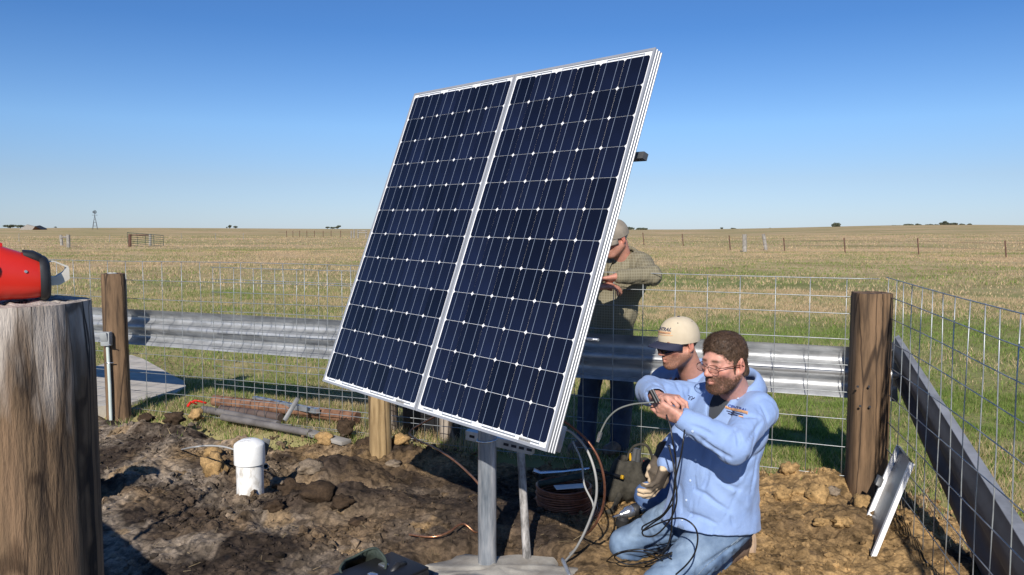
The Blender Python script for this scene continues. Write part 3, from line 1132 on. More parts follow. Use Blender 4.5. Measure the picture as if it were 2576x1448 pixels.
# ---------------------------------------------------------------- bodies from distance fields
class Vol:
    def __init__(s, lo, hi, h):
        s.lo = np.array(lo, np.float32); s.h = h
        s.n = np.ceil((np.array(hi)-np.array(lo))/h).astype(int)+1
        s.f = np.full(s.n, 1.0, np.float32)

    def _sl(s, lo, hi):
        a = np.clip(np.floor((np.array(lo)-s.lo)/s.h).astype(int), 0, s.n)
        b = np.clip(np.ceil((np.array(hi)-s.lo)/s.h).astype(int)+1, 0, s.n)
        if np.any(b-a < 1):
            return None
        ax = [(s.lo[i]+s.h*np.arange(a[i], b[i])).astype(np.float32) for i in range(3)]
        return (slice(a[0], b[0]), slice(a[1], b[1]), slice(a[2], b[2])), ax[0][:, None, None], ax[1][None, :, None], ax[2][None, None, :]

    def _mix(s, sl, d, k, op):
        f = s.f[sl]
        if op == 'u':
            h = np.clip(.5+.5*(f-d)/k, 0, 1)
            s.f[sl] = f*(1-h)+d*h-k*h*(1-h)
        else:
            h = np.clip(.5-.5*(f+d)/k, 0, 1)
            s.f[sl] = f*(1-h)-d*h+k*h*(1-h)

    def cap(s, a, b, ra, rb=None, k=.02, op='u', flat=None):
        a = np.array(a, np.float32); b = np.array(b, np.float32)
        rb = ra if rb is None else rb
        m = max(ra, rb)+3*k+.01
        q = s._sl(np.minimum(a, b)-m, np.maximum(a, b)+m)
        if q is None: return s
        sl, x, y, z = q
        ab = b-a
        L2 = float(ab@ab)+1e-12
        t = np.clip(((x-a[0])*ab[0]+(y-a[1])*ab[1]+(z-a[2])*ab[2])/L2, 0, 1)
        dx, dy, dz = x-a[0]-t*ab[0], y-a[1]-t*ab[1], z-a[2]-t*ab[2]
        d = np.sqrt(dx*dx+dy*dy+dz*dz)-(ra+(rb-ra)*t)
        s._mix(sl, d, k, op)
        return s

    def ell(s, c, r, Rm=None, k=.02, op='u'):
        c = np.array(c, np.float32); r = np.array(r, np.float32)
        m = float(r.max())+3*k+.01
        q = s._sl(c-m, c+m)
        if q is None: return s
        sl, x, y, z = q
        x, y, z = x-c[0], y-c[1], z-c[2]
        if Rm is not None:
            Rm = np.array(Rm)
            u, v, w = [Rm[0][i]*x+Rm[1][i]*y+Rm[2][i]*z for i in range(3)]
        else:
            u, v, w = x, y, z
        k0 = np.sqrt((u/r[0])**2+(v/r[1])**2+(w/r[2])**2)+1e-6
        k1 = np.sqrt((u/r[0]**2)**2+(v/r[1]**2)**2+(w/r[2]**2)**2)+1e-6
        s._mix(sl, k0*(k0-1)/k1, k, op)
        return s

    def plane(s, p, n, k=.006):
        """keep the side the normal points away from"""
        p = np.array(p, np.float32); n = np.array(n, np.float32); n = n/np.linalg.norm(n)
        sl, x, y, z = s._sl(s.lo, s.lo+s.h*s.n)
        d = (x-p[0])*n[0]+(y-p[1])*n[1]+(z-p[2])*n[2]
        f = s.f
        h = np.clip(.5-.5*(f-d)/k, 0, 1)
        s.f = (f*(1-h)+d*h+k*h*(1-h)).astype(np.float32)
        return s

    def near(s, w):
        i = np.nonzero(np.abs(s.f) < w)
        P = np.stack([s.lo[k]+s.h*i[k] for k in range(3)], 1)
        return i, P

    def disp(s, fn, w=.03):
        i, P = s.near(w)
        s.f[i] += fn(P).astype(np.float32)
        return s

    def mesh(s):
        f = s.f
        ins = f < 0
        n = f.shape
        c = np.zeros(tuple(k-1 for k in n), np.int8)
        for dx in (0, 1):
            for dy in (0, 1):
                for dz in (0, 1):
                    c += ins[dx:n[0]-1+dx, dy:n[1]-1+dy, dz:n[2]-1+dz]
        act = (c > 0) & (c < 8)
        ci = np.argwhere(act)
        idx = np.full(act.shape, -1, np.int32)
        idx[act] = np.arange(len(ci))
        acc = np.zeros((len(ci), 3), np.float32); cnt = np.zeros(len(ci), np.float32)
        for ax in range(3):
            o1, o2 = [k for k in range(3) if k != ax]
            for a in (0, 1):
                for b in (0, 1):
                    p0 = ci.copy(); p0[:, o1] += a; p0[:, o2] += b
                    p1 = p0.copy(); p1[:, ax] += 1
                    f0 = f[p0[:, 0], p0[:, 1], p0[:, 2]]; f1 = f[p1[:, 0], p1[:, 1], p1[:, 2]]
                    cr = (f0 < 0) != (f1 < 0)
                    t = np.where(cr, f0/np.where(cr, f0-f1, 1), 0)
                    pos = p0.astype(np.float32); pos[:, ax] += t
                    acc[cr] += pos[cr]; cnt[cr] += 1
        V = s.lo + s.h*acc/cnt[:, None]
        Q = []
        for ax in range(3):
            o1, o2 = [(1, 2), (2, 0), (0, 1)][ax]
            sl0 = [slice(1, -1)]*3; sl0[ax] = slice(0, -1)
            sl1 = [slice(1, -1)]*3; sl1[ax] = slice(1, None)
            a_, b_ = ins[tuple(sl0)], ins[tuple(sl1)]
            e = np.argwhere(a_ != b_)
            if len(e) == 0: continue
            flip = b_[e[:, 0], e[:, 1], e[:, 2]]
            off_ = np.ones(3, int); off_[ax] = 0
            e = e+off_
            q = []
            for da, db in ((1, 1), (0, 1), (0, 0), (1, 0)):
                g = e.copy(); g[:, o1] -= da; g[:, o2] -= db
                q.append(idx[g[:, 0], g[:, 1], g[:, 2]])
            q = np.stack(q, 1)
            q[flip] = q[flip][:, ::-1]
            Q.append(q)
        Q = np.concatenate(Q)
        Q = Q[(Q >= 0).all(1)]
        return V, Q


def creases(v, lines, r=.005, k=.012, lift=.0015):
    """press creases into a cloth surface along polylines seen from where the man faces"""
    V, Q = v.mesh()
    bv = BVHTree.FromPolygons([tuple(p) for p in V], [tuple(q) for q in Q])
    o = Vector((0, 0, CAMH))
    for ln in lines:
        P = []
        for a, b in zip(ln[:-1], ln[1:]):
            for t in np.linspace(0, 1, 5)[:-1]:
                h = bv.ray_cast(o, ray(a[0]+(b[0]-a[0])*t, a[1]+(b[1]-a[1])*t))
                if h[0]: P.append(h[0]+h[1]*lift)
        h = bv.ray_cast(o, ray(*ln[-1]))
        if h[0]: P.append(h[0]+h[1]*lift)
        n = len(P)
        for i in range(n-1):
            if (P[i+1]-P[i]).length > .06: continue
            f0 = math.sin(math.pi*(i+.3)/n)**.5
            v.cap(P[i], P[i+1], r*f0, k=k, op='s')
    return v


def frame3(fwd, up=(0, 0, 1)):
    """columns: right, forward, up"""
    f = Vector(fwd).normalized()
    r = f.cross(Vector(up)).normalized()
    u = r.cross(f)
    return Matrix((r, f, u)).transposed()


def head_prims(v, H, Rm, jaw=1.0, ears=True, nose=1.0):
    P = lambda x, y, z: H + Rm @ Vector((x, y, z))
    v.ell(P(0, -.012, .042), (.0765, .098, .083), Rm, .02)
    v.ell(P(0, .026, -.028), (.062*jaw, .066, .084), Rm, .03)
    for s in (-1, 1):
        v.cap(P(s*.052*jaw, -.002, -.05), P(s*.022*jaw, .060, -.090), .021, .021, .025)
        v.ell(P(s*.043, .060, -.016), (.023, .021, .017), Rm, .02)
    v.ell(P(0, .070, -.094), (.027*jaw, .023, .021), Rm, .02)
    v.cap(P(-.034, .076, .024), P(.034, .076, .024), .0145, k=.016)
    for s in (-1, 1):
        v.ell(P(s*.031, .096, .003), (.016, .013, .0095), Rm, .010, 's')
        v.ell(P(s*.031, .0745, .003), (.0135, .0135, .0125), Rm, .003)
        v.cap(P(s*.018, .087, .0125), P(s*.046, .080, .0105), .0042, k=.005)      # upper lid
    v.cap(P(0, .086, .014), P(0, .112*nose, -.024), .0085, .0125, .010)
    for s in (-1, 1):
        v.ell(P(s*.0115, .100, -.0295), (.0085, .0105, .0075), Rm, .006)
    v.ell(P(0, .076, -.060), (.030, .018, .022), Rm, .014)
    v.cap(P(-.019, .0865, -.0545), P(0, .0945, -.0525), .0048, .0062, .006); v.cap(P(.019, .0865, -.0545), P(0, .0945, -.0525), .0048, .0062, .006)
    v.cap(P(-.017, .086, -.0665), P(0, .0925, -.0685), .005, .007, .006); v.cap(P(.017, .086, -.0665), P(0, .0925, -.0685), .005, .007, .006)
    v.cap(P(-.022, .0935, -.0605), P(.022, .0935, -.0605), .0022, k=.004, op='s')
    if ears:
        for s in (-1, 1):
            Re = Rm @ Matrix.Rotation(R(-18)*s, 3, 'Z') @ Matrix.Rotation(R(-12), 3, 'X')
            v.ell(P(s*.0785, -.016, -.004), (.0085, .0185, .0315), Re, .008)
            v.ell(P(s*.0865, -.012, -.001), (.0055, .0105, .019), Re, .004, 's')
            v.ell(P(s*.075, -.008, -.030), (.008, .009, .011), Re, .006)


def head_colors(V, H, Rm, skin, beard=None, beard_amt=0.0, brow=(.09, .05, .03), red=1.0):
    inv = np.array(Rm.transposed())
    L = (V-np.array(H))@inv.T
    x, y, z = L[:, 0], L[:, 1], L[:, 2]
    n = fbm(V*45, 3, 4); n2 = fbm(V*260, 2, 5)
    c = np.tile(np.array(skin), (len(V), 1))*(1+.06*n[:, None])
    head = (z > -.16) & (np.abs(x) < .11) & (np.abs(y) < .15) & (z < .15)
    def blend(w, col):
        nonlocal c
        w = (np.clip(w, 0, 1)*head)[:, None]
        c = c*(1-w)+np.array(col)*w
    g = lambda cx, cy, cz, sx, sy, sz: np.exp(-((np.abs(x)-cx)/sx)**2-((y-cy)/sy)**2-((z-cz)/sz)**2)
    blend(.45*red*g(.045, .07, -.02, .025, .03, .022), (.50, .15, .10))          # cheeks
    blend(.5*red*g(0, .115, -.027, .014, .02, .014), (.50, .16, .11))            # nose
    blend(.55*red*g(.082, -.012, -.002, .012, .03, .035), (.55, .17, .12))       # ears
    if beard is not None:
        w = np.clip((-.030-z+.25*np.clip(y-.06, 0, .1))/.018, 0, 1)*np.clip((y+.022)/.022, 0, 1)
        w = np.maximum(w*np.clip((np.abs(x)*.5+(-.036-z))/.012, 0, 1), 0)
        mou = np.clip(1-((np.abs(x))/.030)**4, 0, 1)*np.exp(-((z+.0445)/.0075)**2)*(y > .07)
        chin = np.clip((-.074-z)/.012, 0, 1)*(y > -.01)
        w = np.maximum(np.maximum(w, chin), mou)
        w = w*(1-np.exp(-(x/.020)**2-((z+.060)/.0095)**2)*(y > .07))
        w = np.clip(w*(1+.5*n2+.3*n), 0, 1)*beard_amt
        blend(w, beard)
    lip = np.exp(-(x/.021)**4-((z+.0605)/.0105)**2)*(y > .083)
    blend(.55*lip, (.40, .15, .11))
    blend(1.2*np.exp(-((np.abs(x)-.030)/.019)**4-((z-.0275)/.0055)**2)*(y > .06), brow)
    eye = np.exp(-((np.abs(x)-.031)/.0095)**6-((z-.0015)/.0030)**4)*(y > .076)
    blend(.8*eye, (.42, .36, .32))
    blend(1.2*np.exp(-((np.abs(x)-.032)/.0048)**6-((z-.0015)/.0036)**4)*(y > .082), (.035, .03, .025))
    return np.clip(c, .005, 1)


def hand(v, W, fwd, palm, thumb_side, curl, scale=1.0, grow=0.0, spread=.06, thumb=(.35, .5), k=.007):
    """W wrist, fwd to the knuckles, palm = direction the palm faces, thumb_side = +1/-1 along fwd x palm"""
    W = Vector(W); f = Vector(fwd).normalized(); p = Vector(palm); p = (p-f*p.dot(f)).normalized()
    s = f.cross(p).normalized()*thumb_side        # towards the thumb
    sc = scale
    kn = []
    for i, (o, l) in enumerate(((.030, .092), (.010, .097), (-.010, .093), (-.028, .084))):
        K = W + (f*l + s*o)*sc
        kn.append(K)
        v.cap(W + (f*.012+s*o*.55)*sc, K, .0155*sc+grow, .0115*sc+grow, k*1.6)
    v.ell(W+(f*.045+s*.012+p*.008)*sc, (.03*sc, .03*sc, .018*sc), Matrix((s, f, p)).transposed(), .012)
    seg = ((.044, .026, .020), (.048, .030, .021), (.044, .028, .020), (.034, .021, .018))
    rad = (.0092, .0095, .009, .008)
    for i in range(4):
        d = (f + s*spread*(1.5-i)).normalized()
        a = 0.0
        q = kn[i]
        c3 = curl[i] if hasattr(curl[i], '__len__') else (curl[i], curl[i]*1.1, curl[i]*.7)
        for j in range(3):
            a += c3[j]
            dd = d*math.cos(a)+p*math.sin(a)
            q2 = q + dd*seg[i][j]*sc
            v.cap(q, q2, rad[i]*sc*(1-.08*j)+grow, rad[i]*sc*(1-.08*(j+1))+grow, k*.55)
            q = q2
    t0 = W + (f*.022+s*.022+p*.006)*sc
    d1 = (f*.75+s*.75*thumb[0]*2+p*.35).normalized()
    t1 = t0+d1*.046*sc
    d2 = (f*.95+s*.15+p*thumb[1]).normalized()
    t2 = t1+d2*.034*sc
    d3 = (f*1.0-s*.1+p*thumb[1]*.9).normalized()
    t3 = t2+d3*.026*sc
    v.cap(t0, t1, .0165*sc+grow, .012*sc+grow, k*1.4); v.cap(t1, t2, .0115*sc+grow, .0105*sc+grow, k*.7); v.cap(t2, t3, .0105*sc+grow, .0085*sc+grow, k*.6)
    return kn


def folds(P, axis, amp, freq, seed, stretch=.15, octs=3):
    """cloth folds running along axis"""
    a = np.array(axis)/np.linalg.norm(axis)
    al = P@a
    Q = P-al[:, None]*a[None]*(1-stretch)
    Q = Q + .03*np.stack([vnoise(P*6+s, seed+s) for s in (1, 2, 3)], 1)
    n = vnoise(Q*freq, seed)
    n2 = vnoise(Q*freq*1.9+7, seed+5)
    r = np.exp(-(n/.13)**2)-.28
    r2 = np.exp(-(n2/.2)**2)-.35
    return amp*(.95*r + .45*r2 + .45*fbm(Q*freq*.6+4, octs, seed+9))


M['skin'] = mat('skin', (.93, .93, .93), (1.05, 1.04, 1.03), rough=.52, scale=60, attr='col', sss=.12, bump=.12, bscale=320, bdist=.002, spec=.4)
M['hair'] = mat('dark_brown_hair', (.028, .016, .010), (.115, .068, .042), rough=.6, scale=150, stretch=(1, 1, .4), bump=.6, bscale=260, bdist=.003)
M['shirt'] = mat('light_blue_shirt_cloth', (.212, .315, .56), (.262, .375, .63), rough=.9, scale=9, bump=.5, bscale=30, bdist=.006, sheen=.1)
M['jeans'] = mat('worn_blue_denim', (.115, .20, .33), (.30, .42, .54), rough=.85, scale=8, bump=.3, bscale=360, bdist=.0014, c3=(.19, .30, .44))
M['jeans_shaded'] = mat('shade_darkened_denim', (.022, .036, .075), (.05, .075, .13), rough=.85, scale=10, bump=.2, bscale=300, bdist=.0012)  # denim darkened: the panels' shadow over the legs is put into the colour
M['tee'] = mat('dark_grey_undershirt', (.045, .05, .06), rough=.9)
M['boot'] = mat('brown_work_boot_leather', (.13, .085, .06), (.25, .175, .13), rough=.7, scale=14, bump=.2)
M['sole'] = mat('tan_boot_sole', (.42, .29, .19), (.52, .38, .27), rough=.8, scale=20, bump=.3)
M['cap_tan'] = mat('tan_cap_cloth', (.50, .42, .30), (.58, .495, .365), rough=.85, scale=10, bump=.15, bscale=500, bdist=.001)
M['cap_navy'] = mat('navy_cap_brim', (.018, .022, .05), rough=.8)
M['cap_grey'] = mat('grey_brown_cap_cloth', (.20, .17, .135), (.28, .24, .19), rough=.85, scale=14)
M['lens_dark'] = mat('dark_sunglass_lens', (.006, .006, .008), rough=.12, coat=.5)
M['glass_frame'] = mat('brown_glasses_frame', (.10, .03, .018), rough=.3)
M['glove'] = mat('brown_work_glove', (.075, .058, .042), (.13, .10, .075), rough=.8, scale=30, bump=.3)
M['glove_tan'] = mat('tan_glove_leather', (.52, .40, .27), (.66, .54, .40), rough=.7, scale=25)
M['thread_blue'] = mat('blue_embroidery', (.03, .06, .26), rough=.7)
M['thread_navy'] = mat('navy_embroidery', (.025, .03, .08), rough=.7)
M['thread_orange'] = mat('orange_embroidery', (.62, .34, .17), rough=.7)
M['button'] = mat('pearl_button', (.55, .66, .85), rough=.25)
lens = bpy.data.materials.new('clear_lens'); lens.use_nodes = True
_nt = lens.node_tree; _nt.nodes.clear()
_o = _nt.nodes.new('ShaderNodeOutputMaterial'); _m = _nt.nodes.new('ShaderNodeMixShader'); _t = _nt.nodes.new('ShaderNodeBsdfTransparent'); _g = _nt.nodes.new('ShaderNodeBsdfGlossy')
_t.inputs[0].default_value = (.86, .88, .88, 1); _g.inputs['Roughness'].default_value = .05; _m.inputs[0].default_value = .10
_nt.links.new(_t.outputs[0], _m.inputs[1]); _nt.links.new(_g.outputs[0], _m.inputs[2]); _nt.links.new(_m.outputs[0], _o.inputs[0])
M['lens_clear'] = lens

# plaid shirt of the man at the fence: a printed check
pm_ = bpy.data.materials.new('olive_check_shirt_cloth'); pm_.use_nodes = True
_nt = pm_.node_tree; _b = _nt.nodes['Principled BSDF']; _b.inputs['Roughness'].default_value = .85
_tc = _nt.nodes.new('ShaderNodeTexCoord')
_acc = None
for _dir, _sc in (('X', 19.0), ('Z', 17.0)):
    _w = _nt.nodes.new('ShaderNodeTexWave'); _w.bands_direction = _dir; _w.inputs['Scale'].default_value = _sc; _w.inputs['Distortion'].default_value = .5; _w.inputs['Detail'].default_value = 1
    _nt.links.new(_tc.outputs['Object'], _w.inputs['Vector'])
    _r = _nt.nodes.new('ShaderNodeValToRGB'); _r.color_ramp.elements[0].position = .80; _r.color_ramp.elements[1].position = .90
    _nt.links.new(_w.outputs['Fac'], _r.inputs['Fac'])
    if _acc is None: _acc = _r.outputs[0]
    else:
        _x = _nt.nodes.new('ShaderNodeMix'); _x.data_type = 'RGBA'; _x.blend_type = 'LIGHTEN'; _x.inputs['Factor'].default_value = 1
        _nt.links.new(_acc, _x.inputs['A']); _nt.links.new(_r.outputs[0], _x.inputs['B']); _acc = _x.outputs['Result']
_x = _nt.nodes.new('ShaderNodeMix'); _x.data_type = 'RGBA'; _nt.links.new(_acc, _x.inputs['Factor'])
_x.inputs['A'].default_value = (.17, .147, .092, 1); _x.inputs['B'].default_value = (.235, .21, .145, 1)
_nt.links.new(_x.outputs['Result'], _b.inputs['Base Color'])
M['check'] = pm_


def bvh_of(o):
    me = o.data
    n = len(me.vertices)
    co = np.zeros(n*3, np.float32); me.vertices.foreach_get('co', co)
    return BVHTree.FromPolygons([tuple(c) for c in co.reshape(-1, 3)], [tuple(p.vertices) for p in me.polygons])


def strip_on(bvh, pts, dirs, width, wdir, m, name, parent, lift=.0025):
    """thin strip laid on a surface: rays from pts along dirs"""
    b = MB(); rows = []
    for p, d in zip(pts, dirs):
        row = []
        for k in (-.5, 0, .5):
            q = Vector(p)+Vector(wdir)*(width*k)
            hit = bvh.ray_cast(q, Vector(d))
            if hit[0] is None:
                row = None; break
            row.append(hit[0]+hit[1]*lift)
        if row: rows.append(row)
    if len(rows) < 2: return None
    V = [v for r in rows for v in r]
    Fs = [(i*3+k, i*3+k+1, (i+1)*3+k+1, (i+1)*3+k) for i in range(len(rows)-1) for k in range(2)]
    b.add(V, Fs)
    o = b.build(name, m, parent, smooth='all')
    return o


def text_on(bvh, txt, size, org, right, up, d, m, name, parent, lift=.003, shear=0.0, bold=.0, align='CENTER'):
    """embroidered lettering laid on cloth: font outlines dropped onto the surface along d"""
    cu = bpy.data.curves.new('lettering', 'FONT')
    cu.body = txt; cu.size = size; cu.align_x = align; cu.shear = shear; cu.offset = bold; cu.resolution_u = 2
    to = bpy.data.objects.new('lettering', cu)
    me = bpy.data.meshes.new_from_object(to)
    bpy.data.objects.remove(to); bpy.data.curves.remove(cu)
    right, up, d = Vector(right).normalized(), Vector(up).normalized(), Vector(d).normalized()
    for v in me.vertices:
        q = Vector(org)+right*v.co.x+up*v.co.y
        h = bvh.ray_cast(q-d*.12, d)
        if h[0] is None:
            h = (q, -d)
        v.co = h[0]-d*lift
    me.name = name
    me.materials.clear(); me.materials.append(m)
    return link(name, me, parent)


def shell(o, t):
    md = o.modifiers.new('thickness', 'SOLIDIFY'); md.thickness = t; md.offset = 0
    return o
# ---------------------------------------------------------------- red cordless drill on the near post
def drill_red():
    zt = 1.505
    e0 = at(99, 668, 1.06)
    ax = Vector((.83, .56, 0)).normalized()
    c0 = e0-ax*.0405
    root = thing('cordless_drill', 'red cordless drill with black end cap and belt hook lying on the near post', 'drill', Vector((c0.x, c0.y, zt)))
    up = Vector((0, 0, 1)); sd_ = ax.cross(up).normalized()
    cz = zt+.0405
    P = lambda a, s, u: Vector((c0.x, c0.y, cz))+ax*a+sd_*s+up*u
    def ring_body(secs, name, m, n=28, caps=True):
        V, Fs = [], []
        for a, w, hh, dz, pw_ in secs:
            for k in range(n):
                t = 2*math.pi*k/n
                c_, s_ = math.cos(t), math.sin(t)
                V.append(P(a, w*math.copysign(abs(c_)**pw_, c_), dz+hh*math.copysign(abs(s_)**pw_, s_)))
        for i in range(len(secs)-1):
            for k in range(n):
                Fs.append((i*n+k, i*n+(k+1) % n, (i+1)*n+(k+1) % n, (i+1)*n+k))
        if caps:
            Fs.append(tuple(range(n-1, -1, -1))); Fs.append(tuple((len(secs)-1)*n+k for k in range(n)))
        return MB().add(V, Fs).build(name, m, root, smooth=True)
    ring_body([(-.13, .030, .032, -.004, .8), (-.10, .034, .038, .0, .8), (-.05, .036, .0395, .001, .75), (-.015, .036, .039, .0, .75), (.004, .035, .034, -.003, .75), (.020, .034, .031, -.006, .75), (.036, .032, .027, -.009, .75), (.0405, .031, .025, -.010, .75)], 'motor_housing', M['red'])
    ring_body([(-.09, .010, .008, .0385, .8), (-.05, .013, .009, .0375, .8), (-.02, .012, .008, .036, .8), (.0, .008, .004, .033, .8)], 'housing_ridge', M['red'])
    ring_body([(.0395, .0335, .029, -.0095, .7), (.043, .034, .030, -.0095, .7), (.047, .0335, .0295, -.010, .7), (.050, .031, .027, -.0105, .7), (.052, .024, .022, -.011, .7)], 'end_cap', M['rubber'])
    ring_body([(.022, .020, .006, .022, .7), (.034, .022, .009, .018, .7), (.043, .021, .009, .013, .7), (.049, .018, .008, .006, .7), (.051, .012, .006, .0, .7)], 'cap_shoulder', M['rubber'])
    q = P(.004, .036, -.002)
    MB().lathe(P(-.016, .031, .002), sd_, [(.012, 0), (.012, .006), (.009, .008)], 20).build('black_button', M['rubber'], root, smooth=True)
    MB().lathe(P(.0235, .0335, .0005), sd_, [(.0022, 0), (.0018, .001)], 10).build('screw', M['chrome'], root)
    # bent sheet belt hook: a loop sticking out past the end
    hk = MB()
    out = [(.049, .0125), (.058, .0125), (.0735, .0055), (.0745, .001), (.0745, -.012), (.063, -.0195), (.047, -.0205)]
    inn = [(.049, .0112), (.0575, .0112), (.0715, .0035), (.069, -.0015), (.0675, -.0025), (.0585, -.0085), (.047, -.0080)]
    w = .011
    V = []
    for o_, i_ in zip(out, inn):
        V += [P(o_[0], -w, o_[1]), P(o_[0], w, o_[1]), P(i_[0], w, i_[1]), P(i_[0], -w, i_[1])]
    Fs = []
    for i in range(len(out)-1):
        for k in range(4):
            Fs.append((i*4+k, i*4+(k+1) % 4, (i+1)*4+(k+1) % 4, (i+1)*4+k))
    Fs += [(3, 2, 1, 0), tuple(4*(len(out)-1)+k for k in range(4))]
    hk.add(V, Fs).build('belt_hook', M['hook'], root)
    # grip lying sideways and battery, out of the frame to the left
    ring_body([(-.125, .022, .02, -.012, .8), (-.16, .020, .018, -.014, .8), (-.19, .018, .016, -.016, .8)], 'chuck', M['rubber'])


M['hook'] = mat('worn_steel_hook', (.62, .58, .50), (.74, .71, .64), rough=.45, metal=.35, scale=40)
drill_red()

# ---------------------------------------------------------------- things on the left post
def left_post_things():
    y = lp.y-.10
    b = at(272, 853, y-.03)
    root = thing('junction_box', 'small grey weatherproof junction box on the left wooden post', 'electrical box', b)
    m = MB(); c = at(268, 853, y-.035); m.bbox(c, (.075, .06, .115), bev=.006); m.build('box_body', M['pvc_grey'], root, smooth=True)
    m = MB(); m.bbox(c+Vector((-.004, -.036, .02)), (.06, .016, .075), Matrix.Rotation(.25, 3, 'X'), bev=.005); m.build('hinged_cover', M['pvc_grey'], root, smooth=True)
    m = MB(); m.tube([c+Vector((.03, -.03, -.045)), c+Vector((.055, -.036, -.047))], .004, 8); m.build('latch_screw', M['chrome'], root, smooth=True)
    p0, p1 = at(271, 872, y-.03), gnd(275, 1058, .0)
    p1 = Vector((p0.x+.005, p0.y, .0))
    m = MB(); m.tube([p0, p0.lerp(p1, .5)+Vector((.003, 0, 0)), p1], .0135, 12)
    tag(m.build('conduit', M['conduit'], smooth=True), 'pale green-white conduit running down the left wooden post from the grey box', 'conduit')
    q = p0.lerp(p1, .22); m = MB(); m.tube([q+Vector((-.022, .004, 0)), q+Vector((0, -.016, .002)), q+Vector((.022, .004, 0)), q+Vector((.04, .01, 0))], .005, 6)
    tag(m.build('conduit_strap', M['chrome'], smooth='all'), 'metal strap holding the conduit to the left wooden post', 'strap')
    t = at(284, 693, lp.y-.03); root = thing('remote_control', 'small grey handheld device lying on top of the left wooden post', 'device', t)
    Rz = Matrix.Rotation(R(12), 3, 'Z') @ Matrix.Rotation(R(-10), 3, 'X')
    t.z = 1.228
    m = MB(); m.bbox(t, (.075, .05, .018), Rz, .004); m.build('case', M['darkgrey'], root, smooth=True)
    for k in range(2):
        m = MB(); m.bbox(t+Rz @ Vector((-.016+.032*k, -.004, .0095)), (.024, .03, .003), Rz, .001); m.build('key_row', M['white_paint'], root)


M['conduit'] = mat('pale_conduit', (.48, .55, .52), (.56, .62, .59), rough=.4, scale=9)
left_post_things()

# ---------------------------------------------------------------- white capped pipe in the soil
def white_pipe():
    b = gnd(628, 1264, .0)
    b = Vector((b.x, b.y+.02, 0))
    top = at(629, 1103, b.y).z
    root = thing('capped_pipe', 'white plastic well pipe with a domed cap standing in the dug soil', 'pipe', b)
    r = .0775
    m = MB(); m.lathe(b, (0, 0, 1), [(r, -.2), (r, top-.13)], 40, True, False); m.build('pipe', M['pvc_dirty'], root, smooth=True)
    h0 = top-.148
    m = MB(); m.lathe(b, (0, 0, 1), [(r, h0+.002), (r+.0105, h0), (r+.011, h0+.003), (r+.0105, top-.040), (r+.007, top-.030), (r*.90, top-.019), (r*.62, top-.008), (r*.3, top-.002), (.001, top)], 40, False, False)
    cap_ = m.build('domed_cap', M['white_pvc'], root, smooth=True)
    bv = bvh_of(cap_)
    for k, (dx, dy, tx) in enumerate(((-.02, -.028, 'Pullman'), (-.012, -.002, '1 3/4'))):
        pass
    for dx0, dy0, nn, sd in ((-.045, -.040, 13, 2), (-.025, -.005, 7, 5)):      # a faint handwritten scrawl
        rr_ = np.random.default_rng(sd)
        pts = []
        for t in np.linspace(0, 1, nn*4):
            q = b+Vector((dx0+.07*t*nn/13, dy0+.004*math.sin(t*nn*6.0)*rr_.uniform(.3, 1), top+.1))
            hh = bv.ray_cast(q, Vector((0, 0, -1)))
            if hh[0]: pts.append(hh[0]+Vector((0, 0, .0006)))
        MB().tube(pts, .0007, 4).build('pen_scrawl', M['darkgrey'], cap_)
    # small steel strap clipped behind the cap, little tube at the side, cable to the left
    q = at(667, 1124, b.y+.10); m = MB(); m.bbox(q, (.045, .006, .10), Matrix.Rotation(R(14), 3, 'Y'), .002)
    tag(m.build('metal_strap', M['darkgrey'], smooth=True), 'small dark metal strap sticking up behind the white capped pipe', 'strap')
    q = at(669, 1174, b.y+.10); tb = thing('pipe_stub', 'short pale tube poking out beside the white capped pipe', 'pipe', q)
    m = MB(); m.lathe(q, (.3, -.9, .25), [(.017, -.12), (.017, 0), (.0125, 0), (.0125, -.10)], 16, True, False); m.build('tube', M['pvc_grey'], tb, smooth=True)
    pts = curve([at(594, 1133, b.y+.02), at(560, 1124, b.y+.05), at(520, 1122, b.y+.1), at(485, 1126, b.y+.15), gnd(455, 1132, .02)], 30)
    tag(MB().tube(pts, .0055, 6).build('electric_wire', M['grey_cable'], smooth='all'), 'thin grey cord arching out of the soil left of the white pipe', 'wire')


M['pvc_dirty'] = mat('soiled_white_pipe', (.50, .47, .42), (.80, .79, .76), rough=.45, scale=26, stretch=(1, 1, .55), pos=(.36, .52), detail=9)
white_pipe()

# ---------------------------------------------------------------- pipes and boards lying beyond the mesh
def lying(u0, v0, u1, v1, r, m_, name, label, cat, z=.05, group=None, n=12, hollow=True):
    a, b = gnd(u0, v0, z+r), gnd(u1, v1, z+r)
    mb = MB(); mb.tube([a, a.lerp(b, .5)+Vector((0, 0, .004)), b], r, n)
    return tag(mb.build(name, m_, smooth=True), label, cat, group)


M['pipe_brown'] = mat('brown_plastic_pipe', (.075, .052, .044), (.13, .095, .08), rough=.6, scale=6)
M['pipe_grey'] = mat('grey_lying_pipe', (.10, .09, .085), (.19, .175, .165), rough=.6, scale=6)
gp = 'pipes lying beyond the left wire mesh'
lying(556, 1030, 706, 1052, .036, M['pipe_brown'], 'lying_pipe', 'reddish brown plastic pipe lying on the ground beyond the left wire mesh', 'pipe', group=gp)
lying(512, 1030, 700, 1068, .030, M['pipe_grey'], 'lying_pipe', 'dark muddy pipe lying between the brown pipe and the pale grey pipe', 'pipe', group=gp)
lying(560, 1050, 780, 1090, .028, M['pipe_grey'], 'lying_pipe', 'pale grey pipe lying nearest to the left wire mesh', 'pipe', group=gp)
lying(540, 1008, 900, 1052, .05, M['rust'], 'lying_pipe', 'rusty steel pipe lying in the shade under the back guardrail', 'pipe', group=gp)
a, b = gnd(768, 1086, .07), gnd(872, 1114, .07)
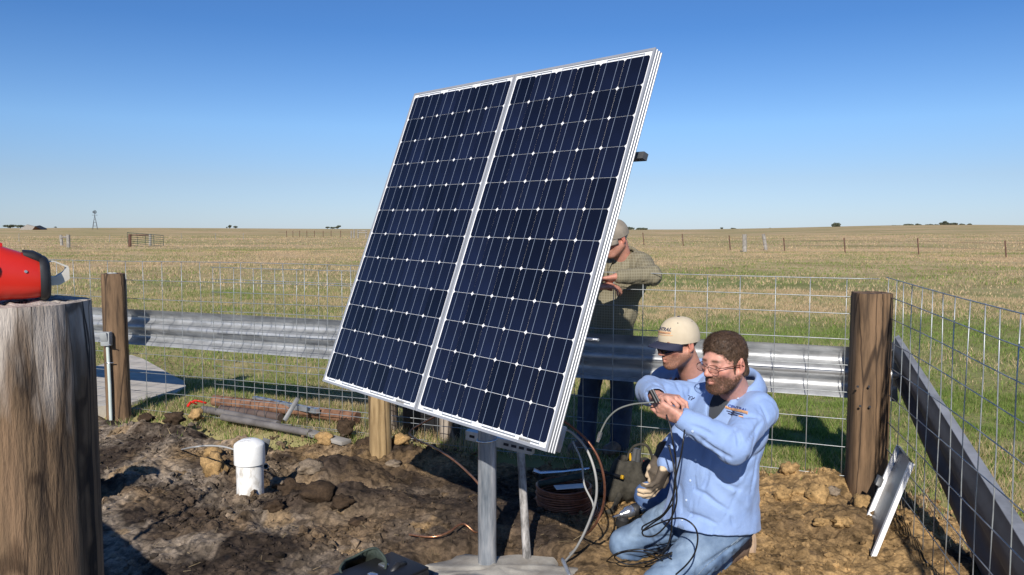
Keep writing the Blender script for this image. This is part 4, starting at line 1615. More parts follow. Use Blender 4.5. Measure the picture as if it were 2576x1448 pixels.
m = MB(); d_ = (b-a).normalized(); m.bbox(a.lerp(b, .5), ((b-a).length, .09, .03), Matrix((d_, Vector((-d_.y, d_.x, 0)), Vector((0, 0, 1)))).transposed(), .004)
tag(m.build('plank', M['far_wood'], smooth=True), 'weathered plank lying beyond the mesh left of the short pale post', 'plank')
a, b = gnd(640, 1003, .14), gnd(800, 1035, .14)
d_ = (b-a).normalized(); s_ = Vector((-d_.y, d_.x, 0))
st = thing('perforated_strut', 'perforated galvanised strut lying on the pipes beyond the mesh', 'strut', a)
m = MB(); m.sweep([(.02, -.02), (.02, .02), (-.02, .02), (-.02, -.02)], a, b); m.build('channel', M['galv'], st)
L_ = (b-a).length; k = .06
while k < L_-.03:
    q = a+d_*k+Vector((0, 0, .0205)); MB().bbox(q, (.03, .014, .002), Matrix((d_, s_, Vector((0, 0, 1)))).transposed(), .0009).build('slot', M['ink'], st)
    k += .10
a = gnd(733, 1030, .2)
m = MB(); m.bbox(a, (.035, .008, .20), Matrix.Rotation(R(28), 3, 'Y') @ Matrix.Rotation(R(-25), 3, 'X'), .003)
tag(m.build('metal_bracket', M['darkgrey'], smooth=True), 'flat metal bracket leaning on the lying strut and pipes', 'bracket')  # galvanised piece in a darker metal, its shade put into the colour
for k, (u, v, du) in enumerate(((496, 1018, 24), (484, 1021, 12))):
    a, b = gnd(u-du, v+3, .07), gnd(u+du, v-3, .09)
    m = MB(); m.tube(curve([a, a.lerp(b, .3)+Vector((0, 0, .03)), a.lerp(b, .6)+Vector((0, -.03, .035)), b], 12), .010, 8, flat=.5)
    tag(m.build('red_strap', M['red'], smooth='all'), ['longer red strap lying across the ends of the pipes', 'shorter red strap end lying left on the soil by the pipes'][k], 'strap', 'red straps by the lying pipes')
# dark board with a faint printed line between the two grey rail posts
q = gnd(1006, 1108, .03); q = FL+fdir*fence_s(1004)+fnor*.42
root = thing('battery_box', 'dark box with a faded white label behind the mesh and the short pale post', 'box', q)
m = MB(); Mx = Matrix((fdir, fnor, Vector((0, 0, 1)))).transposed()
m.bbox(q+Vector((0, 0, .19)), (.36, .16, .42), Mx, .01); m.build('case', M['black'], root, smooth=True)
m = MB(); m.box(q-fnor*.082+Vector((.02, 0, .20)), (.30, .003, .13), Mx); lb = m.build('label', M['darkgrey'], root)
bvh = bvh_of(lb)
for zz, tx in ((.235, '|||| || ||'), (.175, '||||||||')):
    text_on(bvh, tx, .055, q-fnor*.2+Vector((.02, 0, zz-.02)), fdir, (0, 0, 1), fnor, M['grey_cable'], 'label_print', root, .002)

# ---------------------------------------------------------------- copper wires and cables
def cable(pts, r, m_, name, label, cat, n=60, group=None, k=7):
    return tag(MB().tube(curve(pts, n), r, k).build(name, m_, smooth='all'), label, cat, group)


def stranded(pts, r, label, n=90, m_='copper', twist=42, group=None):
    """bare wire of seven twisted strands, as a twisted lobed tube"""
    P = curve(pts, n)
    mb = MB(); V, Fs = [], []
    nn = 14; L = 0
    nrm = Vector((0, 0, 1))
    for i, p in enumerate(P):
        t = (P[min(i+1, len(P)-1)]-P[max(i-1, 0)]).normalized()
        if i: L += (p-P[i-1]).length
        nrm = (nrm-t*nrm.dot(t)).normalized(); bi = t.cross(nrm)
        for k in range(nn):
            a = 2*math.pi*k/nn+L*twist*2
            rr_ = r*(1+.16*math.cos(2*math.pi*k/nn*7))
            V.append(p+nrm*(rr_*math.cos(a))+bi*(rr_*math.sin(a)))
    for i in range(len(P)-1):
        for k in range(nn):
            Fs.append((i*nn+k, i*nn+(k+1) % nn, (i+1)*nn+(k+1) % nn, (i+1)*nn+k))
    return tag(mb.add(V, Fs).build('copper_wire', M[m_], smooth='all'), label, 'wire', group)


gw = 'bare copper wires around the pole'
stranded([at(1098, 1046, 4.35), at(1068, 1062, 4.40), at(1040, 1078, 4.40), at(1030, 1092, 4.36), at(1052, 1108, 4.25), at(1092, 1126, 4.1), at(1140, 1157, 3.95), at(1178, 1190, 3.80), at(1204, 1218, 3.72), at(1216, 1240, 3.72)],
         .0052, 'bare copper wire looping through the air left of the thick steel pole', 150, group=gw)
def lyz(p, dz=.014): 
    return Vector((p.x, p.y, ground_z(p.x, p.y)+dz))
stranded([lyz(gnd(1030, 1371, .02), .02), lyz(gnd(1070, 1381, .02), .03), lyz(gnd(1100, 1383, .02), .035), lyz(gnd(1130, 1376, .02), .04), lyz(gnd(1165, 1360, .02), .045), gnd(1200, 1340, .06), gnd(1232, 1318, .05)],
         .0050, 'bare copper wire lying on the soil left of the pole foot', 110, group=gw)
cable([at(1405, 1052, 3.5), at(1440, 1075, 3.46), at(1480, 1112, 3.42), at(1508, 1160, 3.40), at(1521, 1220, 3.40), at(1515, 1280, 3.44), at(1490, 1330, 3.5), gnd(1455, 1352, .03), gnd(1400, 1350, .02)], .0058, M['copper_dull'], 'copper_cable', 'dull reddish copper cable bending down beside the right panel corner', 'cable')
cable([at(1408, 1075, 3.52), at(1440, 1090, 3.48), at(1475, 1130, 3.45), at(1497, 1190, 3.42), at(1500, 1250, 3.44), at(1483, 1310, 3.48), at(1452, 1375, 3.55), gnd(1420, 1415, .02)], .0058, M['grey_cable'], 'grey_cable', 'outer grey cable bending down in front of the wire coil', 'cable', group='grey cables by the coil')
cable([at(1440, 1110, 3.6), at(1462, 1160, 3.55), at(1470, 1220, 3.52), at(1492, 1270, 3.5), at(1486, 1310, 3.5), at(1455, 1372, 3.58), gnd(1428, 1398, .02)], .0045, M['grey_cable'], 'grey_cable', 'inner thin grey cable hanging in front of the wire coil', 'cable', group='grey cables by the coil')
cable([gnd(1415, 1408, .035), gnd(1424, 1428, .03), gnd(1433, 1452, .02)], .010, M['galv'], 'metal_rod', 'short bright metal rod lying on the soil between the poles and the knee', 'rod', 10)

# coil of copper wire with tools on it
cc = gnd(1418, 1282, .03)
co = thing('wire_coil', 'coil of brown copper wire lying in the shade with tools on top', 'wire coil', cc)
for k in range(11):
    a = 2*math.pi
    rr_ = .150+.0035*math.sin(k*2.1)
    pts = [cc+Vector((rr_*math.cos(t), rr_*math.sin(t), .012+k*.0125+.002*math.sin(3*t+k))) for t in np.linspace(0, 2*math.pi, 40)]
    MB().tube(pts, .0068, 7, caps=False).build('wire_turn', M['copper_dull'], co, smooth='all')
for k in range(5):
    rr_ = .165+.0135*k
    pts = [cc+Vector((rr_*math.cos(t), rr_*math.sin(t), .008+.004*math.sin(2*t+k))) for t in np.linspace(0, 2*math.pi, 40)]
    MB().tube(pts, .006, 7, caps=False).build('wire_turn', M['copper_dull'], co, smooth='all')
tz = cc.z+.155
q = Vector((cc.x, cc.y, tz))
m = MB(); m.tube([q+Vector((-.14, -.03, .0)), q+Vector((.11, .02, .035))], .017, 10); tag(m.build('caulk_tube', M['green_dark'], smooth=True), 'dark green tube lying on the wire coil', 'tube')
m = MB(); m.bbox(q+Vector((.03, -.06, -.004)), (.17, .07, .004), Matrix.Rotation(.2, 3, 'Z'), .001); tag(m.build('paper_sheet', M['paper']) if 'paper' in M else m.build('paper_sheet', M['white_paint']), 'white paper sheet lying on the wire coil', 'paper')
m = MB(); m.tube([q+Vector((-.17, .06, .05)), q+Vector((-.13, .06, .035)), q+Vector((.0, .07, .04)), q+Vector((.15, .08, .055))], [.016, .012, .008, .008], 8); tag(m.build('socket_wrench', M['chrome'], smooth=True), 'long chrome wrench lying across the wire coil', 'wrench')
m = MB(); a = gnd(1385, 1330, .04); m.bbox(a, (.13, .035, .02), Matrix.Rotation(-.35, 3, 'Z'), .004); tag(m.build('pocket_knife', M['galv'], smooth=True), 'flat metal hand tool lying on the soil in front of the wire coil', 'hand tool')

# ---------------------------------------------------------------- tool bag
def tool_bag():
    c = gnd(1585, 1252, .02); c = Vector((c.x, c.y+.05, 0.02))
    root = thing('tool_bag', 'slumped olive canvas tool bag with handles and tools in it, near the gloves', 'bag', c)
    h = .0065
    v = Vol(np.array(c)-(.36, .28, .1), np.array(c)+(.36, .3, .55), h)
    v.ell(c+Vector((0, 0, .07)), (.15, .09, .10), None, .05); v.ell(c+Vector((.02, .02, .15)), (.125, .08, .085), None, .05)
    v.ell(c+Vector((-.11, -.05, .02)), (.07, .06, .045), None, .05)
    v.disp(lambda Q: folds(Q, (.3, .1, 1), .016, 9, 91)+.006*fbm(Q*12, 2, 92), .04)
    v.ell(c+Vector((.02, .02, .25)), (.095, .055, .08), None, .02, 's')
    V, Q = v.mesh(); np_mesh('bag_body', V, Q, M['bag'], root)
    def hb(pts, r, nm, m_): MB().tube(curve(pts, 30), r, 8).build(nm, m_, root, smooth='all')
    y = c.y+.02
    hb([at(1575, 1160, y), at(1590, 1128, y), at(1612, 1118, y), at(1630, 1125, y), at(1640, 1150, y), at(1642, 1180, y)], .008, 'bag_handle', M['bag'])
    for (u0, v0, u1, v1, r, mm) in ((1588, 1172, 1600, 1128, .019, M['darkgrey']), (1602, 1172, 1606, 1130, .018, M['darkgrey']), (1589, 1160, 1584, 1140, .008, M['yellow']), (1620, 1175, 1621, 1160, .008, M['red'])):
        a, b = at(u0, v0+18, y), at(u1, v1, y)
        tg = MB().tube([a, a.lerp(b, .6), b], [r*.9, r, r*.95], 12).build('tool_grip', mm, smooth=True)
        lab = {.019: 'thicker dark rubber tool grip sticking up on the left of the tool bag', .018: 'dark rubber tool grip standing upright in the middle of the tool bag'}.get(r, 'yellow tool handle in the tool bag' if mm is M['yellow'] else 'small red tool handle at the right end of the tool bag')
        tag(tg, lab, 'tool', 'tools standing in the bag')
    a, b = at(1487, 1180, y-.05), at(1562, 1200, y-.14)
    lv = thing('screwdriver', 'long screwdriver with a yellow tip lying out of the tool bag', 'screwdriver', a)
    MB().tube([a, b], .010, 8).build('shaft', M['black'], lv, smooth=True); MB().tube([b, b+(b-a).normalized()*.016], .012, 10).build('tip', M['yellow'], lv, smooth=True)
    a = gnd(1545, 1268, .04)
    pts = curve([at(1560, 1245, y-.12), at(1552, 1262, y-.16), gnd(1540, 1285, .035), gnd(1522, 1292, .02)], 20)
    MB().tube(pts, [.028-.0007*i for i in range(len(pts))], 8, flat=.5).build('bag_strap', M['bag'], root, smooth='all')


tool_bag()


# ---------------------------------------------------------------- yellow and black cordless drill by the knee
def drill_yellow():
    a = at(1541, 1302, 3.97); b = at(1660, 1262, 4.10)
    ax = (b-a).normalized()
    root = thing('cordless_drill', 'yellow and black cordless drill with a chrome chuck lying behind the bearded man\'s knee', 'drill', Vector((a.x, a.y, .03)))
    S = (b-a).length
    def part(nm, prof, m_, n=18): MB().lathe(a, ax, prof, n).build(nm, m_, root, smooth=True)
    part('drill_bit', [(.004, 0), (.006, .03), (.007, .05)], M['chrome'], 10)
    part('chuck', [(.010, .045), (.016, .055), (.019, .075), (.027, .082), (.030, .10), (.031, .118), (.028, .122)], M['chrome'])
    part('clutch_ring', [(.030, .122), (.033, .128), (.034, .150), (.032, .155)], M['rubber'])
    part('gear_case', [(.032, .155), (.035, .165), (.034, .20), (.031, .21)], M['chrome'])
    part('motor_body', [(.033, .21), (.038, .225), (.039, .27), (.036, .31), (.02, .32)], M['yellow'])
    q = at(1562, 1308, 3.99)
    m = MB(); m.lathe(q+Vector((0, 0, -.035)), (.2, -.15, 1), [(.010, 0), (.030, .004), (.034, .02), (.032, .045), (.02, .056)], 16); m.build('side_handle', M['rubber'], root, smooth=True)
    h0 = a+ax*.26; m = MB(); m.tube([h0, h0+Vector((.04, .06, -.05)), h0+Vector((.07, .10, -.10))], .02, 12, flat=1.3); m.build('grip', M['yellow'], root, smooth=True)
    m = MB(); m.bbox(h0+Vector((.08, .12, -.12)), (.10, .08, .05), None, .008); m.build('battery', M['rubber'], root, smooth=True)


drill_yellow()

# ---------------------------------------------------------------- aluminium cover leaning at the right
def cover():
    bl, br, tl = Vector((1.845, 4.06, .02)), Vector((1.756, 3.74, .02)), Vector((2.117, 4.26, .42))
    root = thing('metal_cover', 'open aluminium channel cover leaning against the right wire mesh', 'metal cover', bl)
    e2 = (tl-bl); L = e2.length; e2.normalize()
    e1 = (br-bl); w = e1.length; e1.normalize()
    nn = e2.cross(e1).normalized()
    if nn.x > 0: nn = -nn
    P = lambda x, y, z: bl+e1*x+e2*y+nn*z
    def slab(x0, x1, y0, y1, z0, z1, nm, m_):
        m = MB()
        V = [P(x, y, z) for x in (x0, x1) for y in (y0, y1) for z in (z0, z1)]
        m.add(V, [(0, 1, 3, 2), (4, 6, 7, 5), (0, 4, 5, 1), (2, 3, 7, 6), (0, 2, 6, 4), (1, 5, 7, 3)])
        return m.build(nm, m_, root)
    slab(.003, w-.003, .003, L-.003, -.002, .0, 'back_sheet', M['cover'])
    slab(.0, .003, 0, L, -.002, .026, 'side_flange', M['cover_w']); slab(w-.003, w, 0, L, -.002, .026, 'side_flange', M['cover_w'])
    slab(.003, .016, 0.004, L-.004, .0235, .026, 'rolled_lip', M['cover_w']); slab(w, w+.024, 0.0, L, .0235, .026, 'rolled_lip', M['cover_w'])
    slab(.003, w-.003, 0, .003, .0, .022, 'end_plate', M['cover']); slab(.003, w-.003, L-.003, L, .0, .022, 'end_plate', M['cover'])
    m = MB(); q = P(.02, L*.56, .04); m.bbox(q, (.05, .05, .03), Matrix((e1, e2, nn)).transposed(), .004); m.build('clip', M['darkgrey'], root, smooth=True)


M['cover'] = mat('brushed_aluminium_sheet', (.20, .20, .205), (.30, .30, .305), rough=.38, metal=.6, scale=3)
M['cover_w'] = mat('white_coated_edge', (.80, .80, .80), rough=.35, metal=.1)
cover()

# ---------------------------------------------------------------- case and bag at the bottom edge
def case_and_bag():
    a, b = gnd(905, 1462, .10), gnd(1012, 1418, .10)
    c = gnd(975, 1452, .07)
    ax = (gnd(1003, 1428, .1)-gnd(900, 1470, .1)).normalized(); ay = Vector((-ax.y, ax.x, 0))
    Mx = Matrix((ax, ay, Vector((0, 0, 1)))).transposed()
    root = thing('tool_case', 'black tool case with silver latches at the bottom edge left of the pole', 'case', Vector((c.x, c.y, .02)))
    c = Vector((c.x-.02, c.y-.06, .075))
    m = MB(); m.bbox(c, (.34, .26, .10), Mx, .014); m.build('shell', M['rubber'], root, smooth=True)
    m = MB(); m.bbox(c+Vector((0, 0, .052)), (.335, .255, .012), Mx, .005); m.build('lid', M['black'], root, smooth=True)
    for u, v in ((965, 1417), (938, 1442)):
        q = at(u, v, c.y+.02); q.z = .137
        q = gnd(u, v, .137)
        m = MB(); m.bbox(q, (.030, .042, .012), Mx, .004); m.build('latch', M['chrome'], root, smooth=True)
    q = gnd(1000, 1428, .12); m = MB(); m.tube([q+Vector((-.02, -.05, .0)), q+Vector((.0, .0, .02)), q+Vector((.03, .03, .01))], .014, 8); m.build('carry_handle', M['rubber'], root, smooth='all')
    q = gnd(1012, 1440, .10); m = MB(); m.tube([q+Vector((-.035, .02, .02)), q+Vector((.01, -.05, .02))], .011, 8); m.build('hinge_rod', M['darkgrey'], root, smooth=True)
    root.location.z -= .008
    # green cloth bag standing open
    g0 = gnd(905, 1440, .02)
    rb = thing('cloth_bag', 'dark green cloth bag standing open beside the black tool case', 'bag', g0)
    V, Fs = [], []
    n = 28
    cB_, cM_ = gnd(905, 1450, .0), gnd(914, 1424, .13)
    for k, f in enumerate((0, .35, .7, 1.0)):
        c_ = cB_.lerp(cM_, f)
        for i in range(n):
            a = 2*math.pi*i/n
            wv = 1+.10*math.sin(3*a+k)+.06*math.sin(5*a+1)
            V.append(c_+Vector(((.075+.02*f)*wv*math.cos(a), (.07+.01*f)*wv*math.sin(a), .022*math.sin(2*a+.5)*f+.045*math.sin(a)*f)))
    for k in range(3):
        for i in range(n):
            Fs.append((k*n+i, k*n+(i+1) % n, (k+1)*n+(i+1) % n, (k+1)*n+i))
    shell(MB().add(V, Fs).build('bag_wall', M['green_dark'], rb, smooth='all'), .006)
    MB().tube([V[3*n+i] for i in range(n)]+[V[3*n], V[3*n+1]], .006, 6).build('bag_hem', M['green_dark'], rb, smooth='all')


case_and_bag()
# ---------------------------------------------------------------- grass, straw, clods
def blades(n, r0, r1, hgt, wid, seed, name, label, keep_pen=0.0, green_bias=0.0, azr=.70):
    r = np.random.default_rng(seed)
    rad = np.sqrt(r.uniform(r0*r0, r1*r1, n)); az = r.uniform(-azr, azr, n)
    x, y = rad*np.sin(az), rad*np.cos(az)
    clump = fbm(np.stack([x/.16, y/.16], 1), 2, seed+1) if r1 < 30 else fbm(np.stack([x/.9, y/.9], 1), 2, seed+1)
    pm = pen_mask(x, y)
    edge = np.clip(1-pen_sd(x, y)/.45, 0, 1)*(fbm(np.stack([x/.3, y/.3], 1), 2, 9) > .12)*.35
    ok = (r.uniform(0, 1, n) < np.where(pm > .15, edge*keep_pen, 1)) & (clump + r.uniform(-.9, .6, n) > -.55)
    # bare where the concrete slab lies
    sx = [p.x for p in sl]; sy = [p.y for p in sl]
    ins = np.zeros(n, bool)
    for i in range(len(sl)):
        j = (i+1) % len(sl)
        c = ((sy[i] > y) != (sy[j] > y)) & (x < (sx[j]-sx[i])*(y-sy[i])/(sy[j]-sy[i]+1e-9)+sx[i])
        ins ^= c
    ok &= ~ins
    x, y, rad = x[ok], y[ok], rad[ok]; clump = clump[ok]; pmk = pm[ok]
    n = len(x)
    z = np.where(pmk > .5, soil_h(x, y, False), pasture_h(x, y)-.16*pmk) - .004
    s = straw_mask(x, y)-green_bias
    u = r.uniform(0, 1, n)
    straw = np.clip((s*1.15-u)*3+.5, 0, 1)[:, None]
    v1 = r.uniform(.85, 1.2, (n, 1))
    g = np.array([.175, .265, .058])*(1-r.uniform(0, .45, (n, 1))) + np.array([.27, .30, .08])*r.uniform(0, .5, (n, 1))
    st = np.array([.63, .47, .285])*r.uniform(.75, 1.2, (n, 1))
    col = (g*(1-straw)+st*straw)*v1
    h = hgt*r.uniform(.45, 1.25, n)*(1+.45*clump)*np.where(straw[:, 0] > .5, 1.15, .9)
    h = np.maximum(h, hgt*.25)
    th = r.uniform(0, 2*np.pi, n)
    w = wid*r.uniform(.6, 1.3, n)
    dx, dy = np.cos(th)*w, np.sin(th)*w
    lean = r.uniform(.1, .95, n)*h; la = r.uniform(0, 2*np.pi, n)
    B = np.stack([x, y, z], 1)
    A = B.copy(); A[:, 0] -= dx; A[:, 1] -= dy
    Bb = B.copy(); Bb[:, 0] += dx; Bb[:, 1] += dy
    T = B.copy(); T[:, 0] += np.cos(la)*lean; T[:, 1] += np.sin(la)*lean; T[:, 2] += h
    V = np.stack([A, Bb, T], 1).reshape(-1, 3)
    c3 = np.repeat(np.clip(col, .01, .9), 3, 0)
    o = np_mesh(name, V, np.arange(3*n).reshape(-1, 3), M['grass'], col=c3, smooth=False)
    return tag(o, label, None, None, 'stuff')


M['grass'] = mat('grass_blade', (1, 1, 1), rough=.75, attr='col', transl=.42, spec=.2)
blades(300000, 4.3, 9.0, .055, .0030, 101, 'grass', 'short green and straw grass just beyond the fence', keep_pen=1.0, green_bias=.03)
blades(300000, 9.0, 22.0, .055, .0050, 102, 'grass', 'green and straw pasture grass some way beyond the fence')
blades(260000, 22.0, 70.0, .075, .0125, 103, 'grass', 'dry straw coloured grass far out in the pasture')
blades(90000, 70.0, 160.0, .10, .032, 104, 'grass', 'dry grass in the distance of the pasture')

# small clods of soil, too many to count
def clods(n, seed, lo, hi, name, label, region):
    r = np.random.default_rng(seed)
    base = []
    for k in range(6):
        m = MB().blob((0, 0, 0), 1.0, seed+k, .62, 1, freq=1.9)
        base.append((np.array([tuple(v) for v in m.v]), np.array(m.f)))
    x = r.uniform(region[0], region[1], n*3); y = r.uniform(region[2], region[3], n*3)
    dens = fbm(np.stack([x/.35, y/.35], 1), 3, 61)
    ok = (pen_mask(x, y) > .4) & (dens+r.uniform(-.6, .6, n*3) > .1) & (np.hypot((x-px_-.05)/.5, (y-py_+.05)/.27) > 1)
    x, y = x[ok][:n], y[ok][:n]; n = len(x)
    z = soil_h(x, y)
    c0 = soil_col(x, y)
    s = lo*np.power(hi/lo, r.power(.55, n))
    s = lo+(hi-lo)*r.beta(1, 6, n)
    Vs, Fs_, Cs = [], [], []
    off_ = 0
    for k in range(6):
        i = np.nonzero(np.arange(n) % 6 == k)[0]
        bv_, bf_ = base[k]
        th = r.uniform(0, 6.28, len(i)); c_, s_ = np.cos(th), np.sin(th)
        q = bv_[None]*np.stack([s[i], s[i]*r.uniform(.7, 1, len(i)), s[i]*r.uniform(.5, .9, len(i))], 1)[:, None]
        X = q[..., 0]*c_[:, None]-q[..., 1]*s_[:, None]+x[i][:, None]
        Y = q[..., 0]*s_[:, None]+q[..., 1]*c_[:, None]+y[i][:, None]
        Z = q[..., 2]+z[i][:, None]+.2*s[i][:, None]
        nv = bv_.shape[0]
        Vs.append(np.stack([X, Y, Z], -1).reshape(-1, 3))
        Fs_.append((bf_[None]+(np.arange(len(i))*nv)[:, None, None]+off_).reshape(-1, bf_.shape[1]))
        Cs.append(np.repeat(c0[i]*r.uniform(.75, 1.25, (len(i), 1)), nv, 0))
        off_ += nv*len(i)
    o = np_mesh(name, np.concatenate(Vs), np.concatenate(Fs_), M['soil'], col=np.clip(np.concatenate(Cs), .01, 1), smooth=False)
    return tag(o, label, None, None, 'stuff')


clods(9000, 201, .004, .022, 'soil_crumbs', 'small crumbs and clods scattered over the dug soil', (-3.6, 2.5, 3.3, 6.1))
clods(1100, 202, .012, .050, 'soil_lumps', 'lumps of turned earth scattered over the dug soil', (-3.6, 2.5, 3.6, 6.2))

# the larger lumps, one by one
def big_clod(u, v, w, mm, group, label, k, hz=.75):
    g = gnd(u, v, .03)
    r_ = w/2*g.y/F*1.0
    z = float(soil_h(np.array([g.x]), np.array([g.y]))[0])
    m = MB().blob((g.x, g.y, z+r_*hz*.45), r_, 300+k, .42, 3, (1, .9, hz), freq=2.4)
    P_ = np.array([tuple(p) for p in m.v]); c_ = np.array((g.x, g.y, z+r_*.4))
    d_ = P_-c_; d_ /= np.linalg.norm(d_, axis=1)[:, None]
    P_ = P_+d_*(r_*.20*fbm(P_/r_*2.6, 3, 300+k))[:, None]
    n_ = fbm(P_*40, 3, k)
    base = np.array({'clay': (.34, .222, .102), 'dark': (.055, .037, .024), 'grey': (.20, .16, .12)}[mm])
    col = np.clip(base*(1+.35*n_[:, None]), .01, 1)
    o = np_mesh('dirt_clod', P_, np.array(m.f), M['soil'], col=col)
    tag(o, label, 'clod', group)


for k, (u, v, w, mm, lab, hz) in enumerate((
        (545, 1192, 62, 'clay', 'big rough ochre clay clod standing just left of the white pipe', 1.15),
        (535, 1148, 40, 'clay', 'ochre clay clod behind the big one left of the white pipe', .7),
        (2148, 1218, 52, 'clay', 'ochre clay clod pressed against the left side of the right corner post', 1.0),
        (2174, 1300, 62, 'clay', 'big ochre clay clod at the foot of the right corner post', .9),
        (2060, 1268, 58, 'clay', 'round ochre clod lying on the clay between the right post and the bearded man', 1.0),
        (1968, 1262, 46, 'clay', 'ochre clod lying just right of the bearded man\'s shirt tail', .9),
        (1985, 1222, 44, 'clay', 'ochre clod by the mesh foot right of the bearded man\'s elbow', .8),
        (2008, 1258, 40, 'clay', 'flat ochre clod between the round clod and the shirt tail', .6),
        (2096, 1262, 30, 'grey', 'small grey-brown clod right of the round ochre clod', .8),
        (2118, 1340, 52, 'clay', 'broad low ochre clod in front of the right corner post', .55),
        (2064, 1335, 36, 'clay', 'ochre clod on the bare clay below the round clod', .6),
        (735, 1265, 60, 'dark', 'dark topsoil clod heaped against the foot of the white pipe', .8),
        (800, 1285, 80, 'dark', 'largest dark topsoil clod in front of the white pipe', .7),
        (862, 1300, 54, 'dark', 'dark topsoil clod right of the largest dark clod', .7),
        (690, 1300, 46, 'dark', 'dark topsoil clod nearest below the white pipe', .6),
        (900, 1330, 40, 'dark', 'low dark clod right of the topsoil heap', .6),
        (870, 1105, 40, 'dark', 'upright dark clod at the mesh foot left of the short pale post', 1.2),
        (920, 1135, 44, 'dark', 'dark clod just left of the short pale post', .7),
        (990, 1168, 40, 'grey', 'grey clod at the foot of the short pale post', .6),
        (1010, 1140, 44, 'clay', 'ochre clod right of the short pale post', .7),
        (820, 1120, 46, 'clay', 'ochre clod between the white pipe and the mesh', .6),
        (495, 1065, 34, 'clay', 'small ochre clod under the left wire mesh', .9),
        (440, 1085, 46, 'dark', 'dark clod under the mesh right of the left wooden post', .7),
        (370, 1075, 40, 'dark', 'dark clod near the foot of the left wooden post', .6),
        (780, 1195, 60, 'grey', 'pale grey-brown clod right of the white pipe', .6),
        (700, 1215, 40, 'grey', 'grey clod right beside the white pipe', .7),
        (1100, 1405, 30, 'clay', 'small ochre clod left of the concrete footing', .6),
        (1165, 1415, 26, 'dark', 'dark clod at the left edge of the concrete footing', .6))):
    big_clod(u, v, w, mm, 'large lumps of earth on the dug soil', lab, k, hz)

# bits of straw and roots on the soil
r_ = np.random.default_rng(77); n = 700
x = r_.uniform(-3.3, 2.3, n*2); y = r_.uniform(3.4, 6.0, n*2); ok = pen_mask(x, y) > .4; x, y = x[ok][:n], y[ok][:n]; n = len(x)
z = soil_h(x, y)+.006; th = r_.uniform(0, 6.28, n); ln = r_.uniform(.012, .055, n)
A = np.stack([x-np.cos(th)*ln/2, y-np.sin(th)*ln/2, z+r_.uniform(-.004, .012, n)], 1); B = np.stack([x+np.cos(th)*ln/2, y+np.sin(th)*ln/2, z+r_.uniform(-.004, .02, n)], 1)
w = np.stack([-np.sin(th)*.0011, np.cos(th)*.0011, np.full(n, .0008)], 1)
V = np.stack([A-w, A+w, B+w, B-w], 1).reshape(-1, 3)
c = np.repeat(np.array([.34, .26, .15])*r_.uniform(.4, 1.1, (n, 1)), 4, 0)
tag(np_mesh('straw_bits', V, np.arange(4*n).reshape(-1, 4), M['grass'], col=c, smooth=False), 'bits of straw and roots lying on the dug soil', None, None, 'stuff')

# ---------------------------------------------------------------- far things
def base_y(v, z=0.0):
    d = ray(1288, v); return (CAMH-z)/(-d.z)*d.y


def far_post(u, vt, vb, r, m_, label, group, lean=0.0, y=None, name='fence_post', n=6):
    y = y or min(base_y(vb), 95)
    b = at(u, vb, y); t = at(u+lean, vt, y)
    o = MB().tube([b-Vector((0, 0, .3)), b, t], r, n).build(name, m_, smooth=False)
    return tag(o, label, 'fence post', group)


tg = 'rusty steel fence posts across the right of the pasture'
rp_ = []
for u, vt, vb, lab in ((1620, 589, 617, 'rusty fence post in the pasture nearest the man at the fence'), (1719, 592, 621, 'second rusty fence post right of the man at the fence'), (1837, 596, 630, 'rusty fence post just left of the two thick grey posts'),
                  (1974, 602, 632, 'rusty fence post just right of the two thick grey posts'), (2126, 602, 638, 'rusty fence post in the pasture left of the right corner post'), (2311, 603, 641, 'rusty fence post in the pasture right of the right corner post'), (2531, 609, 650, 'rightmost rusty fence post in the pasture')):
    o = far_post(u, vt-3, vb, .045, M['rust_post'], lab, tg, lean=-3)
    rp_.append((u, vt, vb))
for frac, nm in ((.12, 'upper'), (.5, 'lower')):
    pts = [at(u, vt+(vb-vt)*frac, min(base_y(vb), 95)) for u, vt, vb in rp_] + [at(2700, 612+40*frac, 40)]
    tag(MB().tube(pts, .006, 4).build('fence_wire', M['rust_post']), nm+' wire strung along the rusty fence posts in the pasture', 'wire')
far_post(1873, 590, 634, .155, M['far_wood'], 'thick grey wooden post in the pasture, left of its pair', 'pair of thick grey posts', n=10)
far_post(1927, 590, 630, .135, M['far_wood'], 'thick grey wooden post in the pasture leaning right, right of its pair', 'pair of thick grey posts', lean=-7, n=10)
for u, vt, vb, lab in ((48, 588, 602, 'white post in the pasture below the leaning shed'), (276, 591, 603, 'white post in the pasture left of the green gate'), (456, 587, 596, 'white post in the pasture right of the green gate'),
                  (542, 587, 596, 'white post in the pasture below the far clump of trees'), (612, 587, 596, 'white post in the pasture, rightmost of the thin white ones')):
    far_post(u, vt, vb, .035, M['far_wood'], lab, 'thin white posts in the left pasture', y=88 if vb > 600 else 95)
us = (721, 737, 754, 772, 791, 813, 833, 857)
for k, u in enumerate(us):
    far_post(u, 581, 591, .035, M['rust_post'], ['leftmost','second','third','fourth','fifth','sixth','seventh','rightmost'][k]+' thin dark post of the far fence left of the solar panels', 'thin posts of the far fence', y=92)
tag(MB().tube([at(700, 584.5, 92), at(890, 584.5, 92)], .012, 4).build('fence_wire', M['rust_post']), 'wire of the far fence left of the solar panels', 'wire')
cf_ = thing('corral_corner', 'weathered wooden fence corner at the left edge of the solar panels', 'fence', at(905, 600, 88))
for u, vt, vb in ((884, 581, 600), (891, 578, 600), (901, 579, 600), (921, 581, 600)):
    MB().tube([at(u, vb, 88), at(u, vt, 88)], .075, 6).build('post', M['far_wood'], cf_)
for v in (581, 586):
    MB().tube([at(899, v, 87.9), at(924, v, 87.9)], .05, 5).build('rail', M['far_wood'], cf_)

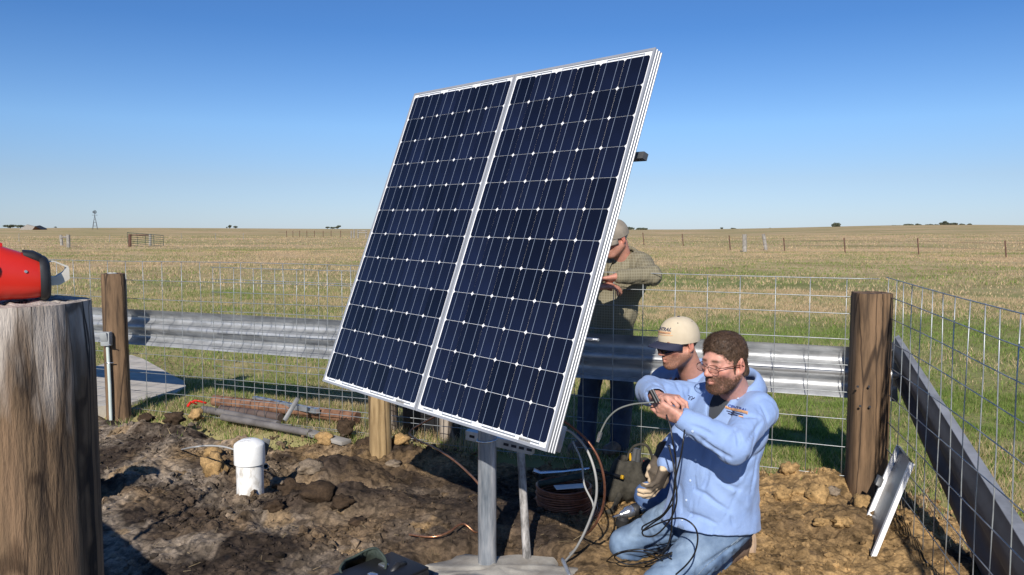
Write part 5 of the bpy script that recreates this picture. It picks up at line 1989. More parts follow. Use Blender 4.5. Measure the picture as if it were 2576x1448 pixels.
hb = thing('brace_posts', 'two grey wooden posts joined by a crossbar on the left of the pasture', 'fence', at(163, 622, 68))
MB().tube([at(156, 618, 72), at(153, 592, 72)], .13, 8).build('post', M['far_wood'], hb); MB().tube([at(173, 626, 68), at(172, 591, 68)], .15, 8).build('post', M['far_wood'], hb)
MB().tube([at(154, 598, 71), at(172, 597, 69)], .08, 6).build('crossbar', M['far_wood'], hb)

gt = thing('farm_gate', 'green tubular farm gate standing alone in the left pasture', 'gate', at(367, 622, 72))
gy = 72
tl, tr, bl, br = at(320, 586, gy), at(411, 593, gy), at(323, 617, gy), at(412, 625, gy)
MB().tube([bl, tl, tr, br], .030, 6).build('gate_frame', M['green_gate'], gt)
for k in range(1, 7):
    f = k/6
    MB().tube([tl.lerp(bl, f), tr.lerp(br, f)], .021, 5).build('gate_bar', M['green_gate'], gt)
for f in (.27, .5, .73):
    MB().tube([tl.lerp(tr, f), bl.lerp(br, f)], .02, 5).build('gate_upright', M['green_gate'], gt)
far_post(327, 590, 620, .14, M['rust_post'], 'dark wooden post holding the left end of the green gate', None, y=71.5, n=8)
far_post(378, 589, 619, .12, M['far_wood'], 'grey wooden post behind the middle of the green gate', None, y=74, n=8)
tag(MB().tube([at(330, 592, 71.6), at(374, 592, 71.6)], .05, 6).build('wood_rail', M['rust_post']), 'dark pole tied across the top of the green gate', 'pole')

# leaning shed
sy = 300
sh_ = thing('collapsed_shed', 'collapsed shed with a pale tilted roof on the left horizon', 'shed', at(75, 583, sy))
q = [at(44, 582, sy), at(78, 583, sy), at(88, 571, sy), at(67, 566, sy)]
m = MB(); m.prism(q, (0, .6, .15)); m.build('roof', M['shed_roof'] if 'shed_roof' in M else M['far_wood'], sh_)
q = [at(79, 583, sy), at(102, 584, sy+4), at(104, 578, sy+4), at(88, 571, sy)]
m = MB(); m.prism(q, (0, 4, 0)); m.build('wall', M['shed_wall'] if 'shed_wall' in M else M['rust'], sh_)
q = [at(87, 570.5, sy-.3), at(106, 579, sy+3.7), at(107, 577.5, sy+4), at(89, 569.5, sy)]
m = MB(); m.prism(q, (0, 3, .3)); m.build('roof_panel', M['darkgrey'], sh_)

# windmill
wy = 320
wm = thing('windmill', 'old lattice farm windmill on the left horizon', 'windmill', at(239, 578, wy))
topm = at(238.5, 542, wy)
s_ = wy/F
feet = [at(232, 579, wy-1), at(247, 579, wy-1), at(234, 578, wy+2), at(245, 578, wy+2)]
for f_ in feet: MB().tube([f_, topm], .075, 4).build('tower_leg', M['darkgrey'], wm)
for f in (.25, .5, .72):
    a = [p.lerp(topm, f) for p in feet]
    MB().tube([a[0], a[1], a[3], a[2], a[0]], .045, 4).build('tower_brace', M['darkgrey'], wm)
m = MB(); m.bbox(topm, (1.5, 1.5, .12), None, .02); m.build('platform', M['darkgrey'], wm)
MB().tube([topm, topm+Vector((0, 0, 1.5))], .08, 5).build('mast', M['darkgrey'], wm)
hubp = topm+Vector((.1, 0, 1.25))
m = MB()
m.lathe(hubp, Vector((.85, -.5, 0)), [(.12, 0), (.12, .2)], 8); m.build('hub', M['darkgrey'], wm)
axw = Vector((.85, -.5, 0)).normalized(); e1_ = axw.cross(Vector((0, 0, 1))).normalized(); e2_ = axw.cross(e1_)
for k in range(9):
    a = 2*math.pi*k/9; d_ = e1_*math.cos(a)+e2_*math.sin(a); t_ = axw.cross(d_)
    m = MB(); m.prism([hubp+d_*.25-t_*.07, hubp+d_*.75-t_*.16, hubp+d_*.75+t_*.16+axw*.08, hubp+d_*.25+t_*.07+axw*.04], axw*.02); m.build('blade', M['darkgrey'], wm)
m = MB(); m.prism([hubp-axw*.9+Vector((0, 0, .3)), hubp-axw*1.5+Vector((0, 0, .4)), hubp-axw*1.5-Vector((0, 0, .4)), hubp-axw*.9-Vector((0, 0, .3))], (.02, .03, 0)); m.build('tail_vane', M['darkgrey'], wm)

# far trees
def far_tree(u, vb, w, h, y, seed, label, group=None, name='tree'):
    s = y/F
    b = at(u, vb, y)
    W, Hh = w*s, h*s
    root = thing(name, label, 'tree' if name == 'tree' else 'bush', b, group)
    r = np.random.default_rng(seed)
    n = 900
    lobes = [(r.uniform(-.3, .3), r.uniform(-.3, .3), r.uniform(.35, .78), r.uniform(.20, .36)) for _ in range(8)]
    P_ = []
    for _ in range(n):
        lx, ly, lz, lr = lobes[r.integers(0, 8)]
        d = r.normal(0, 1, 3); d /= np.linalg.norm(d); k = lr*r.uniform(.75, 1.05)
        P_.append((lx+d[0]*k, ly+d[1]*k, lz+d[2]*k*.75))
    P_ = np.array(P_); P_[:, 2] = np.clip(P_[:, 2], .06, 1.0)
    c = np.array(b)[None]+P_*np.array([W*.75, W*.75, Hh])
    sz = .055*max(W, Hh)*r.uniform(.6, 1.4, (n, 1))
    d1 = r.normal(0, 1, (n, 3)); d2 = r.normal(0, 1, (n, 3))
    d1 /= np.linalg.norm(d1, axis=1)[:, None]; d2 /= np.linalg.norm(d2, axis=1)[:, None]
    V = np.stack([c-d1*sz, c+d2*sz, c+d1*sz, c-d2*sz], 1).reshape(-1, 3)
    np_mesh('crown', V, np.arange(4*n).reshape(-1, 4), M['foliage_far'], root, smooth=False)
    MB().tube([b-Vector((0, 0, 1)), b+Vector((0, 0, Hh*.3)), b+Vector((W*.05, 0, Hh*.6))], [W*.05, W*.04, W*.02], 6).build('trunk', M['trunk_far'], root)


far_tree(2103, 577, 28, 17, 520, 1, 'lone round tree on the right horizon')
gx = 'row of bushy trees along the right horizon'
for k, (u, vb, w, h, lab) in enumerate(((2165, 575, 8, 4, 'smallest bush of the right horizon row, next to the lone tree'), (2182, 575, 14, 6, 'small low bush left of the long low hedge on the right horizon'),
        (2215, 575, 24, 5, 'thin low hedge bush left in the right horizon row'), (2250, 574, 34, 6, 'long low hedge in the middle of the right horizon row'), (2283, 573, 26, 9, 'rounded bush left of the middle of the right horizon row'),
        (2312, 573, 24, 9, 'rounded bush just right of the middle of the right horizon row'), (2345, 573, 36, 8, 'broad low bush below the tallest tree of the right horizon row'), (2372, 571, 26, 15, 'tallest tree in the right horizon row'), (2395, 571, 30, 9, 'bush directly right of the tallest tree in the row'),
        (2420, 570, 18, 7, 'second last bush at the right of the horizon row'), (2438, 569, 14, 6, 'last bush at the right end of the horizon row'))):
    far_tree(u, vb, w, h, 620, 20+k, lab, gx, 'bush')
for k, (u, vb, w, h, lab) in enumerate(((1580, 579, 40, 6, 'far dark treeline just right of the cap of the man at the fence'), (1615, 579, 34, 4, 'low far dark treeline further right of the man at the fence'), (1816, 578, 12, 5, 'tiny far bush on the horizon above the two thick grey posts'), (1845, 578, 14, 4, 'tiny low bush right of the first one above the two thick grey posts'),
        (1938, 577, 8, 3, 'tiniest bush on the horizon right of the two thick grey posts'), (571, 575, 5, 4, 'tiny bush left of the tree pair on the left horizon'), (578, 575, 12, 8, 'rounded tree of the pair on the left horizon'), (592, 575, 12, 6, 'lower tree of the pair on the left horizon'),
        (824, 576, 14, 6, 'left tree of the clump next to the solar panels on the horizon'), (838, 576, 16, 4, 'low middle bush of the clump next to the solar panels on the horizon'), (850, 576, 16, 8, 'right tree of the clump next to the solar panels on the horizon'),
        (26, 574, 30, 7, 'dark trees behind the collapsed shed'), (52, 574, 24, 7, 'dark tree just left above the collapsed shed'), (100, 574, 18, 4, 'low bush right behind the collapsed shed'), (140, 574, 8, 3, 'tiny bush between the shed and the windmill'))):
    far_tree(u, vb, w, h, 700, 50+k, lab, 'far trees and bushes on the horizon', 'bush')
# ---------------------------------------------------------------- hair and collar helpers
def hair_mesh(H, Rm, parent, m, grow=.010, length=.012, n=9000, seed=1, low=-.055, front=.070):
    P = lambda x, y, z: H + Rm @ Vector((x, y, z))
    lo = np.array(H)-.16; hi = np.array(H)+.17
    v = Vol(lo, hi, .0032)
    v.ell(P(0, -.013, .043), (.0765+grow*.45, .098+grow*.7, .083+grow*1.25), Rm, .01)
    v.ell(P(0, .018, .084), (.060, .062, .044+grow*.8), Rm, .02)
    v.cap(P(-.03, -.06, -.04), P(.03, -.06, -.04), .038, k=.03)
    # clear of face, ears and neck
    v.ell(P(0, .088, -.012), (.082, .062, front+.012), Rm, .008, 's')
    for s in (-1, 1):
        v.ell(P(s*.083, .012, -.035), (.03, .034, .045), Rm, .006, 's')
        v.ell(P(s*.09, -.014, -.006), (.03, .021, .033), Rm, .006, 's')
    for s in (-1, 1):
        v.cap(P(s*.0695, .016, .020), P(s*.0660, .020, -.034), .0065, .0045, .008)
    v.plane(P(0, -.03, low), Rm @ Vector((0, .25, -1)))
    v.disp(lambda Q: .0022*fbm(Q*70, 2, seed)+.0012*vnoise(Q*220, seed+3), .02)
    V, Q = v.mesh()
    o = np_mesh('hair', V, Q, m, parent)
    # short strands standing off it
    r = np.random.default_rng(seed)
    L = (V-np.array(H))@np.array(Rm)
    tri = r.integers(0, len(Q), n)
    base = V[Q[tri, 0]]*.5+V[Q[tri, 2]]*.5
    Lb = (base-np.array(H))@np.array(Rm)
    nr = Lb-np.array([0, -.013, .03]); nr /= np.linalg.norm(nr, axis=1)[:, None]
    ok = (nr[:, 2] > -.6)
    base, Lb, nr = base[ok], Lb[ok], nr[ok]
    k = len(base)
    dirn = nr*.32 + np.array([0, .75, -.05]) + r.normal(0, .22, (k, 3))
    dirn /= np.linalg.norm(dirn, axis=1)[:, None]
    side = np.cross(dirn, nr); side /= np.linalg.norm(side, axis=1)[:, None]+1e-6
    ln = length*r.uniform(.6, 1.3, (k, 1))
    A = Lb-side*.00055-nr*.002; B = Lb+side*.00055-nr*.002; T = Lb+dirn*ln
    W = np.stack([A, B, T], 1).reshape(-1, 3)@np.array(Rm).T+np.array(H)
    np_mesh('hair_strands', W, np.arange(3*k).reshape(-1, 3), M['hair_tip'], parent, smooth=False)['kind'] = 'stuff'
    return o


def strands_on(V, w, H, parent, m, n, length, seed, down, name):
    """short stubble strands where weight w is high"""
    r = np.random.default_rng(seed)
    cand = np.nonzero(w > .35)[0]
    if len(cand) == 0: return
    i = r.choice(cand, n)
    base = V[i]+r.normal(0, .0012, (n, 3))
    nr = base-np.array(H); nr /= np.linalg.norm(nr, axis=1)[:, None]
    d = nr*.6+np.array(down)+r.normal(0, .3, (n, 3)); d /= np.linalg.norm(d, axis=1)[:, None]
    s = np.cross(d, nr); s /= np.linalg.norm(s, axis=1)[:, None]+1e-6
    W = np.stack([base-s*.0007, base+s*.0007, base+d*length*r.uniform(.5, 1.2, (n, 1))], 1).reshape(-1, 3)
    np_mesh(name, W, np.arange(3*n).reshape(-1, 3), m, parent, smooth=False)['kind'] = 'stuff'


def collar_mesh(cen, Rm, rx, ry, parent, m, open_ang=28, stand=.034, fall=.052, tilt=-.35, name='collar', point=.035, flare=.022):
    """shirt collar: a stand round the neck folded over outwards; gap at the front (local +y)"""
    V, Fs = [], []
    n = 36
    for i in range(n+1):
        a = R(90+open_ang)+(2*math.pi-2*R(open_ang))*i/n
        ca, sa = math.cos(a), math.sin(a)
        endk = max(0, 1-min(i, n-i)/6.0)
        base = Vector((rx*ca, ry*sa, tilt*ry*sa))
        o = Vector((ca, sa, 0))
        rowz = [(0, 0.004), (stand*.6, .000), (stand, .004), (stand+.003, .011), (stand*.75, .016+flare*.35), (stand-fall*.55, .018+flare*.8), (stand-fall-point*endk, .018+flare*(1.15+.5*endk))]
        for z, ro in rowz:
            V.append(cen + Rm @ (base + o*ro + Vector((0, endk*endk*.012*(1 if z < stand*.7 and ro > .012 else 0), z))))
    k = 7
    for i in range(n):
        for j in range(k-1):
            Fs.append((i*k+j, (i+1)*k+j, (i+1)*k+j+1, i*k+j+1))
    o = MB().add(V, Fs).build(name, m, parent, smooth='all')
    return shell(o, .0035)


# ---------------------------------------------------------------- the bearded man kneeling in front
def man_front():
    root = thing('person', 'bearded bareheaded man with glasses kneeling in a light blue shirt and jeans', 'person', gnd(1800, 1440), 'men working on the solar panels')
    H = at(1823, 914, 3.30)
    HR = frame3((-.82, -.57, -.10), (0.03, .02, 1))
    neck = at(1856, 985, 3.44)
    Fb = Vector((-.80, -.60, 0)); Lb = Vector((.60, -.80, 0)); Up = Vector((0, 0, 1))
    shL, shR = at(1908, 1034, 3.29), at(1784, 1006, 3.585)
    elL, wrL = at(1846, 1124, 3.07), at(1716, 1052, 3.13)
    elR, wrR = at(1634, 984, 3.50), at(1652, 1000, 3.275)
    hip = at(1806, 1285, 3.50)
    hpL, hpR = hip+Lb*.085+Vector((0, 0, -.02)), hip-Lb*.09
    knL = gnd(1662, 1478, .075); knR = gnd(1578, 1372, .082)
    ftL, ftR = gnd(1846, 1388, .07), gnd(1800, 1330, .07)
    BR = Matrix((-Lb, Fb, Up)).transposed()
    # ---- body: one continuous skin
    v = Vol((.30, 2.86, -.03), (1.30, 3.98, 1.26), .0042)
    v.cap(neck+Vector((0, 0, -.12)), hip, .09, .11, .03)
    v.cap(shL, shR, .055, k=.03)
    v.cap(H+HR @ Vector((0, -.022, -.05)), neck+Vector((.0, .0, -.05)), .060, .068, .02)
    v.cap(shL, elL, .045, .038, .02); v.cap(elL, wrL, .038, .028, .015)
    v.cap(shR, elR, .045, .038, .02); v.cap(elR, wrR, .038, .028, .015)
    for a, b, c in ((hpL, knL, ftL), (hpR, knR, ftR)):
        v.cap(a, b, .075, .05, .03); v.cap(b, c, .048, .035, .02)
    head_prims(v, H, HR, jaw=1.04)
    # left hand, nearer the camera: fist-like pinch round the connector
    tgt = at(1650, 1012, 3.19)
    fL = (at(1664, 1030, 3.17)-wrL).normalized()
    hand(v, wrL, fL, Vector((-.35, .75, .45)), 1, [(.45, 1.0, .8), (.75, 1.15, .8), (.85, 1.25, .8), (.95, 1.3, .8)], 1.02, thumb=(.35, .35))
    fR = (at(1692, 1002, 3.20)-wrR).normalized()
    hand(v, wrR, fR, Vector((-.10, .10, -1)), 1, [(.5, .9, .6), (.6, 1.0, .7), (.7, 1.1, .7), (.8, 1.1, .7)], 1.0)
    v.disp(lambda Q: .0006*fbm(Q*120, 2, 2), .012)
    V, Q = v.mesh()
    col = head_colors(V, H, HR, (.60, .305, .235), beard=(.065, .032, .016), beard_amt=.93)
    hd = np.minimum(np.linalg.norm(V-np.array(wrL+fL*.09), axis=1), np.linalg.norm(V-np.array(wrR+fR*.09), axis=1))
    isH = hd < .13
    dirt = np.clip(fbm(V*60, 3, 8)*.5+.15, 0, .5)
    col[isH] = col[isH]*(1-dirt[isH][:, None])+np.array((.16, .10, .07))*dirt[isH][:, None]
    np_mesh('body', V, Q, M['skin'], root, col=col)
    L = (V-np.array(H))@np.array(HR)
    bw = np.clip((-.045-L[:, 2])/.02, 0, 1)*(L[:, 1] > .0)*(L[:, 2] > -.135)*(1-np.exp(-(L[:, 0]/.022)**4-((L[:, 2]+.060)/.011)**2))*(np.abs(L[:, 0]) < .09)*(L[:, 1] < .13)
    bw = np.maximum(bw, (np.abs(L[:, 0]) < .03)*np.exp(-((L[:, 2]+.0445)/.007)**2)*(L[:, 1] > .075)*(L[:, 1] < .12))
    strands_on(V, bw, H, root, M['beard'], 5200, .0055, 3, Vector(HR @ Vector((0, .1, -.7))), 'beard')
    hair_mesh(H, HR, root, M['hair'], grow=.006, length=.013, n=26000, seed=4)
    # ---- shirt
    v = Vol((.36, 2.88, .10), (1.30, 3.98, 1.12), .0048)
    up = (neck-hip).normalized()
    def T(l, f, u):       # torso point: left, front, up from hip (0..1 = neck)
        return hip.lerp(neck, u)+Lb*l+Fb*f
    v.ell(T(0, .035, .72), (.185, .135, .19), BR, .05)
    v.ell(T(0, .06, .38), (.185, .165, .19), BR, .05)
    v.ell(T(0, .045, .10), (.20, .19, .20), BR, .05)
    v.ell(T(0, .035, -.12), (.215, .215, .16), BR, .05)
    v.cap(T(-.10, 0, .86), T(.10, 0, .86), .072, k=.04)
    v.cap(T(.05, -.02, .91), shL, .056, .066, .04); v.cap(T(-.05, -.02, .91), shR, .056, .068, .04)
    v.cap(neck+Vector((0, 0, -.06)), neck+Vector((0, 0, -.022)), .076, .070, .03)
    v.cap(shL, elL, .074, .063, .035); v.cap(elL+Vector((0, 0, -.010)), elL, .058, .056, .03)
    ct = wrL-(wrL-elL).normalized()*.012
    v.cap(elL, ct, .062, .046, .025)
    v.cap(shR, elR, .072, .060, .035); ctR = wrR-(wrR-elR).normalized()*.015
    v.cap(elR, ctR, .058, .045, .02)
    # folds
    av = np.array
    def fold_fn(Q):
        dl = np.minimum(np.linalg.norm(Q-av(elL), axis=1), 1)
        dr = np.minimum(np.linalg.norm(Q-av(elR), axis=1), 1)
        arm = np.exp(-(dl/.16)**2); armR = np.exp(-(dr/.14)**2)
        pit = np.exp(-(np.linalg.norm(Q-av(T(.15, .06, .72)), axis=1)/.13)**2)
        low = np.clip((.72-(Q[:, 2]))/.3, 0, 1)
        o = .0035*fbm(Q*7, 2, 3)
        o += arm*folds(Q, (elL-shL).cross(wrL-elL)+Vector((.2, .1, .3)), .008, 12, 5)
        o += armR*folds(Q, Vector((.3, 0, 1)), .008, 12, 6)
        o += pit*folds(Q, Vector((-.8, -.5, -.35)), .013, 12, 7)
        o += low*folds(Q, Vector((.75, .3, -.62)), .010, 7.0, 8, .1)
        o += .5*folds(Q, Vector((.3, .1, 1)), .008, 10, 9)
        return o
    v.disp(fold_fn, .035)
    # open end of the cuffs
    for w_, e_, in ((wrL, elL), (wrR, elR)):
        d_ = (w_-e_).normalized()
        v.cap(w_-d_*.035, w_+d_*.12, .034, .040, .004, 's')
    # open collar
    v.cap(T(0, .14, .80), T(0, .13, 1.12), .020, .075, .012, 's')
    v.cap(neck+Vector((0, 0, -.03)), neck+Vector((0, 0, .15)), .066, .075, .012, 's')
    # a few long deliberate creases
    def crease(pts, r=.006, op='s'):
        for a, b in zip(pts[:-1], pts[1:]):
            v.cap(a, b, r, k=.012, op=op)
    bx = lambda u, vv, yy: at(u, vv, yy)
    # hem: curved shirt tail
    v.plane(Vector((.74, 3.42, .300)), Vector((-.05, -.13, -1)) , .004)
    creases(v, [[(1740, 1071), (1767, 1082), (1792, 1095)], [(1849, 1081), (1856, 1093), (1860, 1107), (1859, 1123)], [(1754, 1097), (1775, 1115), (1794, 1129), (1820, 1144), (1839, 1153)],
                [(1866, 1050), (1884, 1046), (1904, 1049)], [(1720, 980), (1731, 1005)], [(1738, 978), (1734, 1004)], [(1700, 962), (1712, 984)], [(1748, 1216), (1748, 1234), (1773, 1244), (1801, 1267), (1837, 1289)],
                [(1839, 1298), (1847, 1322)], [(1880, 1150), (1868, 1180), (1862, 1210)], [(1905, 1150), (1900, 1190), (1890, 1240)], [(1915, 1020), (1930, 1050), (1935, 1085)], [(1880, 1110), (1900, 1085), (1918, 1060)],
                [(1640, 962), (1660, 972), (1678, 972)], [(1622, 985), (1634, 996)], [(1736, 1098), (1748, 1110)], [(1780, 1178), (1778, 1206), (1770, 1226)], [(1800, 1200), (1830, 1222), (1860, 1232)], [(1720, 1290), (1760, 1300), (1800, 1318)]], .0052, .012)
    V, Q = v.mesh()
    sh = np_mesh('shirt', V, Q, M['shirt'], root)
    bv = BVHTree.FromPolygons([tuple(p) for p in V], [tuple(q) for q in Q])
    # undershirt seen in the open collar
    v = Vol(av(T(0, 0, .85))-.22, av(T(0, 0, .95))+.22, .006)
    v.ell(T(0, .028, .72), (.165, .122, .19), BR, .04); v.cap(T(-.09, 0, .88), T(.09, 0, .88), .062, k=.05)
    v.cap(neck+Vector((0, 0, -.1)), neck+Vector((0, 0, -.005)), .078, .07, .04)
    v.cap(neck+Vector((0, 0, -.01)), neck+Vector((0, 0, .15)), .062, .075, .01, 's')
    V2, Q2 = v.mesh(); np_mesh('undershirt', V2, Q2, M['tee'], root)
    collar_mesh(neck+Vector((-.006, -.006, .004)), frame3(Fb+Vector((0, 0, -.22)), (0, 0, 1)), .080, .088, root, M['shirt'], open_ang=34, stand=.044, fall=.068, tilt=-.30, flare=.022, point=.032)
    # placket, pocket seams, cuff seams, buttons
    us = np.linspace(.80, -.26, 26)
    strip_on(bv, [T(.0, .42, u) for u in us], [-Fb]*26, .036, Lb, M['shirt'], 'placket', sh, .0022)
    for u in (.66, .50, .34, .18, .02, -.14):
        h = bv.ray_cast(T(0, .42, u), -Fb)
        if h[0]:
            MB().lathe(h[0]+h[1]*.003, h[1], [(.0055, 0), (.0055, .002), (.003, .0026)], 10).build('button', M['button'], sh, smooth=True)
    for p in (T(.085, .3, .985), T(-.085, .3, .985)):
        h = bv.ray_cast(p, -Fb)
        if h[0]: MB().lathe(h[0]+h[1]*.006, h[1], [(.0055, 0), (.0055, .002)], 10).build('button', M['button'], sh, smooth=True)
    h = bv.ray_cast(wrL-(wrL-elL).normalized()*.035+Vector((.0, -.2, -.06)), Vector((0, 1, .25)))
    if h[0]: MB().lathe(h[0]+h[1]*.002, h[1], [(.0055, 0), (.0055, .002)], 10).build('button', M['button'], sh, smooth=True)
    # breast emblem: blue word, orange bar, small lines
    d = (-Fb*.75+Vector((0, 0, -.05))-Lb*.65).normalized()
    dd = ray(1851, 1036).normalized()
    hit = bv.ray_cast(Vector((0, 0, CAMH)), dd)
    org = hit[0]; nrm = -dd
    rt = dd.cross(Vector((0, 0, 1))).normalized(); upv = rt.cross(dd).normalized()
    rt2 = (rt*.975-upv*.22).normalized(); up2 = (upv*.975+rt*.22).normalized()
    text_on(bv, 'CENTRAL', .0175, org+up2*.010, rt2, up2, dd, M['thread_blue'], 'embroidered_word', sh, .0050, shear=.2, bold=.0006)
    text_on(bv, 'ELECTRIC COOPERATIVE', .0078, org+up2*.0025, rt2, up2, dd, M['thread_navy'], 'embroidered_line', sh, .0085)
    def bar(a0, a1, b, w, mm, nm):
        strip_on(bv, [org+rt2*x+up2*b+nrm*.1 for x in np.linspace(a0, a1, 10)], [dd]*10, w, up2, mm, nm, sh, .0036)
    bar(-.044, .046, .0055, .0105, M['thread_orange'], 'embroidered_bar')
    bar(-.036, .030, -.0075, .0035, M['thread_navy'], 'embroidered_line'); bar(-.028, .012, -.0155, .0035, M['thread_navy'], 'embroidered_line')
    bar(.016, .032, -.0155, .006, M['thread_orange'], 'embroidered_mark')
    hit = bv.ray_cast(Vector((0, 0, CAMH)), ray(1739, 1001))
    if hit[0]:
        n_ = hit[1]; r_ = n_.cross(Vector((0, 0, 1))).normalized()*-1; u_ = r_.cross(n_); u_ = u_ if u_.z > 0 else -u_
        pts = []
        for t in np.linspace(0, 1, 34):
            q = hit[0]+r_*(-.013+.026*t+.006*math.sin(t*16))+u_*(.008*math.cos(t*14)-.006*t)
            hh = bv.ray_cast(q+n_*.06, -n_)
            pts.append((hh[0] if hh[0] else q)+n_*.003)
        MB().tube(pts, .0012, 5).build('embroidered_name', M['thread_navy'], sh, smooth='all')
    # ---- jeans
    v = Vol((.30, 2.90, -.04), (1.32, 4.02, .62), .0055)
    v.ell(hip, (.165, .14, .13), BR, .05)
    for a, b, c in ((hpL, knL, ftL), (hpR, knR, ftR)):
        mid = a.lerp(b, .5)
        v.cap(a, b, .094, .078, .04); v.cap(b, c.lerp(b, .22), .078, .062, .03)
        v.cap(a.lerp(b, .22)+Vector((0, 0, .005)), mid, .094, .088, .04)
    def jf(Q):
        o = .003*fbm(Q*8, 2, 14)
        for a, b, c, s in ((hpL, knL, ftL, 1), (hpR, knR, ftR, 2)):
            w = np.exp(-(np.linalg.norm(Q-av(b.lerp(c, .25)+Vector((0, 0, .03))), axis=1)/.15)**2)
            o += w*folds(Q, (c-b).cross(Vector((0, 0, 1)))+Vector((.1, -.2, .35)), .016, 12, 20+s)
            w2 = np.exp(-(np.linalg.norm(Q-av(a.lerp(b, .45)+Vector((0, 0, -.05))), axis=1)/.15)**2)
            o += w2*folds(Q, (b-a)+Vector((.5, 0, .1)), .013, 10, 30+s)
        return o
    v.disp(jf, .035)
    creases(v, [[(1589, 1352), (1650, 1354), (1707, 1350)], [(1600, 1384), (1650, 1378), (1677, 1372), (1700, 1365)], [(1603, 1407), (1642, 1395), (1686, 1379)], [(1570, 1398), (1600, 1404), (1640, 1408)], [(1640, 1310), (1680, 1322), (1702, 1326)],
                [(1890, 1345), (1860, 1368), (1828, 1386), (1802, 1403), (1762, 1428)], [(1820, 1400), (1826, 1420), (1818, 1446)], [(1850, 1382), (1842, 1410)], [(1700, 1330), (1704, 1352)]], .0060, .014)
    V, Q = v.mesh()
    inv = np.array(V)
    wr_ = np.zeros(len(V))
    base = np.ones((len(V), 3))
    for a, b in ((hpL, knL), (hpR, knR)):        # thighs and knees are worn pale, the seams stay dark
        ab = av(b-a); t = np.clip(((inv-av(a))@ab)/(ab@ab), 0, 1)
        dist = np.linalg.norm(inv-(av(a)+t[:, None]*ab), axis=1)
        wear = np.exp(-((t-.62)/.42)**2)*np.clip((inv[:, 2]-(av(a)+t[:, None]*ab)[:, 2])/.09+.35, 0, 1)*(dist < .14)
        wr_ = np.maximum(wr_, wear)
    n_ = fbm(inv*11, 3, 77)
    base = np.array((.72, .80, .92))[None]*(1+.15*n_[:, None]) + (wr_*(1+.5*n_))[:, None]*np.array((.50, .40, .28))[None]
    jn = np_mesh('jeans', V, Q, M['jeans_worn'], root, col=np.clip(base, .2, 1.8))
    bj = BVHTree.FromPolygons([tuple(p) for p in V], [tuple(q) for q in Q])
    for ln, nm in (([(1862, 1352), (1836, 1374), (1806, 1398), (1776, 1424), (1750, 1452)], 'leg_seam'), ([(1872, 1346), (1858, 1358), (1846, 1372)], 'pocket_seam')):
        pts = []
        for a_, b_ in zip(ln[:-1], ln[1:]):
            for t in np.linspace(0, 1, 6):
                h = bj.ray_cast(Vector((0, 0, CAMH)), ray(a_[0]+(b_[0]-a_[0])*t, a_[1]+(b_[1]-a_[1])*t))
                if h[0]: pts.append(h[0]+h[1]*.0005)
        if len(pts) > 3: MB().tube(pts, .0016, 5).build(nm, M['jeans_seam'], jn, smooth='all')
    # ---- boots, toes dug in, soles facing back
    for k, (c, b) in enumerate(((ftL, knL), (ftR, knR))):
        dv = (c-b); dv.z = 0; dv.normalize(); sd_ = dv.cross(Vector((0, 0, 1)))
        heel = c+dv*.085+Vector((0, 0, .055)); toe = c+dv*.055+Vector((0, 0, -.055))
        v = Vol(av(c)-.2, av(c)+.26, .0055)
        v.cap(c-dv*.07+Vector((0, 0, .005)), c+dv*.03+Vector((0, 0, .02)), .052, .05, .02)
        v.cap(heel-dv*.02, toe-dv*.01, .044, .040, .025)
        v.cap(toe, toe-dv*.07+Vector((0, 0, -.005)), .036, .034, .02)
        v.plane(c+dv*.115, dv+Vector((0, 0, -.15)), .006)
        V, Q = v.mesh(); bo = np_mesh('boot', V, Q, M['boot'], root)
        Rm = Matrix((sd_, dv, Vector((0, 0, 1)))).transposed()
        pr_ = []
        for t in np.linspace(0, 2*np.pi, 24, endpoint=False):
            zz = .098*math.sin(t); w = .041*(1+.12*math.sin(t))
            pr_.append(c+dv*.112+Vector((0, 0, -.005+zz))+sd_*(w*math.cos(t))+dv*(-.15*-zz*.12))
        MB().prism(pr_, dv*.022).build('sole', M['sole'], bo)
    # ---- glasses
    P = lambda x, y, z: H + HR @ Vector((x, y, z))
    g = MB()
    for s in (-1, 1):
        lp_ = []
        for t in np.linspace(0, 2*np.pi, 25)[:-1]:
            cx, cz = .0255*math.copysign(abs(math.cos(t))**.7, math.cos(t)), .0155*math.copysign(abs(math.sin(t))**.75, math.sin(t))
            xx = s*.034+cx
            lp_.append(P(xx, .113-.30*abs(xx)**1.25, .000+cz))
        g.tube(lp_+[lp_[0], lp_[1]], .0013, 6)
        ln_ = MB(); ln_.add(lp_, [tuple(range(len(lp_)))])
        ln_.build('lens', M['lens_clear'], root)
        g.tube([P(s*.058, .104, .006), P(s*.070, .085, .006), P(s*.080, .04, .005), P(s*.083, .0, .004), P(s*.083, -.02, -.006)], .0021, 6)
    g.tube([P(-.009, .112, .005), P(0, .116, .008), P(.009, .112, .005)], .0013, 6)
    g.build('glasses', M['glass_frame'], root, smooth='all')
    return root, dict(tgt=tgt, wrL=wrL, fL=fL, wrR=wrR)


M['jeans_worn'] = mat('worn_blue_denim_pale', (.085, .135, .215), (.20, .275, .37), rough=.88, scale=9, bump=.5, bscale=45, bdist=.005, attr='col')
M['jeans_seam'] = mat('denim_seam', (.07, .10, .15), (.26, .32, .38), rough=.9, scale=90)
M['hair_tip'] = mat('brown_hair_tips', (.05, .030, .019), (.20, .125, .08), rough=.5, scale=30)
M['beard'] = mat('brown_beard', (.05, .024, .012), (.14, .07, .035), rough=.6, scale=90)
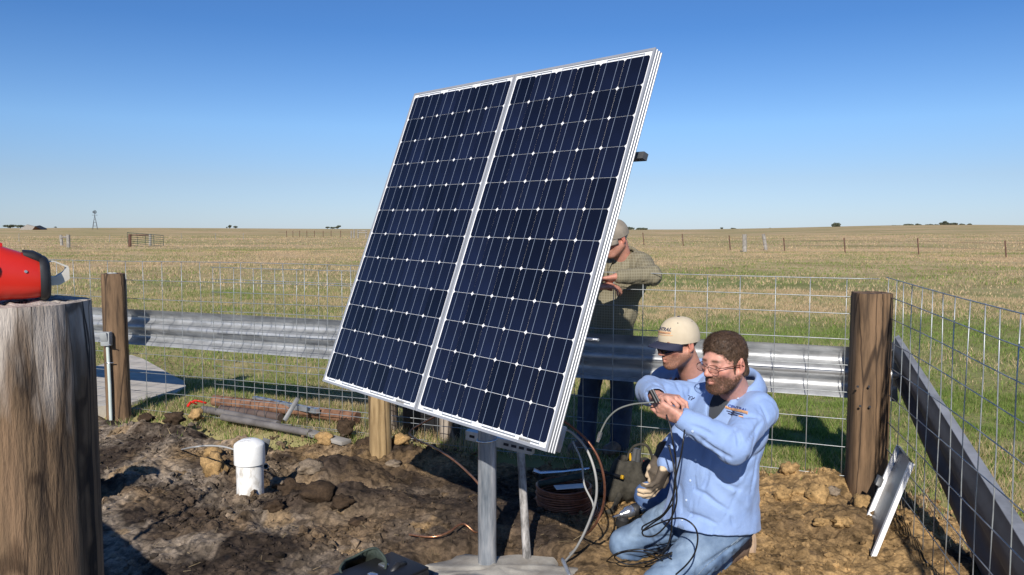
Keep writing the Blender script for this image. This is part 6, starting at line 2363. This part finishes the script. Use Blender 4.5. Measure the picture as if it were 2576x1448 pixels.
# ---------------------------------------------------------------- caps
def ball_cap(H, Rm, parent, crown_m, brim_m, tilt=.12, grow=.0105, brim_len=.066, name='cap'):
    """crown of six panels, curved brim; returns crown object and its surface"""
    Rc = Rm @ Matrix.Rotation(tilt, 3, 'X')
    c = H + Rm @ Vector((0, -.010, .030))
    rx, ry, rz = .0765+grow, .098+grow, .101+grow*.2
    V, Fs = [], []
    n, k = 48, 14
    for j in range(k+1):
        ph = (j/k)*math.pi/2
        for i in range(n):
            a = 2*math.pi*i/n
            cr = math.cos(ph)**.82 if ph < math.pi/2-.001 else 0
            zz = math.sin(ph)
            rr = 1+.010*math.cos(6*a)*math.cos(ph)
            front = max(0, math.sin(a))
            V.append(c + Rc @ Vector((rx*cr*rr*math.cos(a), ry*cr*rr*math.sin(a)*(1), rz*zz*(1+.06*front*math.cos(ph)*zz) -.004)))
    for i in range(n):
        V.append(c + Rc @ Vector((rx*.985*math.cos(2*math.pi*i/n), ry*.985*math.sin(2*math.pi*i/n), -.022)))
    for j in range(k):
        for i in range(n):
            Fs.append((j*n+i, j*n+(i+1) % n, (j+1)*n+(i+1) % n, (j+1)*n+i))
    b0 = (k+1)*n
    for i in range(n):
        Fs.append((b0+i, b0+(i+1) % n, (i+1) % n, i))
    cr_ = MB().add(V, Fs).build(name, crown_m, parent, smooth='all')
    bv = BVHTree.FromPolygons([tuple(v) for v in V], Fs)
    bt = MB(); bt.lathe(c+Rc @ Vector((0, 0, rz-.006)), Rc @ Vector((0, 0, 1)), [(.008, 0), (.007, .004), (.003, .006)], 10); bt.build('cap_button', brim_m, cr_, smooth=True)
    for a in (35, 90-55+110, 145, 215, 325):
        q = c + Rc @ Vector((rx*1.4*math.cos(R(a)), ry*1.4*math.sin(R(a)), rz*1.05))
        h = bv.ray_cast(q, (c+Rc @ Vector((0, 0, rz*.45))-q).normalized())
        if h[0]: MB().lathe(h[0], -h[1] if h[1].dot(q-c) < 0 else h[1], [(.0028, -.001), (.0028, .001)], 8).build('eyelet', brim_m, cr_)
    V, Fs = [], []
    m, q = 24, 8
    for j in range(q+1):
        f = j/q
        for i in range(m+1):
            a = R(90-68+136*i/m)
            s = (i/m*2-1)
            ln = brim_len*math.sqrt(max(0, 1-abs(s)**3.2))
            x = rx*.99*math.cos(a)*(1-.05*f); y = ry*.99*math.sin(a)+ln*f
            z = -.014 - .026*abs(s)**2*(.35+.65*f) - .016*f*f
            V.append(c + Rc @ Vector((x, y, z)))
    for j in range(q):
        for i in range(m):
            Fs.append((j*(m+1)+i, j*(m+1)+i+1, (j+1)*(m+1)+i+1, (j+1)*(m+1)+i))
    br = MB().add(V, Fs).build('cap_brim', brim_m, cr_, smooth='all'); shell(br, .004)
    return cr_, bv, c, Rc


def sunglasses(H, Rm, parent):
    P = lambda x, y, z: H + Rm @ Vector((x, y, z))
    V, Fs = [], []
    n = 20
    for i in range(n+1):
        s = i/n*2-1
        x = s*.068; y = .112-.052*abs(s)**2.2
        hi = .013-.003*abs(s); lo = -.026*(1-abs(s)**3*.55)+.006*math.exp(-(s/.12)**2)
        for z, o in ((hi, 0), ((hi+lo)/2, .003), (lo, -.002)):
            V.append(P(x, y+o, z+.002))
    for i in range(n):
        for j in range(2):
            Fs.append((i*3+j, i*3+j+1, (i+1)*3+j+1, (i+1)*3+j))
    o = MB().add(V, Fs).build('sunglasses', M['lens_dark'], parent, smooth='all'); shell(o, .003)
    t = MB()
    for s in (-1, 1):
        t.tube([P(s*.067, .060, .012), P(s*.079, .03, .010), P(s*.083, -.01, .006)], [.0045, .003, .0025], 6)
    t.build('temple_arm', M['black'], o, smooth='all')


# ---------------------------------------------------------------- the man in the cap kneeling behind
def man_cap():
    root = thing('person', 'man in tan cap with navy brim and sunglasses crouching behind the bearded man', 'person', gnd(1760, 1330), 'men working on the solar panels')
    H = at(1706, 864, 3.85)
    HR = frame3((-.86, -.42, -.17), (0, 0, 1))
    neck = at(1750, 940, 3.98)
    Fb = Vector((-.85, -.52, 0)).normalized(); Lb = Vector((-Fb.y, Fb.x, 0)); BR = Matrix((-Lb, Fb, Vector((0, 0, 1)))).transposed()
    Lb = Vector((.52, -.85, 0)).normalized()
    hip = at(1800, 1215, 4.14)
    shL, shR = neck+Lb*.17+Vector((-.03, 0, -.07)), neck-Lb*.17+Vector((-.03, 0, -.07))
    elL, wrL = at(1722, 1098, 3.70), at(1676, 1170, 3.68)
    elR, wrR = at(1728, 1085, 3.98), at(1668, 1140, 3.80)
    knL, knR = gnd(1664, 1296, .12)+Vector((0, 0, .04)), at(1632, 1248, 4.05)
    ftL, ftR = gnd(1800, 1300, .06), gnd(1760, 1280, .06)
    av = np.array
    v = Vol((.36, 3.42, -.03), (1.40, 4.55, 1.32), .0044)
    v.cap(neck+Vector((0, 0, -.13)), hip, .09, .11, .03); v.cap(shL, shR, .055, k=.03)
    v.cap(H+HR @ Vector((0, -.025, -.05)), neck+Vector((0, 0, -.05)), .056, .064, .02)
    for a, b, c in ((shL, elL, wrL), (shR, elR, wrR)):
        v.cap(a, b, .045, .036, .02); v.cap(b, c, .036, .027, .015)
    for a, b, c in ((hip+Lb*.1, knL, ftL), (hip-Lb*.1, knR, ftR)):
        v.cap(a, b, .075, .05, .03); v.cap(b, c, .045, .035, .02)
    head_prims(v, H, HR, jaw=1.0)
    V, Q = v.mesh()
    col = head_colors(V, H, HR, (.56, .275, .195), beard=(.10, .055, .035), beard_amt=.72)
    np_mesh('body', V, Q, M['skin'], root, col=col)
    # close-cropped hair round the back of the head, under the cap
    P = lambda x, y, z: H + HR @ Vector((x, y, z))
    v = Vol(av(H)-.15, av(H)+.15, .005)
    v.ell(P(0, -.016, .030), (.079, .098, .080), HR, .01); v.ell(P(0, .075, -.02), (.09, .078, .10), HR, .006, 's')
    for s in (-1, 1): v.ell(P(s*.09, -.014, -.006), (.03, .022, .034), HR, .005, 's')
    v.plane(P(0, -.03, -.045), HR @ Vector((0, .2, -1)))
    V, Q = v.mesh(); np_mesh('hair', V, Q, M['hair'], root)
    cap_o, bv, cc, Rc = ball_cap(H, HR, root, M['cap_tan'], M['cap_navy'])
    fr = Rc @ Vector((0, 1, 0)); rt = Rc @ Vector((-1, 0, 0)); upv = Rc @ Vector((0, 0, 1))
    # seen from the front the wearer's left is on the right
    org = cc + Rc @ Vector((0, .16, .038))
    d = (-fr).normalized()
    text_on(bv, 'CENTRAL', .0215, org+upv*.004, rt, upv, d, M['thread_navy'], 'embroidered_word', cap_o, .0025, shear=.15, bold=.0007)
    text_on(bv, 'ELECTRIC COOPERATIVE', .0082, org-upv*.0085, rt, upv, d, M['thread_navy'], 'embroidered_line', cap_o, .0034)
    strip_on(bv, [org+rt*x-upv*.005 for x in np.linspace(-.048, .048, 14)], [d]*14, .0095, upv, M['thread_orange'], 'embroidered_bar', cap_o, .0022)
    strip_on(bv, [org+rt*x-upv*.0165 for x in np.linspace(-.050, .056, 14)], [d]*14, .0025, upv, M['thread_orange'], 'embroidered_line', cap_o, .0022)
    sunglasses(H, HR, root)
    # shirt
    v = Vol((.36, 3.42, .15), (1.40, 4.55, 1.16), .0065)
    T = lambda l, f, u: hip.lerp(neck, u)+Lb*l+Fb*f
    BR = Matrix((-Lb, Fb, Vector((0, 0, 1)))).transposed()
    v.ell(T(0, .02, .72), (.18, .125, .19), BR, .05); v.ell(T(0, .03, .4), (.175, .14, .19), BR, .05); v.ell(T(0, .02, .1), (.18, .15, .18), BR, .05)
    v.cap(T(-.1, -.01, .88), T(.1, -.01, .88), .075, k=.05)
    v.cap(neck+Vector((0, 0, -.06)), neck+Vector((0, 0, -.01)), .08, .072, .03)
    v.cap(T(.05, -.02, .95), shL, .06, .075, .04); v.cap(T(-.05, -.02, .95), shR, .06, .075, .04)
    for a, b, c in ((shL, elL, wrL), (shR, elR, wrR)):
        v.cap(a, b, .075, .060, .03); v.cap(b, b.lerp(c, .93), .058, .043, .02)
    v.cap(neck+Vector((0, 0, -.03)), neck+Vector((0, 0, .15)), .062, .075, .012, 's')
    v.disp(lambda Q: folds(Q, Vector((.3, .2, 1)), .007, 9, 51)+.003*fbm(Q*9, 2, 52), .03)
    V, Q = v.mesh(); np_mesh('shirt', V, Q, M['shirt'], root)
    collar_mesh(neck+Vector((-.012, -.008, -.012)), frame3(Fb+Vector((0, 0, -.3)), (0, 0, 1)), .074, .082, root, M['shirt'], open_ang=30, stand=.034, fall=.052, tilt=-.25)
    # jeans
    v = Vol((.30, 3.4, -.04), (1.42, 4.6, .75), .007)
    v.ell(hip, (.18, .15, .14), BR, .05)
    for a, b, c in ((hip+Lb*.1, knL, ftL), (hip-Lb*.1, knR, ftR)):
        v.cap(a, b, .092, .066, .04); v.cap(b, c, .064, .055, .03)
    v.disp(lambda Q: folds(Q, Vector((1, .2, -.2)), .007, 10, 61), .03)
    V, Q = v.mesh(); np_mesh('jeans', V, Q, M['jeans_mid'], root)
    for c in (ftL, ftR):
        v = Vol(av(c)-.2, av(c)+.22, .008); v.cap(c+Vector((-.05, 0, .02)), c+Vector((.09, .03, .02)), .05, .045, .02); v.cap(c+Vector((.09, .03, .03)), c+Vector((.10, .03, -.03)), .042, k=.02)
        V, Q = v.mesh(); np_mesh('boot', V, Q, M['boot'], root)
    # work gloves, bare-knuckle brown backs and tan fingers
    for (w_, f_, p_, ts, nm) in ((wrL, Vector((-.30, -.25, -.55)), Vector((-.7, .2, -.2)), 1, 0), (wrR, Vector((-.2, -.35, -.25)), Vector((-.2, .1, -.8)), 1, 1)):
        q = w_ if nm == 0 else at(1664, 1150, 3.76)
        v = Vol(av(q)-.22, av(q)+.22, .0042)
        f = f_.normalized()
        v.cap(q-f*.05, q+f*.01, .040, .034, .015)
        hand(v, q, f, p_, ts, [(.3, .5, .4), (.4, .6, .4), (.45, .6, .4), (.5, .6, .4)] if nm == 0 else [(.9, 1.2, .8), (.9, 1.2, .8), (1., 1.2, .8), (1., 1.2, .8)], 1.08, grow=.003)
        V, Q = v.mesh()
        al = (V-av(q))@av(f)
        tip = np.clip((al-.140)/.010, 0, 1)
        pr2 = (V-av(q))@av(p_.normalized())
        tan = np.clip(np.maximum(tip, np.clip((fbm(V*16+3, 2, 6)-.42)*8, 0, 1)*(al > .02)), 0, 1)[:, None]
        nn = fbm(V*40, 2, 5)[:, None]
        col = (np.array((.085, .066, .048))*(1-tan)+np.array((.56, .43, .29))*tan)*(1+.2*nn)
        np_mesh('glove', V, Q, M['glove_col'], root, col=np.clip(col, .01, 1))
    return root


# ---------------------------------------------------------------- the man leaning on the fence
def man_fence():
    root = thing('person', 'man in olive checked shirt and grey cap leaning on the back fence', 'person', gnd(1520, 1128), 'men working on the solar panels')
    H = at(1545, 601, 5.42)
    HR = frame3((-.80, -.48, -.36), (0, 0, 1))
    Fb = Vector((-.62, -.78, 0)).normalized(); Lb = Vector((.78, -.62, 0)); BR = Matrix((-Lb, Fb, Vector((0, 0, 1)))).transposed()
    neck = at(1570, 648, 5.50); hip = at(1532, 862, 5.68)
    shL, shR = at(1612, 668, 5.42), at(1515, 660, 5.68)
    elL, wrL = at(1637, 694, 5.22), at(1552, 697, 5.12)
    elR, wrR = at(1470, 712, 5.30), at(1505, 722, 5.10)
    ftL, ftR = gnd(1563, 1128, .05), gnd(1478, 1128, .05)
    ftL.y += .1; ftR.y += .15
    knL, knR = hip.lerp(ftL, .5)+Fb*.02+Lb*.08, hip.lerp(ftR, .5)+Fb*.02-Lb*.06
    av = np.array
    v = Vol((.20, 4.85, -.02), (1.10, 6.0, 1.80), .0055)
    v.cap(neck+Vector((0, 0, -.13)), hip, .09, .11, .03); v.cap(shL, shR, .05, k=.03)
    v.cap(H+HR @ Vector((0, -.03, -.045)), neck+Vector((0, 0, -.05)), .056, .064, .02)
    for a, b, c in ((shL, elL, wrL), (shR, elR, wrR)):
        v.cap(a, b, .045, .036, .02); v.cap(b, c, .036, .027, .015)
    for a, b, c in ((hip+Lb*.1, knL, ftL), (hip-Lb*.1, knR, ftR)):
        v.cap(a, b, .075, .05, .03); v.cap(b, c, .045, .04, .02)
    head_prims(v, H, HR, jaw=1.05)
    hand(v, wrL, Vector((-.85, .05, -.15)), Vector((-.1, -.2, -1)), -1, [(.35, .5, .4), (.4, .5, .4), (.5, .6, .4), (.6, .6, .4)], 1.02)
    hand(v, wrR, Vector((.75, .2, .05)), Vector((.1, .3, -1)), 1, [(.35, .5, .4), (.4, .5, .4), (.5, .6, .4), (.6, .6, .4)], 1.02)
    V, Q = v.mesh()
    col = head_colors(V, H, HR, (.46, .21, .15), beard=(.20, .15, .12), beard_amt=.25, brow=(.25, .22, .2), red=1.4)
    np_mesh('body', V, Q, M['skin'], root, col=col)
    P = lambda x, y, z: H + HR @ Vector((x, y, z))
    v = Vol(av(H)-.15, av(H)+.15, .006)
    v.ell(P(0, -.016, .030), (.080, .099, .080), HR, .01); v.ell(P(0, .075, -.02), (.09, .08, .10), HR, .006, 's')
    for s in (-1, 1): v.ell(P(s*.09, -.014, -.006), (.03, .022, .034), HR, .005, 's')
    v.plane(P(0, -.03, -.045), HR @ Vector((0, .2, -1)))
    V, Q = v.mesh(); np_mesh('hair', V, Q, M['hair_grey'], root)
    ball_cap(H, HR, root, M['cap_grey'], M['cap_grey'], tilt=.03)
    sunglasses(H, HR, root)
    v = Vol((.20, 4.9, .60), (1.10, 6.0, 1.55), .0065)
    T = lambda l, f, u: hip.lerp(neck, u)+Lb*l+Fb*f
    v.ell(T(0, .0, .74), (.20, .135, .19), BR, .05); v.ell(T(0, .03, .4), (.185, .15, .19), BR, .05); v.ell(T(0, .03, .12), (.185, .155, .17), BR, .05)
    v.cap(T(-.1, -.03, .92), T(.1, -.03, .92), .078, k=.05)
    v.cap(T(.05, -.03, .96), shL, .065, .078, .04); v.cap(T(-.05, -.03, .96), shR, .065, .078, .04)
    v.cap(neck+Vector((0, 0, -.07)), neck+Vector((0, 0, -.01)), .082, .074, .03)
    for a, b, c in ((shL, elL, wrL), (shR, elR, wrR)):
        v.cap(a, b, .080, .068, .03); v.cap(b, b.lerp(c, .9), .066, .046, .02)
    v.cap(neck+Vector((0, 0, -.03)), neck+Vector((0, 0, .15)), .064, .078, .012, 's')
    v.disp(lambda Q: folds(Q, Vector((.2, .2, 1)), .006, 9, 71)+np.exp(-(np.linalg.norm(Q-av(elL), axis=1)/.16)**2)*folds(Q, Vector((.2, .3, 1)), .009, 14, 72), .03)
    v.plane(hip+Vector((0, 0, -.04)), (0, 0, -1))
    V, Q = v.mesh(); sh = np_mesh('shirt', V, Q, M['check'], root)
    collar_mesh(neck+Vector((-.008, -.010, -.012)), frame3(Fb+Vector((0, 0, -.35)), (0, 0, 1)), .077, .085, root, M['check'], open_ang=22, stand=.032, fall=.05, tilt=-.3)
    v = Vol((.20, 5.1, -.02), (1.10, 6.1, 1.05), .008)
    v.ell(hip+Vector((0, 0, -.03)), (.175, .14, .13), BR, .05)
    for a, b, c in ((hip+Lb*.09, knL, ftL), (hip-Lb*.09, knR, ftR)):
        v.cap(a, b, .098, .078, .03); v.cap(b, c, .076, .068, .03)
    v.disp(lambda Q: folds(Q, Vector((.3, .2, .9)), .007, 9, 81), .03)
    V, Q = v.mesh(); np_mesh('jeans', V, Q, M['jeans_shaded'], root)
    b = MB(); b.lathe(hip+Vector((0, 0, -.005)), (0, 0, 1), [(.165, 0), (.167, .03)], 24, False, False); bo = b.build('belt', M['boot'], root, smooth='all')
    for c in (ftL, ftR):
        v = Vol(av(c)-.22, av(c)+.22, .009); v.cap(c, c+Fb*.16+Vector((0, 0, -.01)), .05, .042, .02); v.cap(c, c+Vector((0, 0, .1)), .05, k=.02)
        V, Q = v.mesh(); np_mesh('boot', V, Q, M['boot'], root)
    return root


M['jeans_mid'] = mat('blue_denim', (.055, .11, .26), (.12, .20, .38), rough=.88, scale=9, bump=.3, bscale=360, bdist=.0014)
M['glove_col'] = mat('work_glove_two_tone', (.85, .85, .85), (1.1, 1.1, 1.1), rough=.8, scale=60, attr='col', bump=.3, bscale=200, bdist=.002)
M['hair_grey'] = mat('grey_hair', (.25, .23, .21), (.42, .40, .37), rough=.7, scale=120)

front, fi = man_front()
man_cap()
man_fence()
# ---------------------------------------------------------------- cables in the bearded man's hands
M['grey_cable2'] = mat('dark_grey_cable', (.16, .17, .16), rough=.4)
y0 = 3.16
cable([at(1652, 1012, y0), at(1628, 1014, 3.17), at(1590, 1018, 3.2), at(1555, 1030, 3.22), at(1530, 1052, 3.24), at(1515, 1078, 3.25), at(1510, 1092, 3.25)], .0036, M['grey_cable2'], 'cable_lead', 'grey cable lead curving left from the bearded man\'s hands to a plug', 'cable', 50)
pg = thing('cable_plug', 'black and white plug on the end of the cable lead left of the hands', 'plug', at(1506, 1100, 3.25))
MB().tube([at(1511, 1088, 3.25), at(1507, 1100, 3.25)], [.009, .010], 10).build('plug_body', M['darkgrey'], pg, smooth=True)
MB().tube([at(1507, 1100, 3.25), at(1503, 1112, 3.25)], [.008, .006], 10).build('plug_tip', M['chrome'], pg, smooth=True)
cn = thing('connector', 'black wire crimping tool with steel jaws in the bearded man\'s hands', 'hand tool', at(1648, 1000, 3.16))
MB().tube([at(1636, 982, 3.17), at(1652, 1014, 3.15)], .008, 10).build('connector_body', M['black'], cn, smooth=True)
MB().tube([at(1642, 980, 3.165), at(1658, 1011, 3.145)], .0045, 10).build('steel_jaw', M['darkgrey'], cn, smooth=True)
bc = 'black cables hanging from the bearded man\'s hands'
cable([at(1676, 1044, 3.13), at(1686, 1075, 3.10), at(1692, 1110, 3.08), at(1700, 1160, 3.10), at(1697, 1210, 3.10), at(1693, 1260, 3.12), at(1690, 1310, 3.15), at(1688, 1340, 3.18), at(1676, 1380, 3.25), gnd(1650, 1405, .02)], .0034, M['black_cable'], 'black_cable', 'black cable hanging straight from the front hand down to the knees', 'cable', 70, bc)
cable([at(1724, 1062, 3.14), at(1720, 1100, 3.06), at(1712, 1150, 3.06), at(1700, 1200, 3.08), at(1694, 1245, 3.10), at(1672, 1290, 3.14), at(1640, 1312, 3.18), at(1617, 1325, 3.22), at(1619, 1335, 3.22), at(1650, 1320, 3.16), at(1690, 1306, 3.10), at(1720, 1306, 3.06), at(1746, 1324, 3.03), at(1755, 1352, 3.03), at(1748, 1390, 3.04), at(1728, 1420, 3.05), at(1700, 1446, 3.08)], .0034, M['black_cable'], 'black_cable', 'black cable making a wide loop over the bearded man\'s thigh', 'cable', 120, bc)
cable([at(1682, 1120, 3.14), at(1694, 1170, 3.12), at(1700, 1215, 3.10), at(1702, 1262, 3.10), at(1690, 1300, 3.12), at(1664, 1335, 3.18), at(1640, 1350, 3.25), at(1620, 1348, 3.28), at(1617, 1336, 3.26), at(1640, 1318, 3.2), at(1668, 1298, 3.16), at(1692, 1268, 3.12)], .0034, M['black_cable'], 'black_cable', 'black cable making a narrow loop between the bearded man\'s knees', 'cable', 100, bc)
kz = lambda u, v, y: at(u, v, y)
cable([gnd(1512, 1450, .015), gnd(1520, 1420, .02), kz(1545, 1396, 3.40), kz(1580, 1385, 3.40), kz(1620, 1383, 3.40), kz(1660, 1392, 3.36), kz(1690, 1408, 3.30), gnd(1695, 1430, .03)], .0034, M['black_cable'], 'black_cable', 'black cable arching low over the bearded man\'s far knee', 'cable', 70, bc)
cable([kz(1690, 1390, 3.26), kz(1660, 1402, 3.36), kz(1620, 1416, 3.42), kz(1580, 1420, 3.46), kz(1552, 1410, 3.46), kz(1548, 1398, 3.44), kz(1580, 1388, 3.40), kz(1630, 1392, 3.36), kz(1668, 1412, 3.32), gnd(1690, 1428, .02)], .0034, M['black_cable'], 'black_cable', 'black cable coiled flat round the bearded man\'s far knee', 'cable', 90, bc)
cable([kz(1690, 1394, 3.26), kz(1650, 1412, 3.34), gnd(1610, 1430, .02), gnd(1575, 1442, .015), gnd(1560, 1460, .015)], .0034, M['black_cable'], 'black_cable', 'black cable trailing out on the soil below the far knee', 'cable', 50, bc)
cable([gnd(1470, 1385, .015), gnd(1510, 1368, .015), gnd(1545, 1345, .02), gnd(1552, 1320, .02), gnd(1545, 1300, .02)], .0035, M['black_cable'], 'black_cable', 'thin black cable lying on the clay beside the yellow drill', 'cable', 40)
